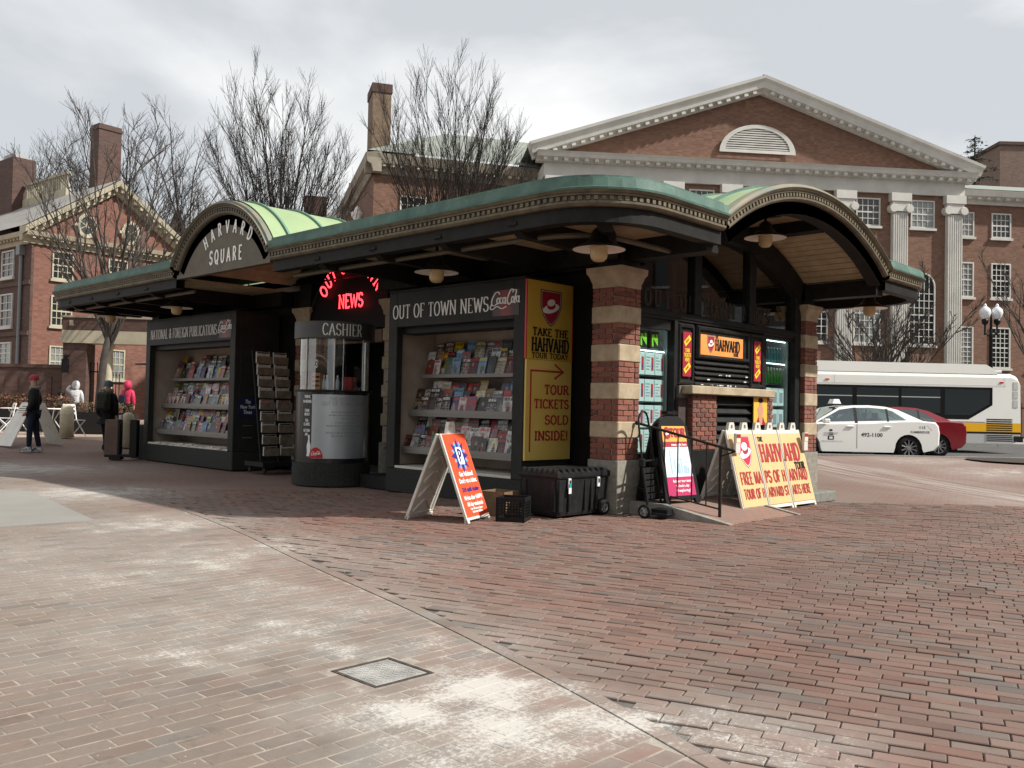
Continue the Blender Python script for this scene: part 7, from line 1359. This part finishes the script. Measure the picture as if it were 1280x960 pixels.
ch = bpy.data.objects.new('chimney', None); COL.objects.link(ch); ch.parent = lw; b = MB(); b.box(-8.55, -7.6, 1.5, 3.3, 13.2, 17.35); obj('stack', b, wall_mat('pale_chimney_brick', (.2, .13, .085), (.16, .105, .07), (.2, .165, .13), (.15, .105, .07)), ch); b = MB(); b.box(-8.6, -7.55, 1.45, 3.35, 17.35, 17.8); obj('cap', b, M_DBRK, ch)
for cx in (-6.6, -3.9, -1.5):
    for z0, z1 in ((10.2, 11.7), (6.5, 8.6)): window(lw, cx - .6, cx + .6, z0, z1, 4, 4)
# --- gabled brick house on the left
gh = thing('gabled_house', 'warm red brick gabled house with two round windows and cream cornice', 'building', M=fframe(137, 46, 51.5)); GW, GZ, GA = 3.35, 9.05, 12.15
b = MB(); b.box(-4.0, 4.0, .04, 14, 0, GZ); obj('wall', b, M_GBRK, gh); b = MB(); b.add([(-4.1, .1, GZ), (4.0, .1, GZ), (-.05, .1, GA)], [(0, 1, 2)]); obj('gable', b, M_GBRK, gh)
b = MB(); b.loft([[(x, y, z) for y, z in ((.2, GZ - .35), (-.08, GZ - .35), (-.1, GZ - .05), (-.4, GZ), (-.48, GZ + .2), (.2, GZ + .25))] for x in (-4.5, 4.4)], True, True); obj('cornice', b, M_CREAMT, gh); modillions(gh, -4.3, 4.2, GZ - .02, 26, -.34, .13, M_CREAMT, d=.22)
for s_, xe in ((-1, -4.6), (1, 4.5)):
    ax, az = -.05, GA + .1; ang = atan2(az - GZ - .1, abs(xe - ax)); dx, dz_ = (xe - ax), (GZ + .1 - az); nx, nz2 = -dz_ * s_ / hypot(dx, dz_) * 1.0, abs(dx) / hypot(dx, dz_); nx = abs(dz_) / hypot(dx, dz_) * s_
    sec = [(.2, -.3), (-.1, -.3), (-.12, -.05), (-.45, .0), (-.5, .22), (.2, .28)]; b = MB(); b.loft([[(ax + nx * h_ * 0, y, az + h_ / nz2 * 1) for y, h_ in sec], [(xe + nx * h_ * 0, y, GZ + .1 + h_ / nz2) for y, h_ in sec]], True, True); obj('raking_cornice', b, M_CREAMT, gh)
    for i in range(13): t_ = (i + .5) / 13; x, z = ax + dx * t_, az + dz_ * t_; b = MB(); b.box(x - .07, x + .07, -.38, -.1, z - .2, z - .02); obj('modillion', b, M_CREAMT, gh)
    b = MB(); b.add([(ax, -.4, az + .33), (xe, -.4, GZ + .43), (xe, 14, GZ + .43), (ax, 14, az + .33)], [(0, 1, 2, 3)]); obj('roof', b, M_SLATEG, gh)
for cx in (-1.51, .80):
    w = bpy.data.objects.new('round_window', None); COL.objects.link(w); w.parent = gh; w.location = (cx, 0, 9.98); b = MB(); b.add([(.36 * cos(2 * pi * i / 20), -.0, .45 * sin(2 * pi * i / 20)) for i in range(20)], [tuple(range(20))]); obj('pane', b, M_TGL, w)
    b = MB(); b.loft([[(r_ * cos(2 * pi * i / 20), y, r_ * 1.25 * sin(2 * pi * i / 20)) for i in range(20)] for r_, y in ((.50, .06), (.50, -.08), (.36, -.08), (.34, .0))]); obj('frame', b, M_CREAMT, w)
    for q in range(4): b = MB(); b.box(-.08, .08, -.1, -.02, .52, .68, M=Matrix.Rotation(q * pi / 2, 4, 'Y') @ Matrix.Scale(.9, 4)); obj('keystone', b, M_CREAMT, w)
    for q in range(6): a = pi * q / 3; b = MB(); b.box(-.02, .02, -.03, -.005, .0, .4, M=Matrix.Rotation(a, 4, 'Y')); obj('spoke', b, M_CREAMT, w)
for cx in (-2.6, 0.2, 2.6):
    for z0, z1 in ((7.2, 8.45), (4.9, 6.25), (2.4, 3.8)): window(gh, cx - .45, cx + .45, z0, z1, 4, 4, trim=M_CREAMT)
b = MB(); b.box(.95, 2.25, 4.0, 4.95, 9.5, 16.6); cs_ = obj('chimney', b, M_DBRK, gh); b = MB(); b.box(.9, 2.3, 3.95, 5.0, 16.3, 16.45); obj('chimney_band', b, M_DBRK, cs_)
SMX = Matrix(((0, 1, 0, -4.12), (-1, 0, 0, 0), (0, 0, 1, 0), (0, 0, 0, 1)))      # the house's left flank: x runs forward along it
def flank(o): o.matrix_local = SMX; return o
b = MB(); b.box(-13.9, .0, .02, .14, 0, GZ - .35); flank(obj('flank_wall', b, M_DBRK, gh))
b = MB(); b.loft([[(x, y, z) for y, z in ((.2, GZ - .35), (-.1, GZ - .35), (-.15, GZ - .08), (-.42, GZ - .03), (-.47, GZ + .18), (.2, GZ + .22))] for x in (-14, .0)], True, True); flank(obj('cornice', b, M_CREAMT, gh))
for i in range(38): b = MB(); x = -13.8 + i * .37; b.box(x, x + .13, -.34, -.12, GZ - .16, GZ - .04); flank(obj('modillion', b, M_CREAMT, gh))
for cx in (-2.5, -5.6, -8.8):
    for z0, z1 in ((7.3, 8.5), (4.85, 6.35), (3.0, 3.95)): flank(window(gh, cx - .62, cx + .62, z0, z1, 2, 4, y=-.02))
b = MB(); b.tube([(-.9, -.08, 8.6), (-.9, -.08, .2)], .09, 8); flank(obj('drainpipe', b, mat('lead_pipe', (.16, .17, .18), .5), gh)); b = MB(); b.box(-1.1, -.7, -.25, .02, 8.2, 8.65); flank(obj('hopper', b, mat('lead_pipe'), gh))
for z in (4.3, 6.75): b = MB(); b.box(-13.9, -.02, -.06, .02, z, z + .2); flank(obj('string_course', b, M_DBRK, gh))
bal = bpy.data.objects.new('balustrade', None); COL.objects.link(bal); bal.parent = gh
b = MB(); b.box(-.2, .1, 5.2, 10.6, 12.4, 12.9); obj('plinth', b, M_CREAMT, bal); b = MB(); b.box(-.15, .05, 5.2, 10.6, 13.7, 13.85); obj('rail', b, M_CREAMT, bal)
for i in range(22): b = MB(); b.box(-.1, .0, 5.3 + i * .24, 5.4 + i * .24, 12.9, 13.7); obj('baluster', b, M_CREAMT, bal)
b = MB(); b.box(-.75, .55, 10.7, 13.2, 11, 15.4); cs_ = obj('chimney', b, M_DBRK, gh); b = MB(); b.box(-.5, .3, 11.2, 12.6, 15.4, 15.75); obj('chimney_cap', b, mat('lead_cap', (.3, .3, .3), .6), cs_)
# --- brick gate with stone lintel
gt = thing('brick_gateway', 'brick gateway with pale stone lintel, column and black iron gates', 'gate', M=fframe(90, 33.0, 5)); GS = 1 / 33.9
b = MB(); b.box(-.42, .42, .05, .9, 0, 3.36); obj('pier', b, M_DBRK, gt); b = MB(); b.box(4.2, 5.1, .05, .9, 0, 3.36); obj('pier', b, M_DBRK, gt)
b = MB(); b.box(-.5, 5.2, -.05, .95, 3.36, 3.55); b.box(-.46, 5.15, -.0, .9, 3.55, 3.83); obj('lintel', b, M_CREAMT, gt); b = MB(); b.box(-.46, 5.15, .02, .88, 3.832, 4.3); obj('parapet', b, M_DBRK, gt); b = MB(); b.box(-.5, 5.2, -.02, .92, 4.3, 4.38); obj('coping', b, M_TAUPE, gt)
for x in (-.2, .95): b = MB(); b.box(x, x + .14, -.0, .03, 4.0, 4.2); obj('stone_stud', b, M_CREAMT, gt)
b = MB(); b.lathe([(.2, 0), (.2, .2), (.16, .25), (.145, 2.9), (.14, 3.15), (.2, 3.25), (.2, 3.36)], 16, c=(1.12, .35, 0)); obj('column', b, M_CREAMT, gt, True); b = MB(); b.lathe([(.2, 0), (.2, .2), (.16, .25), (.145, 2.9), (.14, 3.15), (.2, 3.25), (.2, 3.36)], 16, c=(3.6, .35, 0)); obj('column', b, M_CREAMT, gt, True)
for x0, x1, h_ in ((.45, 1.0, 2.6), (1.25, 1.6, 2.2), (2.7, 3.4, 2.4)):
    lf = bpy.data.objects.new('gate_leaf', None); COL.objects.link(lf); lf.parent = gt; x = x0
    while x < x1: b = MB(); b.tube([(x, .45, .1), (x, .45, h_), ], .016, 5); b.lathe([(.03, h_), (.0, h_ + .12)], 6, c=(x, .45, 0)); obj('picket', b, M_LPOST, lf); x += .12
    for z in (.3, h_ - .3): b = MB(); b.box(x0 - .02, x1, .43, .47, z, z + .05); obj('gate_rail', b, M_LPOST, lf)
b = MB(); b.box(-.3, -.1, -.35, -.15, 2.25, 2.75); b.box(-.24, -.16, -.3, -.2, 2.75, 2.9); b.box(-.22, -.18, -.2, .06, 2.85, 2.9); obj('wall_lantern', b, M_LPOST, gt)
bw_ = thing('garden_wall', 'low dark brick garden wall with coping left of the gateway', 'wall', M=fframe(90, 33.2, 5)); b = MB(); b.box(-6.5, -.45, .1, .55, 0, 2.42); obj('brickwork', b, M_DBRK, bw_); b = MB(); b.box(-6.5, -.45, .05, .6, 2.422, 2.55); obj('coping', b, M_DBRK, bw_)
for k in range(3): b = MB(); b.box(-1.9 - k * 1.7, -.8 - k * 1.7, .06, .1, 1.0, 2.1); obj('recessed_panel', b, M_DBRK, bw_)
# --- far blocks seen over the roofs
def block(px, D, ang, w, d, h, m, label, roof_m=None, extra=None):
    o = thing('distant_house', label, 'building', M=fframe(px, D, ang), group='distant brick houses'); b = MB(); b.box(-w / 2, w / 2, 0, d, 0, h); obj('wall', b, m, o)
    if roof_m: b = MB(); b.loft([[(-w / 2 - .2, y, h), (w / 2 + .2, y, h), (0, y, h + w * .45)] for y in (-.2, d)], True, True); obj('roof', b, roof_m, o)
    else: b = MB(); b.box(-w / 2 - .15, w / 2 + .15, -.15, d + .15, h, h + .3); obj('parapet', b, M_DBRK, o)
    return o
o = block(205, 66, 30, 5, 5, 13.4, M_DBRK, 'dark brick house behind the gable with a pointed dormer'); b = MB(); b.loft([[(-.2, 0, 13.4), (1.4, 0, 13.4), (.6, 0, 15.6)], [(-.2, 2, 13.4), (1.4, 2, 13.4), (.6, 2, 15.6)]], True, True); obj('dormer', b, M_DBRK, o)
o = block(440, 60, 10, 3.0, 5, 13.0, M_DBRK, 'stepped dark brick gable beside the hall wing'); b = MB(); b.box(-.6, .9, 0, 2, 13.3, 16.2); obj('chimney', b, M_GBRK, o)
o = block(388, 70, 10, 3.4, 5, 12.6, M_DBRK, 'brick house with a square chimney beyond the sign arch'); b = MB(); b.box(-.9, .8, 0, 1.5, 12.9, 17.6); obj('chimney', b, M_DBRK, o)
block(1282, 82, 0, 5.0, 8, 26.5, wall_mat('tower_brick', (.2, .13, .1), (.17, .11, .085), (.2, .15, .12), (.15, .1, .08)), 'tall flat-topped brick tower block beyond the hall wing')
for px, D_, zt, lab in ((411.5, 48, 11.9, 'white stone urn finial next to the sign arch vault'), (440.5, 48, 12.0, 'white stone urn finial next to the hall wing')):
    p = at(px, 515, D_); f_ = thing('gate_post', lab, 'gate post', (p.x, p.y, 0), 0, 'urn-topped gate posts'); b = MB(); b.box(-.4, .4, -.4, .4, 0, zt - 1.2); obj('shaft', b, M_DBRK, f_); b = MB(); b.box(-.45, .45, -.45, .45, zt - 1.2, zt - .95); obj('cap', b, M_WINK, f_); b = MB(); b.lathe([(.2, -.95), (.12, -.85), (.34, -.55), (.38, -.4), (.2, -.3), (.12, -.1), (.0, .0)], 14, c=(0, 0, zt)); obj('urn', b, M_WINK, f_, True)
# --- iron fence by the hall and planters on the forecourt
fe = thing('iron_fence', 'black iron picket fence along the pavement in front of the hall', 'fence', M=street_m(1262, 40.0, ROAD_Z + .14))
for i in range(26): x = -.3 + i * .14; b = MB(); b.tube([(x, 0, .0), (x, 0, 1.75)], .014, 5); obj('picket', b, M_LPOST, fe)
for z in (.2, 1.5): b = MB(); b.box(-.35, 3.4, -.02, .02, z, z + .05); obj('rail', b, M_LPOST, fe)
M_LEAF = mat('russet_shrub', (.16, .05, .025), .85, c2=(.06, .065, .03), ns=6)
def shrub(par, x0, x1, y0, y1, z0, z1, n, seed, m=None):
    r = random.Random(seed); b = MB()
    for i in range(n):
        x, y = r.uniform(x0, x1), r.uniform(y0, y1); z = z0 + (z1 - z0) * r.random() ** .7 * r.uniform(.7, 1); s_ = r.uniform(.02, .05); a, e_ = r.uniform(0, 6.28), r.uniform(-.8, .8); u = Vector((cos(a), sin(a), e_)) * s_; v = Vector((-sin(a), cos(a), r.uniform(-.6, .6))) * s_ * .6; c = Vector((x, y, z)); b.add([c - u, c - v, c + u, c + v], [(0, 1, 2, 3)])
    for i in range(n // 14): x, y = r.uniform(x0, x1), r.uniform(y0, y1); b.tube([(x, y, z0 - .1), (x + r.uniform(-.1, .1), y + r.uniform(-.1, .1), r.uniform(z0 + .2, z1))], .006, 3)
    return obj('shrubs', b, m or M_LEAF, par, kind='stuff')
for k, (px, D_, w, lab) in enumerate(((55, 27.6, 1.9, 'long black planter trough with russet shrubs beside the seated person'), (118, 26.6, 2.3, 'long black planter trough with green shrubs in front of the gateway'), (8, 28.6, 1.2, 'short black planter trough with russet shrubs beside the garden wall'))):
    c = thing('planter', lab, 'planter', gp(px, D_), heading + .05, 'black planter troughs'); b = MB()
    for x0, x1, y0, y1 in ((-w / 2, w / 2, -.3, -.26), (-w / 2, w / 2, .26, .3), (-w / 2, -w / 2 + .04, -.26, .26), (w / 2 - .04, w / 2, -.26, .26)): b.box(x0, x1, y0, y1, 0, .62)
    obj('trough', b, M_TRIM, c); b = MB(); b.box(-w / 2 + .041, w / 2 - .041, -.259, .259, .0, .54); obj('soil', b, mat('soil', (.05, .035, .025), .95), c); shrub(c, -w / 2 + .05, w / 2 - .05, -.24, .24, .55, 1.15 if k != 1 else .95, 900, k, M_LEAF if k != 1 else mat('green_shrub', (.07, .085, .035), .85, c2=(.12, .05, .03), ns=5))
# ---------------------------------------------------------------- bare winter trees
M_BARK = mat('grey_bark', (.06, .05, .042), .9, c2=(.036, .03, .026), ns=3); M_BARKD = mat('dark_bark', (.022, .019, .017), .9, c2=(.034, .028, .024), ns=3); M_BARKB = mat('brown_bark', (.10, .07, .05), .9, c2=(.07, .05, .038), ns=3)
def tree(label, px, D_, top_py, m, seed, trunk_h=2.0, spread=.35, limbs=7, sub=7, twig=6, up=.5, r0=.16, fine=4, wob=.06, base_z=None, lean=(0, 0), th=1.0, drop=.3, div=1.0):
    r = random.Random(seed); p = gp(px, D_) if base_z is None else Vector((*at(px, 515, D_)[:2], base_z)); H = at(px, top_py, D_).z - p.z
    t_ = thing('bare_tree', label, 'tree', p, r.uniform(0, 6), 'bare trees'); T = MB(); B = MB()
    def grow(mb, s, d, L, ra, rb, n, sides, bend):
        pts, rs = [s], [ra]; d = d.normalized()
        for i in range(n):
            d = (d + Vector((r.gauss(0, wob), r.gauss(0, wob), bend / n + r.gauss(0, wob * .4)))).normalized(); s = s + d * (L / n); pts.append(s); rs.append(ra + (rb - ra) * (i + 1) / n)
        mb.tube(pts, rs, sides, False); return pts, d
    tp, td = grow(T, Vector((0, 0, -.1)), Vector((lean[0], lean[1], 1)), trunk_h, r0, r0 * .75, 4, 9, 0)
    Hc = H - trunk_h; rt = .62 * th
    for i in range(limbs):
        a = 2.399 * i + r.uniform(-.4, .4); tilt = spread * sqrt((i + .3) / limbs) * r.uniform(.85, 1.15); s = tp[-1] - Vector((0, 0, r.random() * trunk_h * .25 * (i / limbs))); L1 = Hc * r.uniform(.86, 1.0) * (1 - drop * (tilt / max(spread, .01)) ** 2)
        pts, d = grow(T, s, Vector((cos(a) * tilt, sin(a) * tilt, 1)), L1, r0 * .42 * r.uniform(.7, 1), .012 * th, 8, 6, up * .2)
        for j in range(sub):
            f = .15 + .83 * (j + r.random()) / sub; k = min(int(f * 8), 7); s2 = pts[k] + (pts[k + 1] - pts[k]) * (f * 8 - k); dd = (pts[k + 1] - pts[k]).normalized(); a2 = r.uniform(0, 6.28); sp = Vector((cos(a2), sin(a2), r.uniform(-.1, .2))) * r.uniform(.3, .62) * div
            p2, d2 = grow(B, s2, dd + sp, L1 * (1.08 - f) * r.uniform(.3, .55) + .35, (.016 + .02 * (1 - f)) * th, .0085 * th, 4, 4, up * .5)
            for q in range(twig):
                f2 = .15 + .85 * (q + r.random()) / twig; k2 = min(int(f2 * 4), 3); s3 = p2[k2] + (p2[k2 + 1] - p2[k2]) * (f2 * 4 - k2); d3 = (p2[k2 + 1] - p2[k2]).normalized(); a3 = r.uniform(0, 6.28)
                p3, d4 = grow(B, s3, d3 + Vector((cos(a3), sin(a3), r.uniform(-.1, .3))) * r.uniform(.3, .6) * div, r.uniform(.45, 1.1) * H / 14, .0095 * th, .0065 * th, 2, 3, up)
                for w in range(fine): s4 = p3[1] if w % 2 else p3[0].lerp(p3[1], .5); a4 = r.uniform(0, 6.28); grow(B, s4, (p3[2] - p3[1]).normalized() + Vector((cos(a4), sin(a4), .15)) * .5 * div, r.uniform(.25, .65) * H / 14, .0075 * th, .005 * th, 2, 3, up)
    obj('trunk', T, m, t_, True); obj('crown', B, m, t_); return t_
tree('tall upright bare tree rising behind the arched sign', 326, 36, 76, M_BARKD, 1, 4.5, .42, 24, 11, 6, .25, .16, 3, .035, th=.68)
tree('tall fan-shaped bare tree in front of the hall wing', 562, 38, 78, M_BARKD, 2, 4.5, .46, 28, 11, 6, .2, .16, 3, .03, th=.72, div=.85)
tree('multi-stemmed grey bare tree in front of the gabled house', 122, 31, 118, M_BARK, 3, 3.4, .62, 14, 8, 4, .15, .15, 2, .08, div=1.1)
tree('spreading dark bare tree behind the far brick chimney', 4, 66, 118, M_BARKD, 4, 6, .85, 18, 10, 6, .05, .28, 2, .1, th=1.15, div=1.35)
tree('dark bare tree between the two brick chimneys', 62, 68, 122, M_BARKD, 5, 6, .85, 18, 10, 6, .05, .28, 2, .1, th=1.15, div=1.35)
tree('rounded dark bare tree right of the gable chimney', 192, 62, 128, M_BARKD, 6, 6, .85, 18, 10, 6, .05, .28, 2, .1, th=1.15, div=1.35)
tree('dark bare tree beside the tall upright tree', 246, 60, 125, M_BARKD, 7, 6, .85, 18, 10, 6, .05, .28, 2, .1, th=1.15, div=1.35)
tree('low bare brownish tree beside the left hall wing', 440, 44, 195, M_BARKB, 8, 3, .7, 10, 8, 4, .2, .14, 2, .08)
tree('small bare street tree between the bus and the hall', 1107, 38.5, 318, M_BARK, 9, 1.7, 1.25, 14, 9, 6, .2, .13, 3, .12, base_z=ROAD_Z + .14, div=1.3, th=1.2)
tree('bare tree in front of the right hall wing', 1300, 41, 262, M_BARK, 10, 2.4, .8, 9, 7, 4, .2, .12, 2, .1, base_z=ROAD_Z + .14)
# dark conifer beyond the hall
p = at(1216, 515, 76); cf = thing('conifer', 'dark layered conifer top showing above the hall wing roof', 'tree', (p.x, p.y, 0)); zt = at(1216, 169, 76).z; M_NEED = mat('dark_needles', (.018, .035, .022), .85, c2=(.03, .05, .03), ns=2)
b = MB(); b.tube([(0, 0, 0), (0, 0, zt * .6), (0, 0, zt)], [.4, .25, .03], 8); obj('trunk', b, M_BARKD, cf); r = random.Random(4); b = MB()
for i in range(46):
    f = i / 46; z = zt - .2 - f * 9; L_ = .5 + f * 4.2 * r.uniform(.6, 1.1); a = i * 2.4; pts = [Vector((0, 0, z))]; 
    for q in range(1, 6): pts.append(Vector((cos(a) * L_ * q / 5, sin(a) * L_ * q / 5, z + .35 * sin(q * .6) * L_ * .25 - .03 * q * q * L_ * .1)))
    b.tube(pts, [.05, .04, .03, .02, .015, .01], 4)
    for k in range(int(26 + 34 * f)):
        t_ = r.random(); q = min(int(t_ * 5), 4); c = pts[q] + (pts[q + 1] - pts[q]) * (t_ * 5 - q); c = c + Vector((r.gauss(0, .16), r.gauss(0, .16), -abs(r.gauss(0, .12)))); u = Vector((r.uniform(-1, 1), r.uniform(-1, 1), r.uniform(-.6, .3))) * .17; v = Vector((r.uniform(-1, 1), r.uniform(-1, 1), r.uniform(-.6, .6))) * .07; b.add([c - u, c + v, c + u, c - v], [(0, 1, 2, 3)])
obj('crown', b, M_NEED, cf)
# ---------------------------------------------------------------- buildings across the square (behind the viewer; they show in the kiosk's glass)
def shop_block(x, y, rz, w, d, h, m, label, nf, nb_):
    o = thing('shop_block', label, 'building', (x, y, 0), rz, 'buildings across the square'); b = MB(); b.box(-w / 2, w / 2, 0, d, 0, h); obj('wall', b, m, o); b = MB(); b.box(-w / 2 - .3, w / 2 + .3, -.4, d, h, h + .7); obj('parapet', b, M_TRIMW, o)
    b = MB(); b.box(-w / 2 + .4, w / 2 - .4, -.06, 0.02, .4, 3.2); obj('shop_window', b, M_TGL, o); b = MB(); b.box(-w / 2, w / 2, -.3, .0, 3.3, 4.2); obj('shop_fascia', b, M_FRAME, o)
    fh_ = (h - 4.6) / nf
    for i in range(nf):
        for j in range(nb_): cx = -w / 2 + w * (j + .5) / nb_; z = 4.9 + i * fh_; b = MB(); b.box(cx - .6, cx + .6, -.04, .01, z, z + fh_ * .62); wn_ = obj('window', b, M_SASH, o); b = MB(); b.box(cx - .75, cx + .75, -.15, .0, z - .2, z - .02); obj('sill', b, M_TRIMW, wn_)
shop_block(10, -42, pi, 26, 10, 15, M_LBRK, 'four-storey brick shop block across the square facing the counter front', 3, 9)
shop_block(38, -38, pi + .3, 24, 10, 17, M_DBRK, 'dark brick shop block on the far corner of the square', 4, 8)
shop_block(60, -22, -2.09, 46, 10, 18, M_LBRK, 'long brick shop terrace along the street bend, facing the kiosk', 4, 15)
shop_block(-20, -46, pi - .2, 28, 10, 14, mat('buff_render', (.3, .27, .21), .85, c2=(.26, .23, .18), ns=.5), 'buff rendered shop block on the south side of the square', 3, 10)
shop_block(-52, -8, pi / 2, 40, 10, 15, M_LBRK, 'long brick shop terrace facing the magazine cases', 3, 14)
